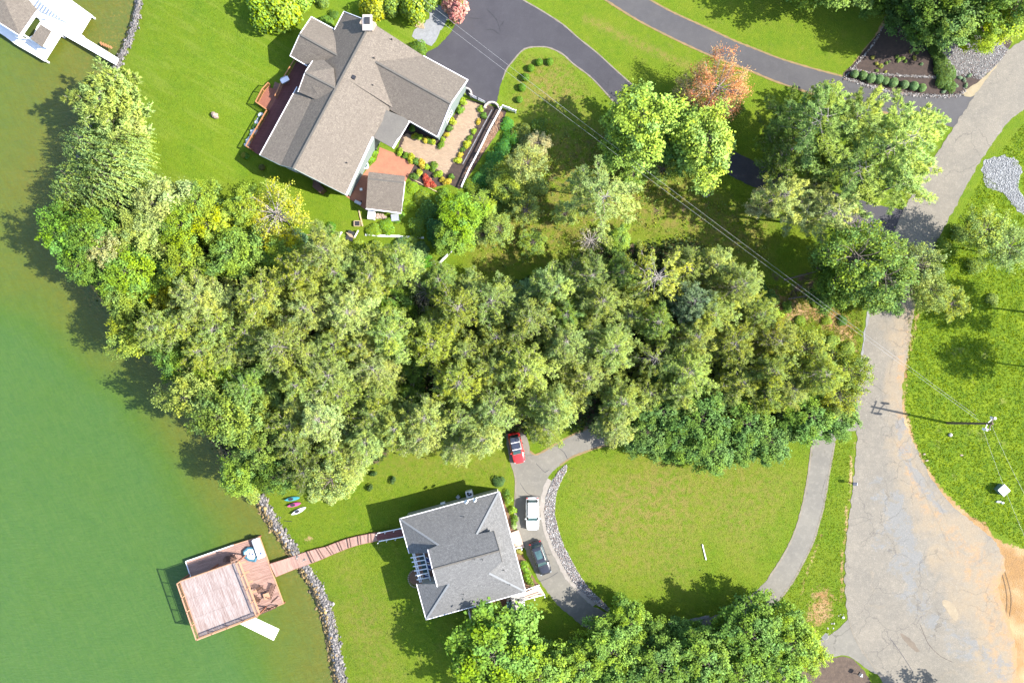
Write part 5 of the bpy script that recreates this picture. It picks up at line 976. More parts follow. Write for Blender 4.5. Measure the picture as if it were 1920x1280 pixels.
def window(parent, a, b_, z0, z1, n=1, name='window'):
    """window on a wall running a->b (2D), proud on its right-hand side"""
    a = Vector((a[0], a[1], 0)); b_ = Vector((b_[0], b_[1], 0)); d = (b_-a).normalized(); nn = Vector((d.y, -d.x, 0))
    mb = MB(); p0 = a + nn*.03; p1 = b_ + nn*.03
    for q0, q1 in (((p0, z0), (p1, z0)), ((p0, z1), (p1, z1))): mb.bar(q0[0]+Vector((0, 0, q0[1])), q1[0]+Vector((0, 0, q1[1])), .07, .09)
    for p in (p0, p1, (p0+p1)/2): mb.bar(p+Vector((0, 0, z0)), p+Vector((0, 0, z1)), .08, .08)
    w = mb.build(name, M['white_trim'], parent)
    g = MB(); g.add([tuple(a+nn*.012+Vector((0, 0, z0))), tuple(b_+nn*.012+Vector((0, 0, z0))), tuple(b_+nn*.012+Vector((0, 0, z1))), tuple(a+nn*.012+Vector((0, 0, z1)))], [(0, 1, 2, 3)])
    off = Vector(parent.location); me = bpy.data.meshes.new('pane'); me.from_pydata([(x-off.x, y-off.y, z-off.z) for x, y, z in g.v], [], g.f)
    link_mesh('pane', me, M['glass'], w); return w

# ---- brown-roofed house
h1 = thing('brown_roofed_house', 'large house with brown shingle roofs, several gables and a red deck facing the lake', 'house', P(640, 180, 0))
A = P(696, 42, 7.0); B = P(550, 316, 7.0); E1 = P(647, 365, 3.3)
PSE = plane(A, B, E1); NB = P(526, 310, 5.7); PNW = plane(A, B, NB)
RB = M['roof_brown']
se = [A, hit(794, 105, PSE), hit(745, 182, PSE), hit(699, 257, PSE), hit(649, 366, PSE), B]
roof_face(se, RB, h1)
W2 = hit(584, 187, PNW)
roof_face([A, B, NB, W2, hit(560, 190, PNW), hit(600, 100, PNW), hit(627, 56, PNW), hit(645, 22, PNW)][:4] + [hit(592, 150, PNW), hit(627, 56, PNW), hit(645, 22, PNW)], RB, h1)
PLO = plane(NB, W2, P(487, 291, 4.6))
roof_face([NB, W2, hit(557, 163, PLO), P(487, 291, 4.6)], RB, h1)
# upper-left gable wing
g1r0 = P(562, 64.5, 5.45); g1r1 = P(640, 108, 5.45); ga = P(584, 32, 3.6); gb = P(627.5, 55.5, 3.6); gc = P(576, 124, 3.6); gd = P(544, 105, 3.6)
roof_face([g1r0, ga, gb, P(650, 80, 4.4), g1r1], RB, h1); roof_face([g1r0, g1r1, P(612, 140, 4.2), gc, gd], RB, h1)
# middle-left gable
m0 = P(572, 136, 6.9); m1 = P(630, 166, 7.02); ma = P(586, 115, 5.4); mb_ = P(559, 172, 5.3)
roof_face([m0, ma, P(606, 112, 5.6), P(625, 128, 6.4), m1], RB, h1); roof_face([m0, m1, P(604, 192, 5.9), mb_], RB, h1)
# garage wing
r0 = P(704, 116, 5.6); r1 = P(845.5, 194.5, 5.6); w1 = P(794, 105, 3.3); w2 = P(877, 150, 3.3); w3 = P(820, 257, 3.3); w4 = P(767, 227, 3.3)
roof_face([r0, hit(794, 105, PSE) + Vector((0, 0, .01)), w2, r1], RB, h1); roof_face([r0, r1, w3, w4, P(732, 207, 3.34)], RB, h1)
# raised cricket edge
ck = [hit(647, 146, PSE)+Vector((0, 0, .02)), hit(745, 209, PSE)+Vector((0, 0, .40)), hit(722, 150, PSE)+Vector((0, 0, .12)), hit(700, 112, PSE)+Vector((0, 0, .03))]
roof_face(ck, RB, h1, t=.3)
roof_face([P(723, 206, 3.55), P(760, 221, 3.48), P(767, 228, 3.42), P(737, 278, 3.05), P(699, 257, 3.2)], M['roof_flat'], h1, 'porch_roof', label='flat smooth grey-brown porch roof')
# south-west corner notch
# ridge caps
for a_, b2 in ((A, B), (g1r0, g1r1), (m0, m1), (r0, r1)):
    MB().bar(a_+Vector((0, 0, .03)), b2+Vector((0, 0, .03)), .26, .06).build('ridge_cap', simple('ridge_vent', (.10,.092,.08), (.08,.072,.062), 4, .9) if 'ridge_vent' not in M else M['ridge_vent'], h1)
    if 'ridge_vent' not in M: M['ridge_vent'] = bpy.data.materials['ridge_vent']
# gutters and white edges
fascia('gutter', [w2, hit(794, 105, PSE)], h1); fascia('gutter', [w3, w4], h1); fascia('gutter', [hit(699, 257, PSE), hit(649, 366, PSE)], h1, w=.3)
fascia('gutter', [P(487, 291, 4.6), hit(557, 163, PLO)], h1); fascia('gutter', [gc, gd], h1); fascia('gutter', [ga, gb], h1, w=.1); fascia('gutter', [hit(627, 56, PNW), hit(645, 22, PNW)], h1, w=.1)
fascia('gutter', [P(737, 278, 3.05), w4], h1, w=.22); fascia('rake_board', [w2, r1, w3], h1, w=.1, h=.28); fascia('rake_board', [P(487, 291, 4.6), NB, B, hit(649, 366, PSE)], h1, w=.08, h=.3, mat_=M['sidingg'])
fascia('rake_board', [gd, g1r0, ga], h1, w=.08, h=.25); fascia('rake_board', [mb_, m0, ma], h1, w=.08, h=.25); fascia('rake_board', [hit(645, 22, PNW), A], h1, w=.08, h=.25)
# walls
wm = MB()
dn = Vector((0, 0, -.22))
cs = [hit(649, 366, PSE), P(487, 291, 4.6), hit(557, 163, PLO), hit(645, 22, PNW), hit(794, 105, PSE)]
def inset_poly(poly, k):
    n = len(poly); out = []; ar = sum(poly[i].x*poly[(i+1) % n].y-poly[(i+1) % n].x*poly[i].y for i in range(n)); sg = 1 if ar > 0 else -1
    for i in range(n):
        p0, p1, p2 = poly[i-1], poly[i], poly[(i+1) % n]; d1 = Vector((p1.x-p0.x, p1.y-p0.y)).normalized(); d2 = Vector((p2.x-p1.x, p2.y-p1.y)).normalized()
        n1 = Vector((-d1.y, d1.x))*sg; n2 = Vector((-d2.y, d2.x))*sg; bs = (n1+n2); bs = bs/max(bs.length_squared, .4)*2*k
        out.append(Vector((p1.x+bs.x, p1.y+bs.y, p1.z)))
    return out
main = inset_poly([hit(649, 366, PSE), P(487, 291, 4.6), hit(553, 168, PLO), hit(640, 32, PNW), hit(645, 22, PNW), hit(794, 105, PSE)], .38)
wm.prism([(p.x, p.y) for p in main], -2.2, 3.05)
# gable infill under the main ridge (both ends)
for q in (1, -1):
    e = (B-A).normalized()*(.38*q)
    if q == 1: tri = [hit(649, 366, PSE)-e, B-e, NB-e, P(487, 291, 4.6)-e]
    else: tri = [hit(645, 22, PNW)-e, A-e, hit(794, 105, PSE)-e]
    tri = [Vector((p.x, p.y, p.z-.2)) for p in tri]; bot = [Vector((p.x, p.y, 2.9)) for p in tri]; n = len(tri); th = (B-A).normalized()*.15*q
    vs = [tuple(tri[i]) for i in range(n)] + [tuple(bot[n-1]), tuple(bot[0])]; k = len(vs); vs2 = [tuple(Vector(v)-th) for v in vs]
    wm.add(vs+vs2, [tuple(range(k)), tuple(reversed(range(k, 2*k)))] + [(i, i+k, (i+1) % k+k, (i+1) % k) for i in range(k)])
gable_block(wm, [p+dn for p in shrink([ga, gd, gc, gb], .5)], [lerp(g1r0, g1r1, .9)+dn, lerp(g1r0, g1r1, .07)+dn][::-1] if False else [lerp(g1r0, g1r1, .93)+dn*1.2, lerp(g1r0, g1r1, .06)+dn*1.2], -2.2)
cw = [p+dn for p in shrink([w1, w2, w3, P(735, 207, 3.3)], .45)]
gable_block(wm, cw, [lerp(r0, r1, .05)+dn*1.2, lerp(r0, r1, .965)+dn*1.2], -.5)
wm.build('wall', M['sidingg'], h1)
window(h1, *[(lambda p: (p.x, p.y))(lerp(main[1], main[0], t_)) for t_ in (.18, .32)], .3, 1.9)
window(h1, *[(lambda p: (p.x, p.y))(lerp(main[1], main[0], t_)) for t_ in (.5, .62)], .3, 1.9)
window(h1, *[(lambda p: (p.x, p.y))(lerp(main[1], main[0], t_)) for t_ in (.8, .9)], .3, 1.9)
d_ = (cw[2]-cw[1]).normalized()
window(h1, *[(lambda p: (p.x, p.y))(lerp(cw[2], cw[1], t_)) for t_ in (.3, .5)], .9, 2.1)
# bay with hipped top on the south-west wall
bay = [P(590, 338, .8), P(600, 345, .8), P(610, 356, .8), P(602, 363, .8), P(588, 352, .8)]
MB().prism([(p.x, p.y) for p in bay], -1.5, 1.4).build('window_bay', M['darkwood'], h1)
# vents, chimney
chx = thing('chimney', 'x', 'x') if False else None
cc = P(684, 30, 7.6)
cm = MB(); e = (B-A).normalized(); ang = math.atan2(e.y, e.x)
cm.box((cc.x+.3, cc.y-.8, 3.8), (1.1, 1.9, 7.0), ang+math.pi/2*0+.0)
ch = cm.build('chimney', simple('chimney_brick', (.36,.28,.22), (.25,.19,.15), 5, .85, fine=14), h1); ch['label'] = 'pale brick chimney at the upper ridge end'
fl = MB(); fl.box((cc.x+.3, cc.y-.8, 7.36), (1.3, 2.1, .12), 0); fl.build('chimney_cap', M['curved_wall'], h1); MB().box((cc.x+.3, cc.y-.6, 7.5), (.7, .9, .2), 0).build('flue_cover', M['dark_metal'], h1)
for (px, py) in [(735, 75), (702, 110), (700, 161), (651, 306)]:
    p = hit(px, py, PSE); v = MB(); v.cyl(p-Vector((0, 0, .1)), p+Vector((0, 0, .42)), .07, .07, 7); v.build('roof_vent_pipe', M['black'], h1)
p = hit(664, 146, PSE); MB().box(p+Vector((0, 0, .18)), (.45, .45, .3), ang).build('roof_vent_box', M['dark_metal'], h1)

# ---- decks built from individual boards
def boards(name, quad, nb, mat_, parent, t=.05, gap=.012, z=None, label=None):
    """quad a,b,c,d: boards run a->b, stacked from a to d"""
    a, b_, c, d = [Vector(p) for p in quad]; mb = MB(); W_ = (d-a).length; g = gap/W_
    for i in range(nb):
        t0 = i/nb+g; t1 = (i+1)/nb-g; k = R0.uniform(-.006, .006)
        p = [lerp(a, d, t0), lerp(b_, c, t0), lerp(b_, c, t1), lerp(a, d, t1)]; mb.slab([q+Vector((0, 0, k)) for q in p], t)
    o = mb.build(name, mat_, parent); o['kind'] = 'stuff'
    return o
def railing(name, pts, h, parent, mat_, post=.1, top=(.14, .05), mid=True, step=1.6, bal=0.0, ptop=.0, posts=True):
    mb = MB()
    for a, b_ in zip(pts[:-1], pts[1:]):
        a = Vector(a); b_ = Vector(b_); L_ = (b_-a).length; mb.bar(a+Vector((0, 0, h)), b_+Vector((0, 0, h)), top[0], top[1])
        if mid: mb.bar(a+Vector((0, 0, .12)), b_+Vector((0, 0, .12)), .06, .06)
        if bal:
            k = int(L_/bal)
            for i in range(k): p = lerp(a, b_, (i+.5)/k); mb.bar(p+Vector((0, 0, .12)), p+Vector((0, 0, h-.02)), .035)
    r = mb.build(name, mat_, parent)
    if posts:
        for a, b_ in zip(pts[:-1], pts[1:]):
            a = Vector(a); b_ = Vector(b_); k = max(1, round((b_-a).length/step))
            for i in range(k+1):
                if i == k and b_ is not pts[-1] and (Vector(pts[-1])-b_).length > .01: continue
                p = lerp(a, b_, i/k); MB().bar(p-Vector((0, 0, .05)), p+Vector((0, 0, h+ptop+.03)), post+.01).build('post', mat_, parent)
    return r
dk = thing('lake_side_deck', 'long wine-red deck with orange railing along the brown-roofed house', 'deck', P(510, 200, 0))
zd = .7
q1 = [P(554, 117, zd), P(578, 124, zd), P(500, 300, zd), P(466, 278, zd)]
boards('decking', [P(556, 116, zd), P(465, 278, zd), P(494, 296, zd), P(588, 128, zd)], 24, M['dark_board'], dk)
boards('decking', [P(502, 163, zd-.02), P(482, 194, zd-.02), P(505, 209, zd-.02), P(526, 170, zd-.02)], 14, M['redwood'], dk)
mb = MB()
for px, py in [(556,117),(510,200),(466,277),(484,194),(505,162)]: mb.bar(P(px, py, zd-.05), G(px, py)-Vector((0, 0, .3)), .2)
mb.build('support_post', M['redwood'], dk)
rp = [P(556, 117, zd), P(537, 148, zd)]; railing('railing', rp, 1.0, dk, M['orange_wood'], bal=.14)
railing('railing', [P(531, 160, zd), P(520, 184, zd)], 1.0, dk, M['orange_wood'], bal=.14)
railing('railing', [P(507, 160, zd), P(496, 172, zd), P(484, 195, zd), P(505, 210, zd)], 1.0, dk, M['orange_wood'], bal=.14)
railing('railing', [P(505, 210, zd), P(466, 277, zd), P(475, 283, zd)], 1.0, dk, M['orange_wood'], bal=.14)
st = MB()
for i in range(6):
    a_ = lerp(P(530, 160, zd), P(509, 148, zd), (i+.5)/6); b2 = lerp(P(519, 183, zd), P(507, 160, zd), (i+.5)/6)
    st.bar(a_-Vector((0, 0, .1+i*.14)), b2-Vector((0, 0, .1+i*.14)), .32, .05)
st.build('stair_treads', M['brown_board'], dk)
t = thing('patio_grill', 'grey covered grill standing on the wine-red deck railing side', 'grill', P(534, 150, zd))
MB().box(P(534, 150, zd+.55), (.9, .6, .8), .5).build('body', M['metal'], t); MB().box(P(534, 150, zd+1.03), (1.2, .65, .12), .5).build('lid', M['white_trim'], t)
t = thing('white_stone_bed', 'narrow bed of white rocks and plants below the long wine-red deck', 'flower bed', G(475, 245)); t['label'] = 'narrow bed of white rocks and plants below the long wine-red deck'
mb = MB()
for i in range(26):
    f = i/25; p = G(490-26*f+R0.uniform(-3, 2), 218+58*f+R0.uniform(-2, 2)); r = R0.uniform(.15, .5); mb.ball(p+Vector((0, 0, .1)), (r, r*.8, r*.5), 7, 5, .2)
mb.build('white_rocks', simple('white_rock', (.66,.66,.64), (.5,.5,.5), 4, .8), t)
for i, (px, py) in enumerate([(489,222),(480,238),(472,258),(463,292),(452,262)][:4]): tree('small%d' % (i % 2), px, py, 6, 'green plant in the white rock bed', (.06,.13,.02), 'bed_plant', 'plant', 'plants in the white rock bed')
tree('ball0', 457, 291, 5.5, '', (.13,.14,.03), 'shrub', 'shrub', label='round yellowish shrub at the lower end of the wine-red deck'); tree('ball0', 491, 314, 6, '', (.10,.10,.04), 'shrub', 'shrub', label='round brownish shrub in the shade under the lower-left house corner')

# ---- garden shed
sh = thing('garden_shed', 'small square shed with brown shingle roof below the red patio', 'shed', P(722, 362, 0))
sa, sb, sc_, sd_ = P(691, 322, 2.7), P(759, 330, 2.7), P(752, 400, 2.3), P(686, 391.5, 2.3); sr0, sr1 = P(689.5, 335, 3.2), P(758, 343, 3.2)
roof_face([sa, sb, sr1, sr0], RB, sh); roof_face([sr0, sr1, sc_, sd_], RB, sh); MB().bar(sr0+Vector((0, 0, .03)), sr1+Vector((0, 0, .03)), .22, .05).build('ridge_cap', M['ridge_vent'], sh)
wmm = MB(); gable_block(wmm, [p+Vector((0, 0, -.15)) for p in shrink([sb, sc_, sd_, sa], .35)], [lerp(sr1, sr0, .05)-Vector((0, 0, .2)), lerp(sr1, sr0, .95)-Vector((0, 0, .2))][::-1] if False else [sr1, sr0], -.6) if False else None
wmm.prism([(p.x, p.y) for p in inset_poly([sa, sb, sc_, sd_], .3)], -.9, 2.3); wmm.build('wall', M['white'], sh)
fascia('fascia_board', [sc_, sd_], sh, w=.14); MB().box((lerp(sd_, sc_, .78).x, lerp(sd_, sc_, .78).y+.25, 1.0), (1.0, .06, 1.9), -.13).build('door', M['metal'], sh)
t = thing('storage_locker', 'white open lean-to with stone filling under the shed eave', 'lean-to', G(705, 405))
MB().box(G(697, 402, .5), (.9, 1.5, 1.0), -.1).build('white_panel', M['white'], t)
mb = MB()
for i in range(24): r = R0.uniform(.12, .26); mb.ball(G(712+R0.uniform(-8, 12), 405+R0.uniform(-4, 5), .15), (r, r, r*.7), 6, 4, .25)
mb.build('stones', M['stone_pink'], t)
t = thing('garden_machine', 'grey wheeled garden machine parked at the right end of the shed wall', 'machine', G(740, 412))
MB().box(G(741, 408, .35), (1.1, 1.0, .5), .1).build('body', M['metal'], t)
for dx in (-1, 4): MB().cyl(G(738+dx, 414, .12), G(738+dx, 414, .28), .28, .28, 12).build('wheel', M['tyre'], t)
# planks, logs and rails in the vegetable garden
def plank(name, a, b_, w, h, mat_, label, cat, z=.1):
    t = MB(); p = G(*a, z); q = G(*b_, z); n = 5
    for i in range(n):
        u = lerp(p, q, i/n); v = lerp(p, q, (i+1)/n-.004); t.bar(u+Vector((0, R0.uniform(-.04, .04), 0)), v+Vector((0, R0.uniform(-.04, .04), 0)), w, h)
    o = t.build(name, mat_); return tag(o, label, cat)
plank('white_rail', (685, 440), (795, 446), .28, .12, M['white'], 'long white rail lying along the vegetable garden below the shed', 'rail')
plank('white_rail', (847, 470), (824, 493), .26, .3, M['white'], 'short white slanting rail at the right end of the vegetable garden', 'rail', .4)
plank('wooden_edging', (770, 334), (820, 360), .10, .14, M['pallet'], 'thin timber edging between flower bed and vegetable garden', 'edging')
plank('timber', (673, 394), (680, 424), .18, .14, M['pallet'], 'timber plank lying left of the shed', 'plank')
plank('wooden_edging', (575, 440), (650, 448), .08, .10, M['pallet'], 'thin timber edge of the lower vegetable plot', 'edging')
t = thing('cold_frame', 'dark slatted crate beside the garden path below the shed', 'crate', G(657, 442))
MB().box(G(657, 442, .2), (1.0, 1.4, .4), -.35).build('frame', M['black'], t)
for i in range(4): MB().box(G(654.5+i*1.8, 438+i*2.2, .43), (.9, .07, .04), -.35).build('slat', M['pallet'], t)
t = thing('planter_box', 'square dark planter with timber rim left of the garden path', 'planter', G(669, 419))
MB().box(G(669, 419, .15), (1.0, .7, .3), .0).build('box', M['black'], t); mb = MB()
for a_, b2 in (((664,414),(675,414)),((664,424),(675,424)),((664,414),(664,424)),((675,414),(675,424))): mb.bar(G(*a_, .33), G(*b2, .33), .08, .06)
mb.build('rim', M['pallet'], t)
t = thing('wooden_post_gate', 'small pale timber gate beside the dark slatted crate', 'gate', G(639, 441)); MB().bar(G(637, 446, .3), G(641, 435, .3), .1, .6).build('post', M['white_trim'], t); MB().bar(G(665, 445, .5), G(672, 432, .5), .12, .25).build('rail', M['white_trim'], t)
# log pile / trellis
t = thing('pole_stack', 'stack of thin grey poles leaning together right of the garden tree', 'pole stack', G(903, 385))
for i in range(11):
    f = i/10; MB().cyl(G(893+f*20, 400+f*4, .1), G(900+f*14, 368+f*6, 1.2), .05, .04, 5).build('pole', M['bark_grey'], t)
MB().cyl(G(892, 397, .5), G(925, 404, .5), .05, .05, 5).build('pole', M['bark_grey'], t)

# ---- patio things
t = thing('hot_tub', 'round white tub with dark water beside the house wall', 'tub', P(686, 312, 0))
c = P(686, 312, 0); mb = MB(); mb.cyl(c, c+Vector((0, 0, .55)), .45, .5, 18); mb.build('basin', M['white_trim'], t, smooth_=False)
MB().cyl(c+Vector((0, 0, .54)), c+Vector((0, 0, .57)), .34, .34, 16).build('water', M['glass'], t)
t = thing('stacked_pots', 'row of pale clay pots and one orange pot by the white gutter', 'pots', P(668, 333, 0))
for (px, py, r, m_) in [(675,317,.3,'white_trim'),(670,327,.28,'stone_pink'),(673,324,.3,'stone_pink')]: MB().ball(P(px, py, .25), (r, r, .28), 10, 6).build('pot', M[m_], t)
t = thing('orange_pot', 'orange round pot on the shaded red patio by the house', 'pot', P(666.5, 334.5, 0)); MB().ball(P(666.5, 334.5, .25), (.34, .34, .3), 10, 6).build('pot', M['yellow'], t)
t = thing('white_stool', 'small white stool in the shade beside the shed', 'stool', P(677, 355, 0)); MB().box(P(677, 355, .45), (.36, .36, .06), .1).build('seat', M['white'], t)
for i, j in ((-1,-1),(1,-1),(-1,1),(1,1)): MB().box(P(677, 355, .21)+Vector((i*.13, j*.13, 0)), (.04, .04, .42)).build('leg', M['white'], t)
t = thing('garden_cart', 'blue-grey cart between house corner and shed', 'cart', P(671, 380, 0)); MB().box(P(671, 380, .5), (1.0, .45, .3), -.45, bevel if False else 0).build('tray', M['metal'], t, bevel=.05); MB().cyl(P(677, 379, .25), P(678, 379, .25), .25, .25, 12).build('wheel', M['tyre'], t)
# courtyard pavers (real joints)
rg = np.random.default_rng(3); mb = MB(); pc = gp([(875,188),(911,201),(862,285),(836,327),(751,280),(762,250),(828,277)])
ex = Vector((math.cos(.535+math.pi), 0, 0)); th = math.atan2(P(911, 201).y-P(875, 188).y, P(911, 201).x-P(875, 188).x)-.13
u_ = Vector((math.cos(-.49), math.sin(-.49), 0)); v_ = Vector((-u_.y, u_.x, 0)); o0 = P(830, 260)
for i in range(-30, 40):
    for j in range(-45, 50):
        p = o0 + u_*(i*.42+(.21 if j % 2 else 0)) + v_*(j*.23)
        if not inside(np.array([p.x]), np.array([p.y]), pc)[0]: continue
        hz_ = .045+rg.uniform(0, .012); x = [p+u_*(a_*.197)+v_*(b2*.102)+Vector((0, 0, hz_)) for a_, b2 in ((-1,-1),(1,-1),(1,1),(-1,1))]; mb.add([tuple(q) for q in x]+[(q.x, q.y, .0) for q in x], [(0,1,2,3),(1,0,4,5),(2,1,5,6),(3,2,6,7),(0,3,7,4)])
o_ = mb.build('paver_bricks', board_mat('tan_pavers', (.31,.22,.14), (.22,.155,.10), (.16,.11,.075), stain=(.28,.205,.14))); tag(o_, 'tan brick pavers laid across the L-shaped courtyard', 'paving', kind='stuff')
# fences
t = thing('white_fence', 'long white fence rail slanting down right of the paved courtyard', 'fence', G(905, 270))
fp = [G(941, 203), G(918, 245), G(896, 290), G(880, 320), G(866, 352)]
mb = MB()
for a_, b2 in zip(fp[:-1], fp[1:]): mb.bar(a_+Vector((0, 0, .75)), b2+Vector((0, 0, .75)), .2, .08); mb.bar(a_+Vector((0, 0, .25)), b2+Vector((0, 0, .25)), .05, .12)
mb.build('rail', M['white'], t)
for p in fp + [lerp(a_, b2, .5) for a_, b2 in zip(fp[:-1], fp[1:])]: MB().bar(p, p+Vector((0, 0, .85)), .13).build('post', M['white'], t)
t = thing('white_fence', 'short white fence stub pointing right from the top of the slanting fence', 'fence', G(955, 206))
a_, b2 = G(942, 202), G(967, 212); MB().bar(a_+Vector((0, 0, 1.1)), b2+Vector((0, 0, 1.1)), .12, .08).bar(a_+Vector((0, 0, .6)), b2+Vector((0, 0, .6)), .03, .9).build('rail', M['white'], t)
for p in (b2, lerp(a_, b2, .5)): MB().bar(p, p+Vector((0, 0, 1.25)), .16).build('post', M['white'], t)
t = thing('wire_fence', 'thin dark wire fence through the courtyard bed', 'fence', G(907, 250)); a_, b2 = G(923, 208), G(868, 310)
mb = MB(); mb.bar(a_+Vector((0, 0, .7)), b2+Vector((0, 0, .7)), .035); mb.bar(a_+Vector((0, 0, .35)), b2+Vector((0, 0, .35)), .02); mb.build('wire', M['metal'], t)
for i in range(7): p = lerp(a_, b2, i/6); MB().bar(p, p+Vector((0, 0, .8)), .05).build('post', M['dark_metal'], t)
t = thing('picket_gate', 'white picket gate between garage corner and curved low wall', 'gate', G(896, 188)); a_, b2 = G(880, 180), G(912, 196); mb = MB()
mb.bar(a_+Vector((0, 0, .9)), b2+Vector((0, 0, .9)), .05, .08); mb.bar(a_+Vector((0, 0, .3)), b2+Vector((0, 0, .3)), .05, .08)
for i in range(20): p = lerp(a_, b2, (i+.5)/20); mb.bar(p+Vector((0, 0, .05)), p+Vector((0, 0, 1.15)), .08, .03)
mb.build('pickets', M['white_trim'], t)
for p in (a_, b2, lerp(a_, b2, .5)): MB().bar(p, p+Vector((0, 0, 1.3)), .14).build('post', M['dark_metal'], t)
def curved_wall(cx, cy, r, a0, a1, label, h=.6, w=.22):
    t = thing('curved_low_wall', label, 'wall', G(cx, cy)); c = G(cx, cy); n = 9
    for i in range(n):
        x0 = a0+(a1-a0)*i/n; x1 = a0+(a1-a0)*(i+.97)/n; mb = MB()
        poly = [(c.x+(r+s)*math.cos(x), c.y+(r+s)*math.sin(x)) for s, x in ((-w/2, x0), (w/2, x0), (w/2, x1), (-w/2, x1))]; mb.prism(poly, -.1, h); mb.build('cap_stone', M['curved_wall'], t)
curved_wall(922, 208, 1.1, .2, 2.9, 'white curved low wall at the right end of the picket gate'); curved_wall(874, 178, .8, -.6, 1.9, 'white curved low wall at the garage corner')
# pallet and gravel heap
t = thing('wooden_pallet', 'bare wooden pallet lying on the edge of the light gravel patch', 'pallet', P(786, 44, 0), group=None)
for i in range(6): p = P(779.5+i*2.8, 42+i*.9, .16); MB().bar(p+Vector((-.15, .55, 0)), p+Vector((.15, -.55, 0)), .12, .03).build('slat', M['pallet'], t)
for i in range(3): MB().bar(P(778, 38+i*6, .08), P(794, 43+i*6-1, .08), .08, .1).build('bearer', M['pallet'], t)
region('light_gravel_patch', [(775,56),(790,50),(800,38),(812,14),(825,10),(838,20),(836,40),(822,66),(808,84),(792,80),(778,72)], .03, simple('light_gravel', (.22,.225,.235), (.16,.165,.17), 2, .9, fine=6, bump=.05), jit=.25)
# stone ornament on the left lawn
t = thing('lawn_rock', 'pale pinkish rock cluster alone on the left lawn', 'rock', G(402, 216))
for dx, dy, r in ((0,0,.42),(3,3,.36),(-2,-3,.3),(4,-1,.25)): MB().ball(G(402+dx, 216+dy, r*.6), (r, r*.85, r), 9, 6, .18).build('stone', M['stone_pink'], t)

# ---- grey-roofed house
h2 = thing('grey_roofed_house', 'house with grey shingle hip roof, white gutters and a lakeside pergola', 'house', P(870, 1040, 0))
RG = M['roof_grey']; ez = 4.6; TL, TR, BR, BL = P(749, 972, ez), P(936, 921, ez), P(986, 1109, ez), P(799, 1161, ez)
rW, rE = P(811, 1067, 8.3), P(937, 1032, 8.3); PN = plane(TL, TR, (rW+rE)/2); PS = plane(BL, BR, (rW+rE)/2)
rW = hit(811, 1067, PN); rE = hit(937, 1032, PN)
nwH, neH, swH = hit(822, 1021, PN), hit(894, 1001, PN), hit(842, 1094, PS)
PE = plane(TR, BR, neH); seH = hit(917, 1074, PE)
PWn = plane(TL, nwH, P(766, 1037, 4.6)); 
roof_face([TL, TR, neH, hit(926, 995, PN), rE, rW, hit(802, 1030, PN), nwH], RG, h2)
roof_face([BL, BR, seH, hit(942, 1052, PS), rE, rW, hit(820, 1099, PS), swH], RG, h2)
roof_face([TR, BR, seH, neH], RG, h2)
roof_face([TL, nwH, hit(812, 1036, PWn), P(767, 1037, 4.6)], RG, h2); roof_face([BL, swH, hit(826, 1094, plane(BL, swH, P(781, 1094, 4.6))), P(781, 1094, 4.6)], RG, h2)
hipm = simple('hip_cap', (.19,.198,.205), (.15,.155,.16), 5, .85, fine=14)
for a_, b2 in ((TL, nwH), (TR, neH), (BL, swH), (BR, seH)): MB().bar(a_+Vector((0, 0, .02)), b2+Vector((0, 0, .02)), .26, .05).build('hip_cap', hipm, h2)
MB().bar(rW+Vector((0, 0, .02)), rE+Vector((0, 0, .02)), .24, .06).build('ridge_cap', M['ridge_vent'], h2)
for pts in ([P(767, 1037, ez), TL], [TL, TR], [TR, BR], [BR, BL], [BL, P(781, 1094, ez)]): fascia('gutter', pts, h2, w=.09, h=.16)
fascia('rake_board', [hit(802, 1030, PN), rW, hit(820, 1099, PS)], h2, w=.10, h=.2); fascia('rake_board', [hit(926, 995, PN), rE, hit(942, 1052, PS)], h2, w=.08, h=.2, mat_=M['roof_flat'])
wl = MB(); fpz = [TL, TR, BR, BL, P(781, 1094, ez), P(826, 1085, ez), P(814, 1030, ez), P(767, 1040, ez)]
wl.prism([(p.x, p.y) for p in inset_poly(fpz, .45)], -3.0, 4.42)
u = (rE-rW).normalized()
gw = [hit(802, 1030, PN)+u*.6, hit(926, 995, PN)-u*.5, rE-u*.5, rW+u*.6]
for e0, pts in ((0, [hit(802, 1030, PN), rW, hit(820, 1099, PS)]), (1, [hit(926, 995, PN), rE, hit(942, 1052, PS)])):
    s_ = u*(.7 if e0 == 0 else -.5); q = [p+s_-Vector((0, 0, .2)) for p in pts]; q = q + [Vector((q[2].x, q[2].y, 4.0)), Vector((q[0].x, q[0].y, 4.0))]; th_ = u*(.2 if e0 == 0 else -.2)
    k = 5; wl.add([tuple(p) for p in q]+[tuple(p+th_) for p in q], [tuple(range(k)), tuple(reversed(range(k, 2*k)))] + [(i, i+k, (i+1) % k+k, (i+1) % k) for i in range(k)])
wl.build('wall', M['sidingw'], h2)
wp = inset_poly(fpz, .45)
for i0, i1, t0, t1 in ((1, 2, .25, .4), (1, 2, .62, .78), (3, 0, .1, .2) if False else (2, 3, .6, .75), (2, 3, .3, .45)):
    a_, b2 = lerp(wp[i1], wp[i0], 1-t0), lerp(wp[i1], wp[i0], 1-t1); window(h2, (b2.x, b2.y), (a_.x, a_.y), 1.2, 2.8)
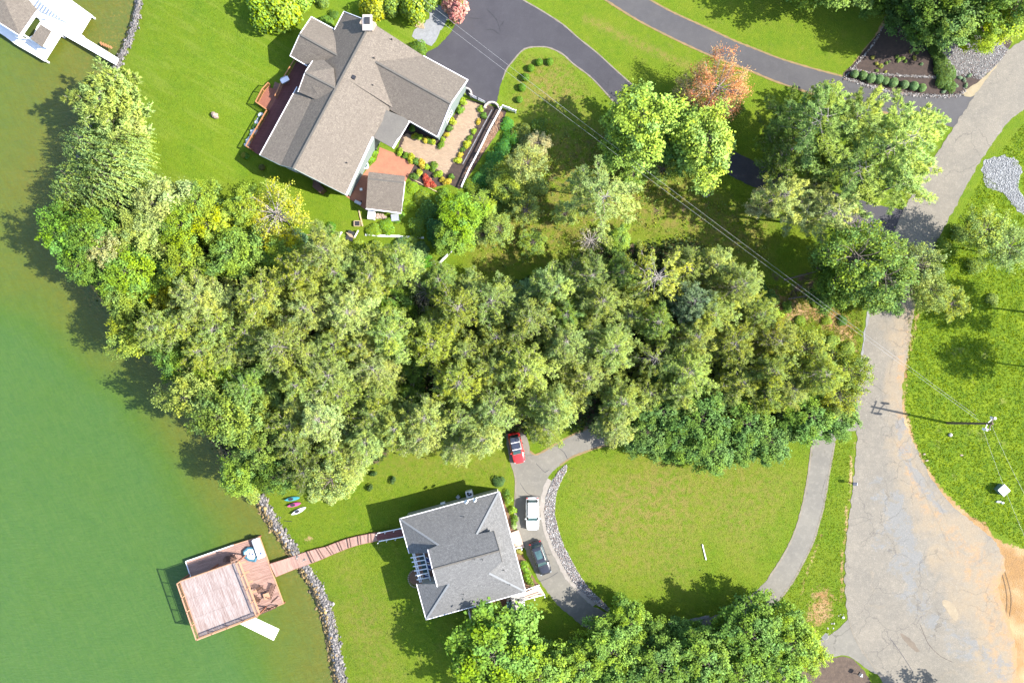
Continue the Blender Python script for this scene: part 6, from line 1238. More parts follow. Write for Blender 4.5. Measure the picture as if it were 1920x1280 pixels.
# roof antennas and pipes
for px, py, pl in ((870, 968, PN), (945, 1068, PE), (869, 1113, PS), (956, 1095, PE), (905, 1048, PS), (890, 1047, PS)):
    p = hit(px, py, pl); MB().cyl(p-Vector((0, 0, .1)), p+Vector((0, 0, .38)), .05, .05, 7).build('roof_vent_pipe', M['black'], h2)
for k, (px, py) in enumerate(((877, 940), (893, 937))):
    p = hit(px, py, PN); t = MB(); t.cyl(p, p+Vector((0, 0, .7)), .035, .03, 6); t.bar(p, p+Vector((.5, -.7, .1)), .04); t.bar(p, p+Vector((-.4, -.6, .1)), .04); an = t.build('antenna', M['white'], h2)
    d_ = MB(); d_.cyl(p+Vector((-.1, .1, .7)), p+Vector((-.22, .22, .82)), .26, .3, 14); me_ = d_.build('dish', M['white'], an, local=True); me_.location = -Vector(h2.location)
# pergola over the lakeside recess
t = thing('pergola', 'white open-beam pergola in the lakeside recess of the grey-roofed house', 'pergola', P(790, 1062, 0))
zp = 3.6
for a_, b2 in (((774,1037),(787,1091)),((777,1037),(790,1089)),((794,1035),(807,1088))): MB().bar(P(*a_, zp), P(*b2, zp), .13, .2).build('beam', M['white'], t)
for i in range(6): f = i/5; MB().bar(P(770+11.5*f, 1045+41*f, zp+.17), P(796.5+10.5*f, 1040.5+41*f, zp+.17), .12, .15).build('rafter', M['white'], t)
for (px, py) in ((775, 1040), (789, 1090)): MB().bar(P(px, py, zp), P0(px, py, zp)+(-.6,), .16).build('post', M['white'], t)
t = thing('lake_porch', 'brown-floored porch beneath the white pergola', 'porch', P(795, 1062, 0))
boards('decking', [P(772, 1036, 1.2), P(788, 1096, 1.2), P(824, 1090, 1.2), P(812, 1026, 1.2)], 18, M['brown_board'], t)
boards('mat', [P(785, 1040, 1.24), P(795, 1078, 1.24), P(806, 1075, 1.24), P(796, 1037, 1.24)], 2, M['glass'], t)
for k, (px, py) in enumerate(((803, 1047), (806, 1060), (801, 1079))):
    t = thing('porch_armchair', '%s blue porch armchair under the pergola' % ['upper', 'middle', 'lower'][k], 'chair', P(px, py, 1.25), group='porch armchairs')
    p = P(px, py, 1.25); MB().box(p+Vector((0, 0, .4)), (.6, .6, .14), -.27).build('seat', M['blue'], t); MB().box(p+Vector((.28, .08, .65)), (.12, .6, .5), -.27).build('backrest', M['blue'], t)
    for s_ in (-1, 1): MB().box(p+Vector((0, s_*.3, .5)), (.55, .07, .3), -.27).build('arm', M['white_trim'], t)
t = thing('round_stone_bed', 'half-round brown bed with stone edging at the lower pergola corner', 'flower bed', G(779, 1082)); c = G(781, 1082)
MB().cyl(c+Vector((0, 0, -.2)), c+Vector((0, 0, .25)), 1.1, 1.05, 16).build('soil', M['brownmulch'], t)
for i in range(13): a_ = math.radians(100+i*14); MB().ball(c+Vector((1.15*math.cos(a_), 1.25*math.sin(a_)-.1, .2)), (.13, .13, .12), 6, 4, .2).build('edging_stone', M['stone_pink'], t)
# AC units
t = thing('air_conditioner', 'square grey air-conditioning unit with round fan above the grey roof', 'air conditioner', P(880, 925, 0)); ya = math.radians(15)
MB().box(P(880, 925, .5), (.95, .95, 1.0), ya).build('casing', M['white_trim'], t, bevel=.08); MB().cyl(P(880, 925, 1.0), P(880, 925, 1.03), .36, .36, 18).build('fan_grille', M['black'], t); MB().cyl(P(880, 925, 1.03), P(880, 925, 1.05), .1, .1, 10).build('hub', M['metal'], t)
t = thing('utility_meter_box', 'small grey box on the grass between air conditioner and white tank', 'box', G(859, 931)); MB().box(G(859, 931, .25), (.45, .45, .5), .8).build('casing', M['metal'], t)
t = thing('white_gas_tank', 'low white tank lying along the upper wall of the grey house', 'tank', G(831, 944)); a_, b2 = G(826.5, 945, .35), G(835, 942.5, .35); MB().cyl(a_, b2, .26, .26, 12).build('body', M['white'], t, smooth_=False)
for p in (lerp(a_, b2, .2), lerp(a_, b2, .8)): MB().box(p-Vector((0, 0, .25)), (.1, .4, .2), .3).build('foot', M['metal'], t)
# entrance pads and rails
t = thing('front_step', 'pink concrete front step between the white car and the black car', 'step', P(967, 1010, 0)); MB().prism([P0(956, 999, .3), P0(972, 993, .3), P0(983, 1026, .3), P0(964, 1030, .3)], 0, .3).build('slab', M['conc_pink'], t)
t = thing('front_handrail', 'white handrail beside the pink front step', 'handrail', P(972, 1026, 0)); MB().bar(P(965, 1028, 1.1), P(978, 1025, 1.1), .14, .09).build('rail', M['white'], t)
for p in ((966, 1028), (978, 1025)): MB().bar(P(*p, 0), P(*p, 0)+Vector((0, 0, 1.2)), .16).build('post', M['white'], t)
t = thing('side_ramp', 'pink ramp with white railings at the lower corner of the grey house', 'ramp', P(1003, 1108, 0))
MB().slab([P(981, 1112, .9), P(1011, 1097, .1), P(1021, 1113, .1), P(981, 1124, .9)], .12).build('ramp_floor', M['conc_pink'], t)
for a_, b2 in (((984, 1106), (1011, 1096)), ((983, 1124), (1021, 1114))):
    MB().bar(P(*a_, 1.5), P(*b2, 1.0), .1, .08).bar(P(*a_, 1.1), P(*b2, .6), .05, .06).build('railing', M['white'], t)
    for f in (0, .5, 1): p = lerp(P(*a_, .5), P(*b2, 0), f); MB().bar(p, Vector((p.x, p.y, 1.6-.5*f)), .13).build('post', M['white'], t)
t = thing('side_deck', 'brown side deck with white railing below the grey-roofed house', 'deck', P(925, 1140, 0))
boards('decking', [P(878, 1140, .9), P(886, 1172, .9), P(966, 1160, .9), P(958, 1116, .9)], 26, M['brown_board'], t); MB().slab([P(956, 1118, .95), P(985, 1110, .95), P(982, 1138, .95), P(962, 1145, .95)], .15).build('landing_slab', M['conc_pink'] if False else M['stone'], t)
railing('railing', [P(879, 1139, .9), P(889, 1184, .9), P(958, 1172, .9)], .95, t, M['white'], bal=.25); railing('railing', [P(980, 1123, .9), P(984, 1134, .9)], .95, t, M['white'])
def chaise(px, py, rz, label):
    t = thing('deck_lounger', label, 'lounger', P(px, py, .92), rz=0, group=None); p = P(px, py, .92); c_, s_ = math.cos(rz), math.sin(rz); v = Vector((c_, s_, 0))
    MB().box(p+Vector((0, 0, .35)), (1.25, .62, .10), rz).build('seat_cushion', M['metal'], t, bevel=.03); MB().box(p+v*-.85+Vector((0, 0, .55)), (.6, .62, .1), rz, ry=.6).build('backrest', M['metal'], t, bevel=.03)
    for i, j in ((-.5,-.25),(.5,-.25),(-.5,.25),(.5,.25)): MB().bar(p+v*i+Vector((-s_, c_, 0))*j, p+v*i+Vector((-s_, c_, 0))*j+Vector((0, 0, .32)), .05).build('leg', M['dark_metal'], t)
chaise(898, 1142, math.radians(-38), 'left grey lounger on the brown side deck'); chaise(904, 1148, math.radians(-38), 'right grey lounger on the brown side deck')
t = thing('side_table', 'small pale square table in the left corner of the side deck', 'table', P(891, 1158, .92)); MB().box(P(891, 1158, 1.4), (.55, .55, .05), .3).build('tabletop', M['white_trim'], t)
for i, j in ((-1,-1),(1,-1),(-1,1),(1,1)): MB().box(P(891, 1158, 1.15)+Vector((i*.2, j*.2, 0)), (.04, .04, .45)).build('leg', M['white_trim'], t)
for k, (px, py) in enumerate(((931, 1142), (937, 1135))):
    t = thing('deck_chair', ['lower', 'upper'][k]+' dark chair in the middle of the side deck', 'chair', P(px, py, .92)); p = P(px, py, .92); MB().box(p+Vector((0, 0, .42)), (.45, .45, .05), .3).build('seat', M['black'], t); MB().box(p+Vector((.2, 0, .65)), (.05, .45, .45), .3).build('backrest', M['black'], t)
    for i, j in ((-1,-1),(1,-1),(-1,1),(1,1)): MB().box(p+Vector((i*.18, j*.18, .2)), (.04, .04, .4)).build('leg', M['black'], t)
t = thing('covered_grill', 'dark grill beside a grey cabinet on the side deck', 'grill', P(954, 1124, .92)); MB().box(P(954, 1124, 1.5), (.7, .6, .5), .25).build('lid', M['black'], t, bevel=.1); MB().box(P(954, 1124, 1.15), (.65, .5, .5), .25).build('cart', M['dark_metal'], t)
t = thing('deck_cabinet', 'grey-blue cabinet standing below the dark grill on the side deck', 'cabinet', P(955, 1134, .92)); MB().box(P(955, 1134, 1.35), (.65, 1.0, .9), .1).build('body', M['metal'], t, bevel=.04); MB().box(P(955, 1134, 1.82), (.7, 1.05, .05), .1).build('top', M['glass'], t)

# ---- boardwalk to the dock
t = thing('boardwalk', 'long rosy boardwalk stepping down from the grey house to the boat dock', 'boardwalk', G(620, 1025))
up = [(505,1057),(540,1046),(575,1034),(592,1029),(610,1025),(630,1017),(650,1010),(670,1005),(690,1001),(710,997)]; dn_ = [(517,1081),(551,1067),(585,1055),(603,1048),(621,1040),(638,1033),(653,1027),(672,1021),(690,1017),(713,1012)]
zs = [max(-1.75, gz1(G(x, y).x, G(x, y).y)+.38) for x, y in up]; zs[0] = zs[1] = -1.75; print('WALK', zs)
for i in range(len(up)-1):
    z0, z1 = zs[i], max(zs[i], zs[i]*.35+zs[i+1]*.65); a_, b2, c_, d_ = P(*up[i], z0), P(*up[i+1], z1), P(*dn_[i+1], z1), P(*dn_[i], z0); nb = max(4, int((b2-a_).length/.15))
    boards('plank_section', [d_, a_, b2, c_], nb, M['walk_board'], t, t=.06)
    if i >= 2:
        for k in (0, 1):
            f = .04+.24*k; MB().bar(lerp(a_, b2, f)+Vector((0, 0, .03)), lerp(d_, c_, f)+Vector((0, 0, .03)), .07, .05).build('step_edge', M['darkwood'], t)
    MB().bar(a_-Vector((0, 0, .12)), b2-Vector((0, 0, .12)), .08, .2).bar(d_-Vector((0, 0, .12)), c_-Vector((0, 0, .12)), .08, .2).build('joist', M['redwood'], t)
    for q in (a_, d_): MB().bar(q-Vector((0, 0, .1)), Vector((q.x, q.y, min(q.z-.5, gz1(q.x, q.y)-.3))), .14).build('post', M['redwood'], t)
t = thing('stair_flight', 'wine-red stair flight with white handrails leading into the grey house', 'stairs', G(735, 1002))
for i in range(14):
    f = i/13; a_ = lerp(P(706, 998, zs[-1]), P(757, 989, 1.15), f); b2 = lerp(P(709, 1012, zs[-1]), P(759, 1005, 1.15), f); MB().bar(a_, b2, .28, .05).build('tread', M['dark_board'], t)
for a_, b2 in (((708,999),(757,989)),((711,1014),(760,1005))):
    MB().bar(P(*a_, .75), P(*b2, 2.0), .12, .08).bar(P(*a_, .1), P(*b2, 1.3), .05, .2).build('handrail', M['white'], t)
    for f in (0, .33, .66, 1): p = lerp(P(*a_, -.3), P(*b2, 1.0), f); MB().bar(p, p+Vector((0, 0, 1.1)), .1).build('post', M['white'], t)
# ---- boat dock with roof deck
zK = -1.85
t = thing('boat_dock', 'rosy wooden boat dock with bleached roof deck standing in the green water', 'dock', P(430, 1100, zK))
kA, kB, kC, kD = P(438, 1021, zK), P(486, 1006, zK), P(531, 1131, zK), P(484, 1150, zK)
boards('decking', [P(438, 1021, zK), P(486, 1006, zK), P(509, 1068, zK), P(461, 1084, zK)][::1], 24, M['dock_board'], t); boards('decking', [P(509, 1068, zK), P(461, 1084, zK), P(484, 1150, zK), P(531.5, 1131, zK)], 30, M['dock_board'], t)
boards('decking', [P(348, 1052, zK), P(437.5, 1021, zK), P(462, 1085, zK), P(372, 1116, zK)], 34, M['dock_board'], t)
boards('walkway_under_roof', [P(372, 1117, zK), P(380, 1114, zK), P(400, 1178, zK), P(392, 1182, zK)], 4, M['dock_board'], t)
for a_, b2 in ((P(348,1052,zK),P(438,1021,zK)),(P(438,1021,zK),P(486,1006,zK)),(P(486,1006,zK),P(531,1131,zK)),(P(531,1131,zK),P(484,1150,zK)),(P(348,1052,zK),P(358,1082,zK))): MB().bar(a_-Vector((0, 0, .08)), b2-Vector((0, 0, .08)), .12, .26).build('rim_board', M['white_trim'] if b2.x < -38 and a_.x < -45 else M['peach_rail'], t)
zR = 1.0; RA, RB_, RC, RD = P(338, 1089, zR), P(447, 1051, zR), P(486, 1151, zR), P(374, 1194, zR)
boards('roof_decking', [lerp(RA, RD, .0), lerp(RA, RD, .335), lerp(RB_, RC, .335), RB_], 44, M['faded_board'], t, gap=.01)
boards('roof_decking', [lerp(RA, RD, .337), lerp(RA, RD, .665), lerp(RB_, RC, .665), lerp(RB_, RC, .337)], 44, M['faded_board'], t, gap=.01)
boards('roof_decking', [lerp(RA, RD, .667), RD, RC, lerp(RB_, RC, .667)], 44, M['faded_board'], t, gap=.01)
railing('railing', [RA, RD, RC], 1.0, t, M['peach_rail'], top=(.15, .06), bal=.16, step=2.2); railing('railing', [lerp(RB_, RC, .01), lerp(RB_, RC, .98)], 1.0, t, M['peach_rail'], top=(.15, .06), bal=.16, step=2.2)
railing('railing', [RA, RB_], .25, t, M['peach_rail'], top=(.10, .06), mid=False, posts=False)
for a_, b2 in ((RA, RB_), (RB_, RC), (RC, RD), (RD, RA)): MB().bar(a_-Vector((0, 0, .2)), b2-Vector((0, 0, .2)), .1, .3).build('rim_board', M['peach_rail'], t)
for f in (0, .5, 1):
    for g in (0, 1): q = lerp(lerp(RA, RB_, f), lerp(RD, RC, f), g); MB().bar(q-Vector((0, 0, .2)), Vector((q.x, q.y, -5.0)), .2).build('pile', M['redwood'], t)
for q in (kA, kB, lerp(kB, kC, .5), kC, kD): MB().bar(q-Vector((0, 0, .1)), Vector((q.x, q.y, -5.0)), .2).build('pile', M['redwood'], t)
# slanting stair with bench gap between roof deck and dock
for i in range(9): f = i/8; a_ = lerp(P(449, 1056, .8), P(477, 1128, zK+.2), f); MB().bar(a_+Vector((.1, 0, 0)), a_+Vector((.85, .28, 0)), .3, .05).build('stair_tread', M['peach_rail'], t) if i % 2 == 0 else None
railing('dock_end_railing', [P(485, 1149, zK), P(507, 1140, zK), P(521, 1134, zK)], .9, t, M['darkwood'], bal=.3, step=1.4)
# things on the dock
t = thing('dock_box', 'long pale grey cabinet along the lake-end edge of the boat dock', 'cabinet', P(485, 1027, zK)); u2 = (kC-kB).normalized(); a_ = math.atan2(u2.y, u2.x)
MB().box(P(482, 1019, zK+.4), (1.5, .95, .8), a_).build('cabinet_body', M['metal'], t, bevel=.03); MB().box(P(488, 1036, zK+.38), (1.4, .9, .75), a_).build('cabinet_body', M['white_trim'], t, bevel=.03); MB().box(P(489, 1037, zK+.77), (.3, .3, .04), a_).build('sink', M['blue'], t); MB().box(P(482, 1019, zK+.82), (1.52, .97, .04), a_).build('lid', M['white_trim'], t)
t = thing('towable_tube', 'blue and white inflatable towable tube lying on the dock', 'inflatable', P(471, 1038, zK)); c = P(470.5, 1038, zK+.25)
out = [(-1.0,.35),(-.45,.85),(.45,.85),(.85,-.3),(.6,-1.0),(-.3,-.85),(-.95,-.3)]
mb = MB()
for i in range(len(out)): p, q = out[i], out[(i+1) % len(out)]; mb.cyl(c+Vector((p[0], p[1], 0)), c+Vector((q[0], q[1], 0)), .2, .2, 8, False); mb.ball(c+Vector((p[0], p[1], 0)), .2, 8, 5)
mb.build('outer_ring', M['tube'], t, smooth_=True)
MB().prism([(c.x+p[0]*.9, c.y+p[1]*.9) for p in out][::-1], c.z-.1, c.z+.08).build('floor', M['mat_white'], t)
for dx, dy, w_, h_ in ((-.4,.3,.35,.5),(.2,.4,.3,.5),(.0,-.3,.4,.35),(.45,-.2,.25,.6)): MB().ball(c+Vector((dx, dy, .12)), (w_*.5, h_*.5, .12), 8, 5).build('cushion', M['white'], t)
for dx, dy in ((-.1,.1),(.3,.05),(-.5,-.2)): MB().ball(c+Vector((dx, dy, .2)), (.08, .22, .06), 7, 4).build('blue_stripe', M['blue'], t)
def slat_chair(px, py, rz, z, label, mat_=None, w=.62, nm='dock_chair', cat='chair'):
    mat_ = mat_ or M['darkwood']; t = thing(nm, label, cat, P(px, py, z)); p = P(px, py, z); v = Vector((math.cos(rz), math.sin(rz), 0)); s = Vector((-v.y, v.x, 0))
    for i in range(5): MB().bar(p+v*(-.2+i*.12)+s*-w*.5+Vector((0, 0, .40+.02*i)), p+v*(-.2+i*.12)+s*w*.5+Vector((0, 0, .40+.02*i)), .08, .03).build('seat_slat', mat_, t)
    for i in range(5): k = (-.5+(i+.5)/5)*w; MB().bar(p+v*-.25+s*k+Vector((0, 0, .4)), p+v*-.55+s*k+Vector((0, 0, 1.0)), .03, .09).build('back_slat', mat_, t)
    for k in (-1, 1):
        MB().bar(p+v*-.4+s*k*(w*.5+.06)+Vector((0, 0, .62)), p+v*.38+s*k*(w*.5+.06)+Vector((0, 0, .62)), .11, .03).build('armrest', mat_, t)
        for f in (-.3, .33): MB().bar(p+v*f+s*k*(w*.5+.03), p+v*f+s*k*(w*.5+.03)+Vector((0, 0, .6)), .06).build('leg', mat_, t)
slat_chair(440, 1043, math.radians(-160), zK, 'dark slatted chair on the upper arm of the dock'); slat_chair(430, 1045, math.radians(10), zK, 'second dark chair on the upper arm of the dock, left of the first')
slat_chair(510, 1106, math.radians(160), zK, 'dark slatted bench at the water edge of the dock', w=1.9, nm='dock_bench', cat='bench')
slat_chair(491, 1103, math.radians(-60), zK, 'dark lounge chair between roof deck and slatted bench', w=.8); slat_chair(485, 1121, math.radians(60), zK, 'low dark chair in the shade at the foot of the roof deck', w=.7)
t = thing('dock_table', 'dark low table beside the slatted bench on the dock', 'table', P(500, 1117, zK)); MB().box(P(500, 1117, zK+.5), (.9, .9, .05), .35).build('tabletop', M['peach_rail'], t)
for i, j in ((-1,-1),(1,-1),(-1,1),(1,1)): MB().box(P(500, 1117, zK+.25)+Vector((i*.35, j*.35, 0)), (.06, .06, .5)).build('leg', M['darkwood'], t)
t = thing('stepped_ladder', 'dark folded ladder lying at the lower right corner of the dock', 'ladder', P(517, 1124, zK)); a_, b2 = P(510, 1128, zK+.1), P(521, 1119, zK+.1); s = Vector((.25, .3, 0))
for q in (-1, 1): MB().bar(a_+s*.5*q, b2+s*.5*q, .06).build('side_rail', M['darkwood'], t)
for i in range(5): p = lerp(a_, b2, (i+.5)/5); MB().bar(p-s*.5, p+s*.5, .05).build('rung', M['darkwood'], t)
# floating foam mat with green lettering
t = thing('floating_mat', 'white floating foam mat with green edge marks moored beside the dock', 'foam mat', P(487, 1174, WATER_Z))
fa, fb, fc, fd = P(450, 1169, WATER_Z+.1), P(479, 1158, WATER_Z+.1), P(523.5, 1179, WATER_Z+.1), P(513, 1200, WATER_Z+.1)
MB().slab([fa, fb, fc, fd], .14).build('foam_sheet', M['mat_white'], t)
e1 = (fd-fc)
for i in range(9):   # row of small green marks standing for the illegible print
    f = .16+.68*i/9; L_ = .045+.02*(i % 3 == 0); p = lerp(fc, fd, f)+(fb-fc).normalized()*.42; q = lerp(fc, fd, f+.05)+(fb-fc).normalized()*.42
    MB().bar(p+Vector((0, 0, .012)), q+Vector((0, 0, .012)), .15+.09*((i*7) % 3), .012).build('print_mark', M['green_ink'], t)
MB().bar(lerp(fa, fb, .3)+(fc-fb).normalized()*.3+Vector((0, 0, .012)), lerp(fa, fb, .5)+(fc-fb).normalized()*.3+Vector((0, 0, .012)), .08, .012).build('print_mark', M['green_ink'], t)
# kayaks
def kayak(px, py, rz, L_, w, mat_, label, nm='kayak'):
    t = thing(nm, label, nm, G(px, py), rz=rz); n = 14; mb = MB(); rings = []
    for i in range(n+1):
        f = -1+2*i/n; hw = w/2*max(.03, (1-abs(f)**2.3))**.8; hh = .16*(.5+.5*(1-f*f)); z0_ = .20+.06*f*f
        rings.append([(f*L_/2, hw*math.cos(a_), z0_+hh*math.sin(a_)) for a_ in [2*math.pi*k/10 for k in range(10)]])
    vs = sum(rings, []); fs = [(i*10+k, i*10+(k+1) % 10, (i+1)*10+(k+1) % 10, (i+1)*10+k) for i in range(n) for k in range(10)]
    fs = [tuple(reversed(f)) for f in fs]; mb.add(vs, fs); mb.build('hull', mat_, t, local=True, smooth_=True)
    ck = MB(); ck.cyl((-.05*L_, 0, .30), (-.05*L_, 0, .395), .22, .24, 14); o_ = ck.build('cockpit', M['black'] if nm == 'kayak' else M['metal'], t, local=True); o_.scale = (1.6, .8, 1)
    return t
kayak(549, 934, math.radians(10), 2.3, .62, M['teal'], 'turquoise kayak, uppermost of three lying on the grass'); kayak(552.5, 945, math.radians(14), 2.1, .60, M['pink'], 'pink kayak, middle of three lying on the grass'); kayak(561, 956.5, math.radians(27), 2.4, .62, M['white'], 'white kayak, lowest of three lying on the grass')
# ---- white dock with boathouse
zW = -1.6
t = thing('white_dock', 'white dock platform with walkway to the upper shore', 'dock', P(120, 60, zW)); WH = M['white']
def pl(pts): return [P(x, y, zW) for x, y in pts]
boards('white_decking', [P(84, 115.5, zW), P(115.5, 65, zW), P(62, 32, zW), P(30, 84, zW)][:4], 22, WH, t)
MB().slab(pl([(115, 65), (150, 66.5), (173, 29), (130, -2), (100, -25), (40, -30), (62, 32), (90, 50)]), .12).build('platform', WH, t)
MB().slab(pl([(30, 84), (62, 32), (20, -30), (-60, -60), (-80, 30), (0, 62)]), .12).build('platform_back', WH, t)
MB().slab([P(115, 64, zW), P(151, 66, zW), P(222.5, 110, -1.2), P(217.5, 122, -1.2)], .12).build('walkway', WH, t)
for q in pl([(84, 113), (114, 66), (150, 65), (171, 30), (30, 82), (180, 92)]): MB().cyl(q-Vector((0, 0, .1)), Vector((q.x, q.y, -4.5)), .13, .13, 8).build('pile', M['white_trim'], t)
for (px, py) in [(136, 11), (158, 31), (138, 61), (174, 84), (187, 92), (36, 73)]: p = P(px, py, zW); MB().cyl(p-Vector((0, 0, .1)), p+Vector((0, 0, .9)), .07, .07, 8).build('mooring_post', WH, t)
for a_, b2 in (((84.5, 114.5), (115, 66)), ((0, 62), (84, 115))): MB().bar(P(*a_, zW+.02), P(*b2, zW+.02), .1, .1).build('edge_rail', WH, t)
MB().slab([P(41, 68, zW+.016), P(66, 30, zW+.016), P(76, 40, zW+.016), P(69, 50, zW+.016), P(62, 66, zW+.016), P(48, 73, zW+.016)], .012).build('open_slip', M['glass'] if False else simple('slip_water', (.03,.05,.012), (.05,.06,.015), 2, .15), t)
t = thing('white_stair', 'white open-riser stair climbing over the white dock platform', 'stairs', P(118, 22, zW))
for i in range(12): f = i/11; a_ = lerp(P(90, -12, 1.2), P(132, 40, zW+.1), f); a_ = lerp(P(84, -4, 1.2), P(134, 36, zW+.15), f); MB().bar(a_+Vector((-.42, -.62, 0)), a_+Vector((.42, .62, 0)), .28, .06).build('tread', WH, t)
for s_ in (-1, 1): MB().bar(P(84, -4, 1.15)+Vector((.45*s_, .66*s_, 0)), P(134, 36, zW+.1)+Vector((.45*s_, .66*s_, 0)), .08, .26).build('stringer', WH, t); MB().bar(P(84, -4, 2.1)+Vector((.45*s_, .66*s_, 0)), P(134, 36, zW+1.0)+Vector((.45*s_, .66*s_, 0)), .06, .06).build('handrail', WH, t)
t = thing('boathouse', 'boathouse with large brown shingle roof in the top left corner', 'boathouse', P(10, 20, zW))
b1, b2_, b3, b4, b5 = P(33, -6, 1.0), P(71, 20.5, 1.0), P(38, 68, 1.0), P(-8, 42, 1.0), P(-14, -60, 1.0)
roof_face([P(71, 20.5, 1.0), P(38, 68, 1.0), P(-30, 25, 1.0), P(-12, -8, 2.6), P(22, -28, 2.6)][:3] + [P(-5, -28, 2.4)], RB, t); roof_face([P(71, 20.5, 1.0), P(-5, -28, 2.4), P(20, -40, 1.6)], RB, t)
fascia('gutter', [P(71, 20.5, 1.0), P(38, 68, 1.0)], t, w=.3, mat_=WH); fascia('gutter', [P(38, 68, 1.0), P(-30, 25, 1.0)], t, w=.1, mat_=WH)
for px, py in ((66, 22), (38, 62), (0, 38), (30, 0)): p = P(px, py, 1.0); MB().bar(Vector((p.x, p.y, -4)), p-Vector((0, 0, .2)), .2).build('post', WH, t)
t = thing('dock_locker_roof', 'small shed with brown shingle roof on the white dock', 'shed', P(75, 68, zW)); roof_face([P(76, 46, .6), P(95.5, 58, .6), P(78, 88, .35), P(57, 73, .35)], RB, t)
q = [P(78, 51, .4), P(92, 59, .4), P(76, 84, .2), P(62, 73, .2)]; MB().prism([(p.x, p.y) for p in q], zW, .2).build('wall', WH, t)
t = thing('wooden_steps', 'brown wooden steps beside the white dock walkway at the shore', 'steps', P(200, 84, -1.9))
for i in range(5): MB().bar(P(188+i*4.5, 79+i*2.0, -1.9+.1*i), P(192+i*4.5, 91+i*1.5-6, -1.9+.1*i), .28, .06).build('tread', M['orange_wood'], t)
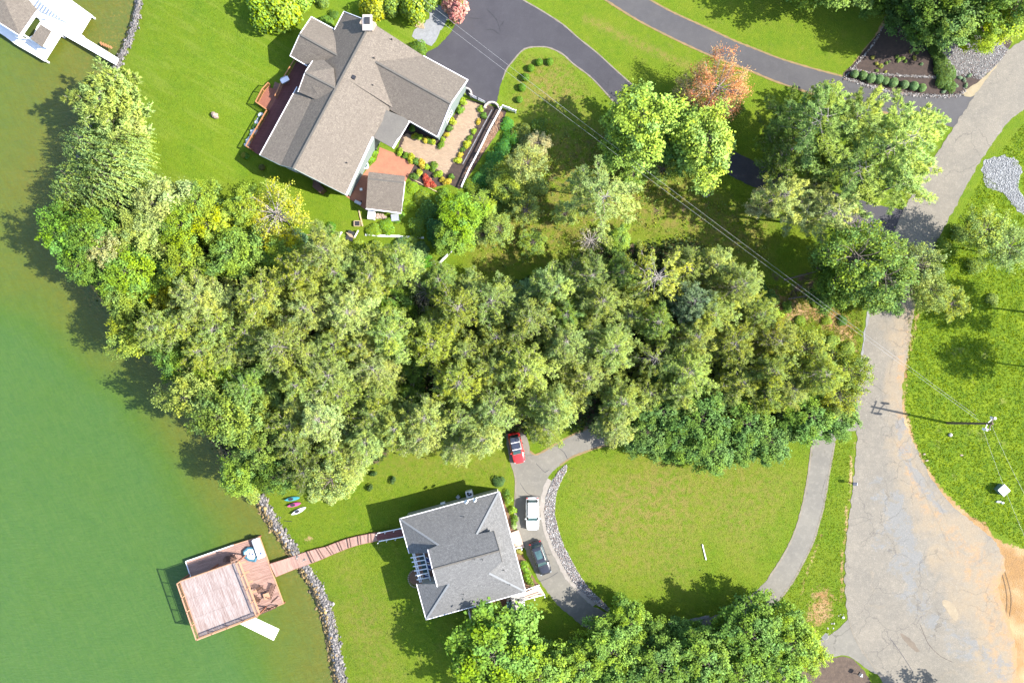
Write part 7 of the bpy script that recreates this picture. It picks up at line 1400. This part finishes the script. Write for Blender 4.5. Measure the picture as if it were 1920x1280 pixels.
# ------------------------------------------------------------------ cars
def car(px, py, heading, L_, Wd, Hh, paint_, label, roofmat=None, rails=True, crossbars=False, glassroof=False):
    """local x = forward, z up; heading = angle of forward in world"""
    t = thing('parked_car', label, 'car', P(px, py, .04), rz=heading)
    hl = L_/2; st = [(-hl,.42,.62),(-hl+.08,.86,.80),(-hl+.35,.95,.97),(-hl*.6,1.0,1.02),(-.2,1.0,1.00),(hl*.35,1.0,.98),(hl*.52,.985,.96),(hl*.75,.975,.90),(hl-.22,.90,.80),(hl-.06,.78,.70),(hl,.58,.58)]
    mb = MB(); R_ = []
    for x, w, z in st:
        w = w*Wd/2; R_.append([(x, 0, z+.03), (x, .55*w, z+.02), (x, .86*w, z-.03), (x, .97*w, z-.12), (x, w, z-.30), (x, .99*w, .40), (x, .90*w, .22), (x, 0, .20), (x, -.90*w, .22), (x, -.99*w, .40), (x, -w, z-.30), (x, -.97*w, z-.12), (x, -.86*w, z-.03), (x, -.55*w, z+.02)])
    k = 14; vs = sum(R_, []); fs = [(i*k+j, (i+1)*k+j, (i+1)*k+(j+1) % k, i*k+(j+1) % k) for i in range(len(st)-1) for j in range(k)]
    fs += [tuple(range(k)), tuple(reversed(range((len(st)-1)*k, len(st)*k)))]
    mb.add(vs, fs); mb.build('body', paint_, t, local=True, smooth_=True)
    # greenhouse: base ring and roof ring
    zb = .96; w0 = Wd/2*.90; w1 = Wd/2*.72; xr0, xr1 = -hl+.28, -hl+.62; xf0, xf1 = hl*.42, hl*.14
    base = [(xf0, w0*.82), (xf0-.22, w0), (xr0+.1, w0*.96), (xr0, w0*.8), (xr0, -w0*.8), (xr0+.1, -w0*.96), (xf0-.22, -w0), (xf0, -w0*.82)]
    top = [(xf1, w1*.84), (xf1-.15, w1), (xr1+.1, w1*.95), (xr1, w1*.85), (xr1, -w1*.85), (xr1+.1, -w1*.95), (xf1-.15, -w1), (xf1, -w1*.84)]
    B_ = [Vector((x, y, zb-.04)) for x, y in base]; T_ = [Vector((x, y, Hh-.06)) for x, y in top]
    fr = MB(); n = 8; fr.add([tuple(p) for p in B_+T_], [((i+1) % n, i, i+n, (i+1) % n+n) for i in range(n)]+[tuple(range(n, 2*n))]); fr.build('pillars', M['black'] if roofmat is None else paint_, t, local=True)
    rf = MB(); cx = (xf1+xr1)/2; rt = [Vector((x+.03*(1 if x > cx else -1), y*1.03, Hh-.05)) for x, y in top]; r2 = [Vector((cx+(x-cx)*.82, y*.8, Hh+.01)) for x, y in top]
    rf.add([tuple(p) for p in rt+r2], [(i, (i+1) % n, (i+1) % n+n, i+n) for i in range(n)]+[tuple(range(n, 2*n))])
    for f_ in range(1): pass
    rf.f = [tuple(reversed(f)) for f in rf.f]; rf.build('roof', roofmat or paint_, t, local=True, smooth_=False)
    def pane(nm, i, j, a=.06, b_=.06, c=.06):
        p0, p1, q1, q0 = B_[i], B_[j], T_[j], T_[i]; nr = (p1-p0).cross(q0-p0).normalized(); ctr = (p0+p1+q0+q1)/4
        if nr.dot(ctr-Vector((cx, 0, 1.0))) < 0: nr = -nr
        pts = [lerp(lerp(p0, p1, u), lerp(q0, q1, u), v)+nr*.012 for u, v in ((c, a), (1-c, a), (1-c, 1-b_), (c, 1-b_))]
        g = MB(); g.add([tuple(p) for p in pts], [(0, 1, 2, 3)]); return g.build(nm, M['glass'], t, local=True)
    pane('windscreen', 0, 7, .10, .03, .0); pane('rear_window', 3, 4, .12, .10, .03); pane('side_window', 1, 2, .12, .10, .03); pane('side_window', 6, 5, .12, .10, .03)
    if glassroof: MB().box((cx-.05, 0, Hh+.018), ((xf1-xr1)*.55, w1*1.25, .012)).build('glass_roof', M['glass'], t, local=True)
    for s in (-1, 1):
        MB().ball((xf0-.35, s*(Wd/2+.06), 1.02), (.10, .12, .08), 8, 5).build('wing_mirror', paint_, t, local=True, smooth_=True)
        MB().box((hl-.20, s*Wd*.37, .725), (.22, .24, .10), s*-.45).build('headlight', M['lampglass'], t, local=True, bevel=.03); MB().box((-hl+.10, s*Wd*.40, .86), (.10, .26, .20), s*.3).build('tail_light', M['redlamp'], t, local=True)
        if rails: MB().bar((xf1-.3, s*w1*.92, Hh+.05), (xr1+.15, s*w1*.92, Hh+.05), .05, .05).build('roof_rail', M['dark_metal'], t, local=True)
        for x in (hl*.62, -hl*.60):
            w = MB(); w.cyl((x, s*(Wd/2-.22), .34), (x, s*(Wd/2-.01), .34), .34, .34, 16); wo_ = w.build('wheel', M['tyre'], t, local=True); r_ = MB(); r_.cyl((x, s*(Wd/2-.02), .34), (x, s*(Wd/2+.005), .34), .2, .2, 12); r_.build('rim', M['metal'], wo_, local=True)
    # hood creases
    for s in (-1, 1): MB().bar((hl*.50, s*Wd*.27, 1.0), (hl-.35, s*Wd*.20, .86), .03, .02).build('bonnet_crease', paint_, t, local=True)
    MB().box((hl*.46, 0, .985), (.10, Wd*.62, .02)).build('wiper_cowl', M['black'], t, local=True)
    if crossbars:
        for x in (xf1-.25, xr1+.7): MB().bar((x, -w1*.95, Hh+.08), (x, w1*.95, Hh+.08), .09, .04).build('crossbar', M['white_trim'], t, local=True)
    return t
M['lampglass'] = simple('lamp_glass', (.25,.27,.28), (.18,.2,.2), 3, .15)
M['redlamp'] = simple('red_lamp', (.35,.02,.02), (.25,.01,.01), 3, .3)
M['car_red'] = paint('red_car_paint', (.55,.025,.025)); M['car_white'] = paint('white_car_paint', (.78,.79,.80)); M['car_black'] = paint('black_car_paint', (.022,.023,.030)); M['blackroof'] = paint('black_roof', (.03,.035,.055))
car(968.5, 838, math.radians(-78), 4.5, 1.80, 1.62, M['car_red'], 'red car with black roof and white roof bars at the wood edge', roofmat=M['blackroof'], crossbars=True)
car(998, 960.5, math.radians(-89.5), 4.75, 1.88, 1.60, M['car_white'], 'white car parked on the loop driveway beside the grey-roofed house')
car(1013, 1043, math.radians(-70), 4.95, 1.90, 1.70, M['car_black'], 'black car parked on the loop driveway below the white car', glassroof=True)

# ------------------------------------------------------------------ pole, lines, roadside things
t = thing('utility_pole', 'tall leaning wooden utility pole in the rough field right of the road', 'utility pole', P(1776, 793, 0)); b0 = P(1776, 793, 0); tp = P(1862, 794, 9.6)
MB().cyl(b0-Vector((0, 0, .3)), tp, .19, .13, 10).build('shaft', M['polewood'], t)
c_ = P(1840, 793, 8.3)
for dx, dy in ((-.3, -.75), (.75, .75)):
    p = lerp(b0, tp, .88)+Vector((dx, dy, .1)); MB().cyl(p-Vector((0, 0, .45)), p+Vector((0, 0, .4)), .16, .16, 12).build('transformer', M['white_trim'], t); MB().cyl(p+Vector((0, 0, .45)), p+Vector((0, 0, .62)), .06, .04, 6).build('bushing', M['metal'], t); MB().bar(lerp(b0, tp, .88), p, .08).build('bracket', M['metal'], t)
ca_ = lerp(b0, tp, .965); MB().bar(ca_+Vector((-.35, -.9, 0)), ca_+Vector((.35, .9, 0)), .1, .12).build('crossarm', M['polewood'], t)
for f in (-.8, 0, .8): p = ca_+Vector((.35*f, .9*f, .06)); MB().cyl(p, p+Vector((0, 0, .18)), .05, .04, 7).build('insulator', M['white'], t)
def cable(a, b_, sag, r, label):
    n = 40; mb = MB(); pts = [lerp(a, b_, i/n)-Vector((0, 0, sag*4*(i/n)*(1-i/n))) for i in range(n+1)]
    for p, q in zip(pts[:-1], pts[1:]): mb.cyl(p, q, r, r, 5, False)
    tag(mb.build('power_line', M['cable']), label, 'cable', 'power lines')
far1 = P(760, -27, 8.0); far2 = P(742, -24, 8.0)
cable(P(1830, 779, 8.9), far1, 1.2, .013, 'upper of the two long parallel power lines crossing the scene'); cable(P(1838, 790, 8.5), far2, 1.2, .013, 'lower of the two long parallel power lines crossing the scene')
cable(P(1842, 800, 8.4), P(1960, 1090, 7.0), .6, .009, 'left thin wire running from the pole past the transformer box'); cable(P(1860, 798, 9.2), P(1975, 1020, 8.0), .6, .009, 'right thin wire running down from the pole to the right edge')
t = thing('transformer_box', 'pale green-grey metal transformer box standing in the rough field', 'transformer box', P(1872, 917, 0)); c = P(1873, 916, 0); MB().box(c+Vector((0, 0, .5)), (1.15, 1.15, 1.0), .75).build('cabinet', simple('green_cabinet', (.10,.16,.15), (.08,.13,.12), 3, .5), t, bevel=.02); MB().box(c+Vector((0, 0, 1.04)), (1.25, 1.25, .08), .75).build('lid', M['white_trim'], t)
t = thing('field_boulder', 'round pale boulder in the field below the pole shadow', 'boulder', P(1782, 815, 0)); MB().ball(P(1782, 815, .15), (.30, .28, .25), 10, 7, .06).build('boulder', M['stone'], t)
t = thing('field_valve_cover', 'small pale cap in the weeds below the transformer box', 'cap', P(1880, 942, 0)); MB().ball(P(1880, 942, .1), (.22, .16, .14), 8, 5, .1).build('cap', M['white_trim'], t); MB().ball(P(1872, 940, .1), (.4, .18, .14), 8, 5, .1).build('base', M['metal'], t)
for k, (px, py) in enumerate(((1733, 851), (1738, 863), (1803, 853))): tag(MB().ball(P(px, py, .05), (.22, .14, .1), 8, 5, .2).build('flat_stone', M['stone_pink']), ['upper', 'lower', 'lone'][k]+' flat stone half sunk in the field grass right of the road', 'stone')
t = thing('mailbox', 'dark mailbox on a post between the loop drive and the road', 'mailbox', P(1594, 904, 0)); p = P(1593, 903.5, 0); MB().bar(p, p+Vector((0, 0, 1.05)), .11).build('post', M['darkwood'], t); MB().box(p+Vector((.12, 0, 1.2)), (.62, .42, .32), -.08).build('box', M['blackroof'], t, bevel=.06); MB().box(p+Vector((.45, 0, 1.2)), (.03, .40, .30), -.08).build('door', M['metal'], t)
t = thing('white_marker_pole', 'white pole lying on the round lawn', 'pole', P(1320, 1035, 0)); MB().bar(P(1317, 1020, .1), P(1324, 1049, .1), .13, .1).build('pole', M['white'], t)
t = thing('manhole_slab', 'round pale concrete slab beside the side lane', 'slab', P(1546, 1192, 0)); MB().cyl(P(1546, 1192, 0), P(1546, 1192, .1), .52, .5, 18).build('slab', M['stone'], t)
t = thing('white_stone', 'white stone at the corner of the grass verge and side lane', 'stone', P(1581, 1157, 0)); MB().ball(P(1581, 1157, .12), (.22, .16, .16), 8, 5, .1).build('stone', M['white'], t)
t = thing('newspaper_box', 'small black and white delivery box by the bottom road edge', 'box', P(1612, 1263, 0)); MB().box(P(1612, 1263, .8), (.35, .55, .25), -.6).build('box', M['black'], t); MB().bar(P(1612, 1263, 0), P(1612, 1263, 0)+Vector((0, 0, .8)), .09).build('post', M['white'], t); MB().box(P(1615, 1265, .85), (.12, .45, .22), -.6).build('door', M['white'], t)
t = thing('tree_stump', 'dark round stump with ash in the grass below the light green tree', 'stump', P(1323, 361, 0)); c = P(1323, 361, 0); MB().cyl(c, c+Vector((0, 0, .3)), .45, .4, 14).build('stump', M['bark'], t)
for i in range(9): a_ = i*.7; MB().ball(c+Vector((.62*math.cos(a_), .62*math.sin(a_), .08)), (.14, .12, .1), 6, 4, .2).build('ring_stone', M['stone'], t)
for k, (px, py) in enumerate(((1075, 878), (1040, 967), (1470, 950))): tag(MB().bar(P(px, py, .02), P(px, py, .02)+Vector((.02, 0, .45)), .05).build('ground_light', M['black']), ['top', 'left', 'right'][k]+' small dark stake light standing in the round lawn', 'light')
t = thing('lawn_vent', 'pale rim around a small dark stake in the lawn right of the kayaks', 'stake', G(540, 977)); MB().bar(G(533, 976, .1), G(547, 977, .1), .06).build('stake', M['black'], t)
# fallen bare logs near the road bank and trunks between pines
for k, (a_, b2, r) in enumerate((((1470, 525), (1545, 505), .14), ((1478, 560), (1560, 548), .12), ((1535, 556), (1600, 545), .12))):
    tag(MB().cyl(G(*a_, .3), G(*b2, 2.5), r, r*.5, 7).build('leaning_log', M['bark']), ['upper', 'middle', 'lower'][k]+' leaning dark trunk under the open tree left of the road', 'trunk')
for k, (a_, b2) in enumerate((((764, 775), (782, 690)), ((768, 740), (774, 700)))): tag(MB().cyl(G(*a_, .5), G(*b2, 4.5), .16, .09, 7).build('fallen_log', M['orange_wood'] if False else M['bark_grey']), ['longer', 'shorter'][k]+' bare trunk slanting in the dark gap of the wood', 'trunk')
# clean-up: everything without a parent has a label by now
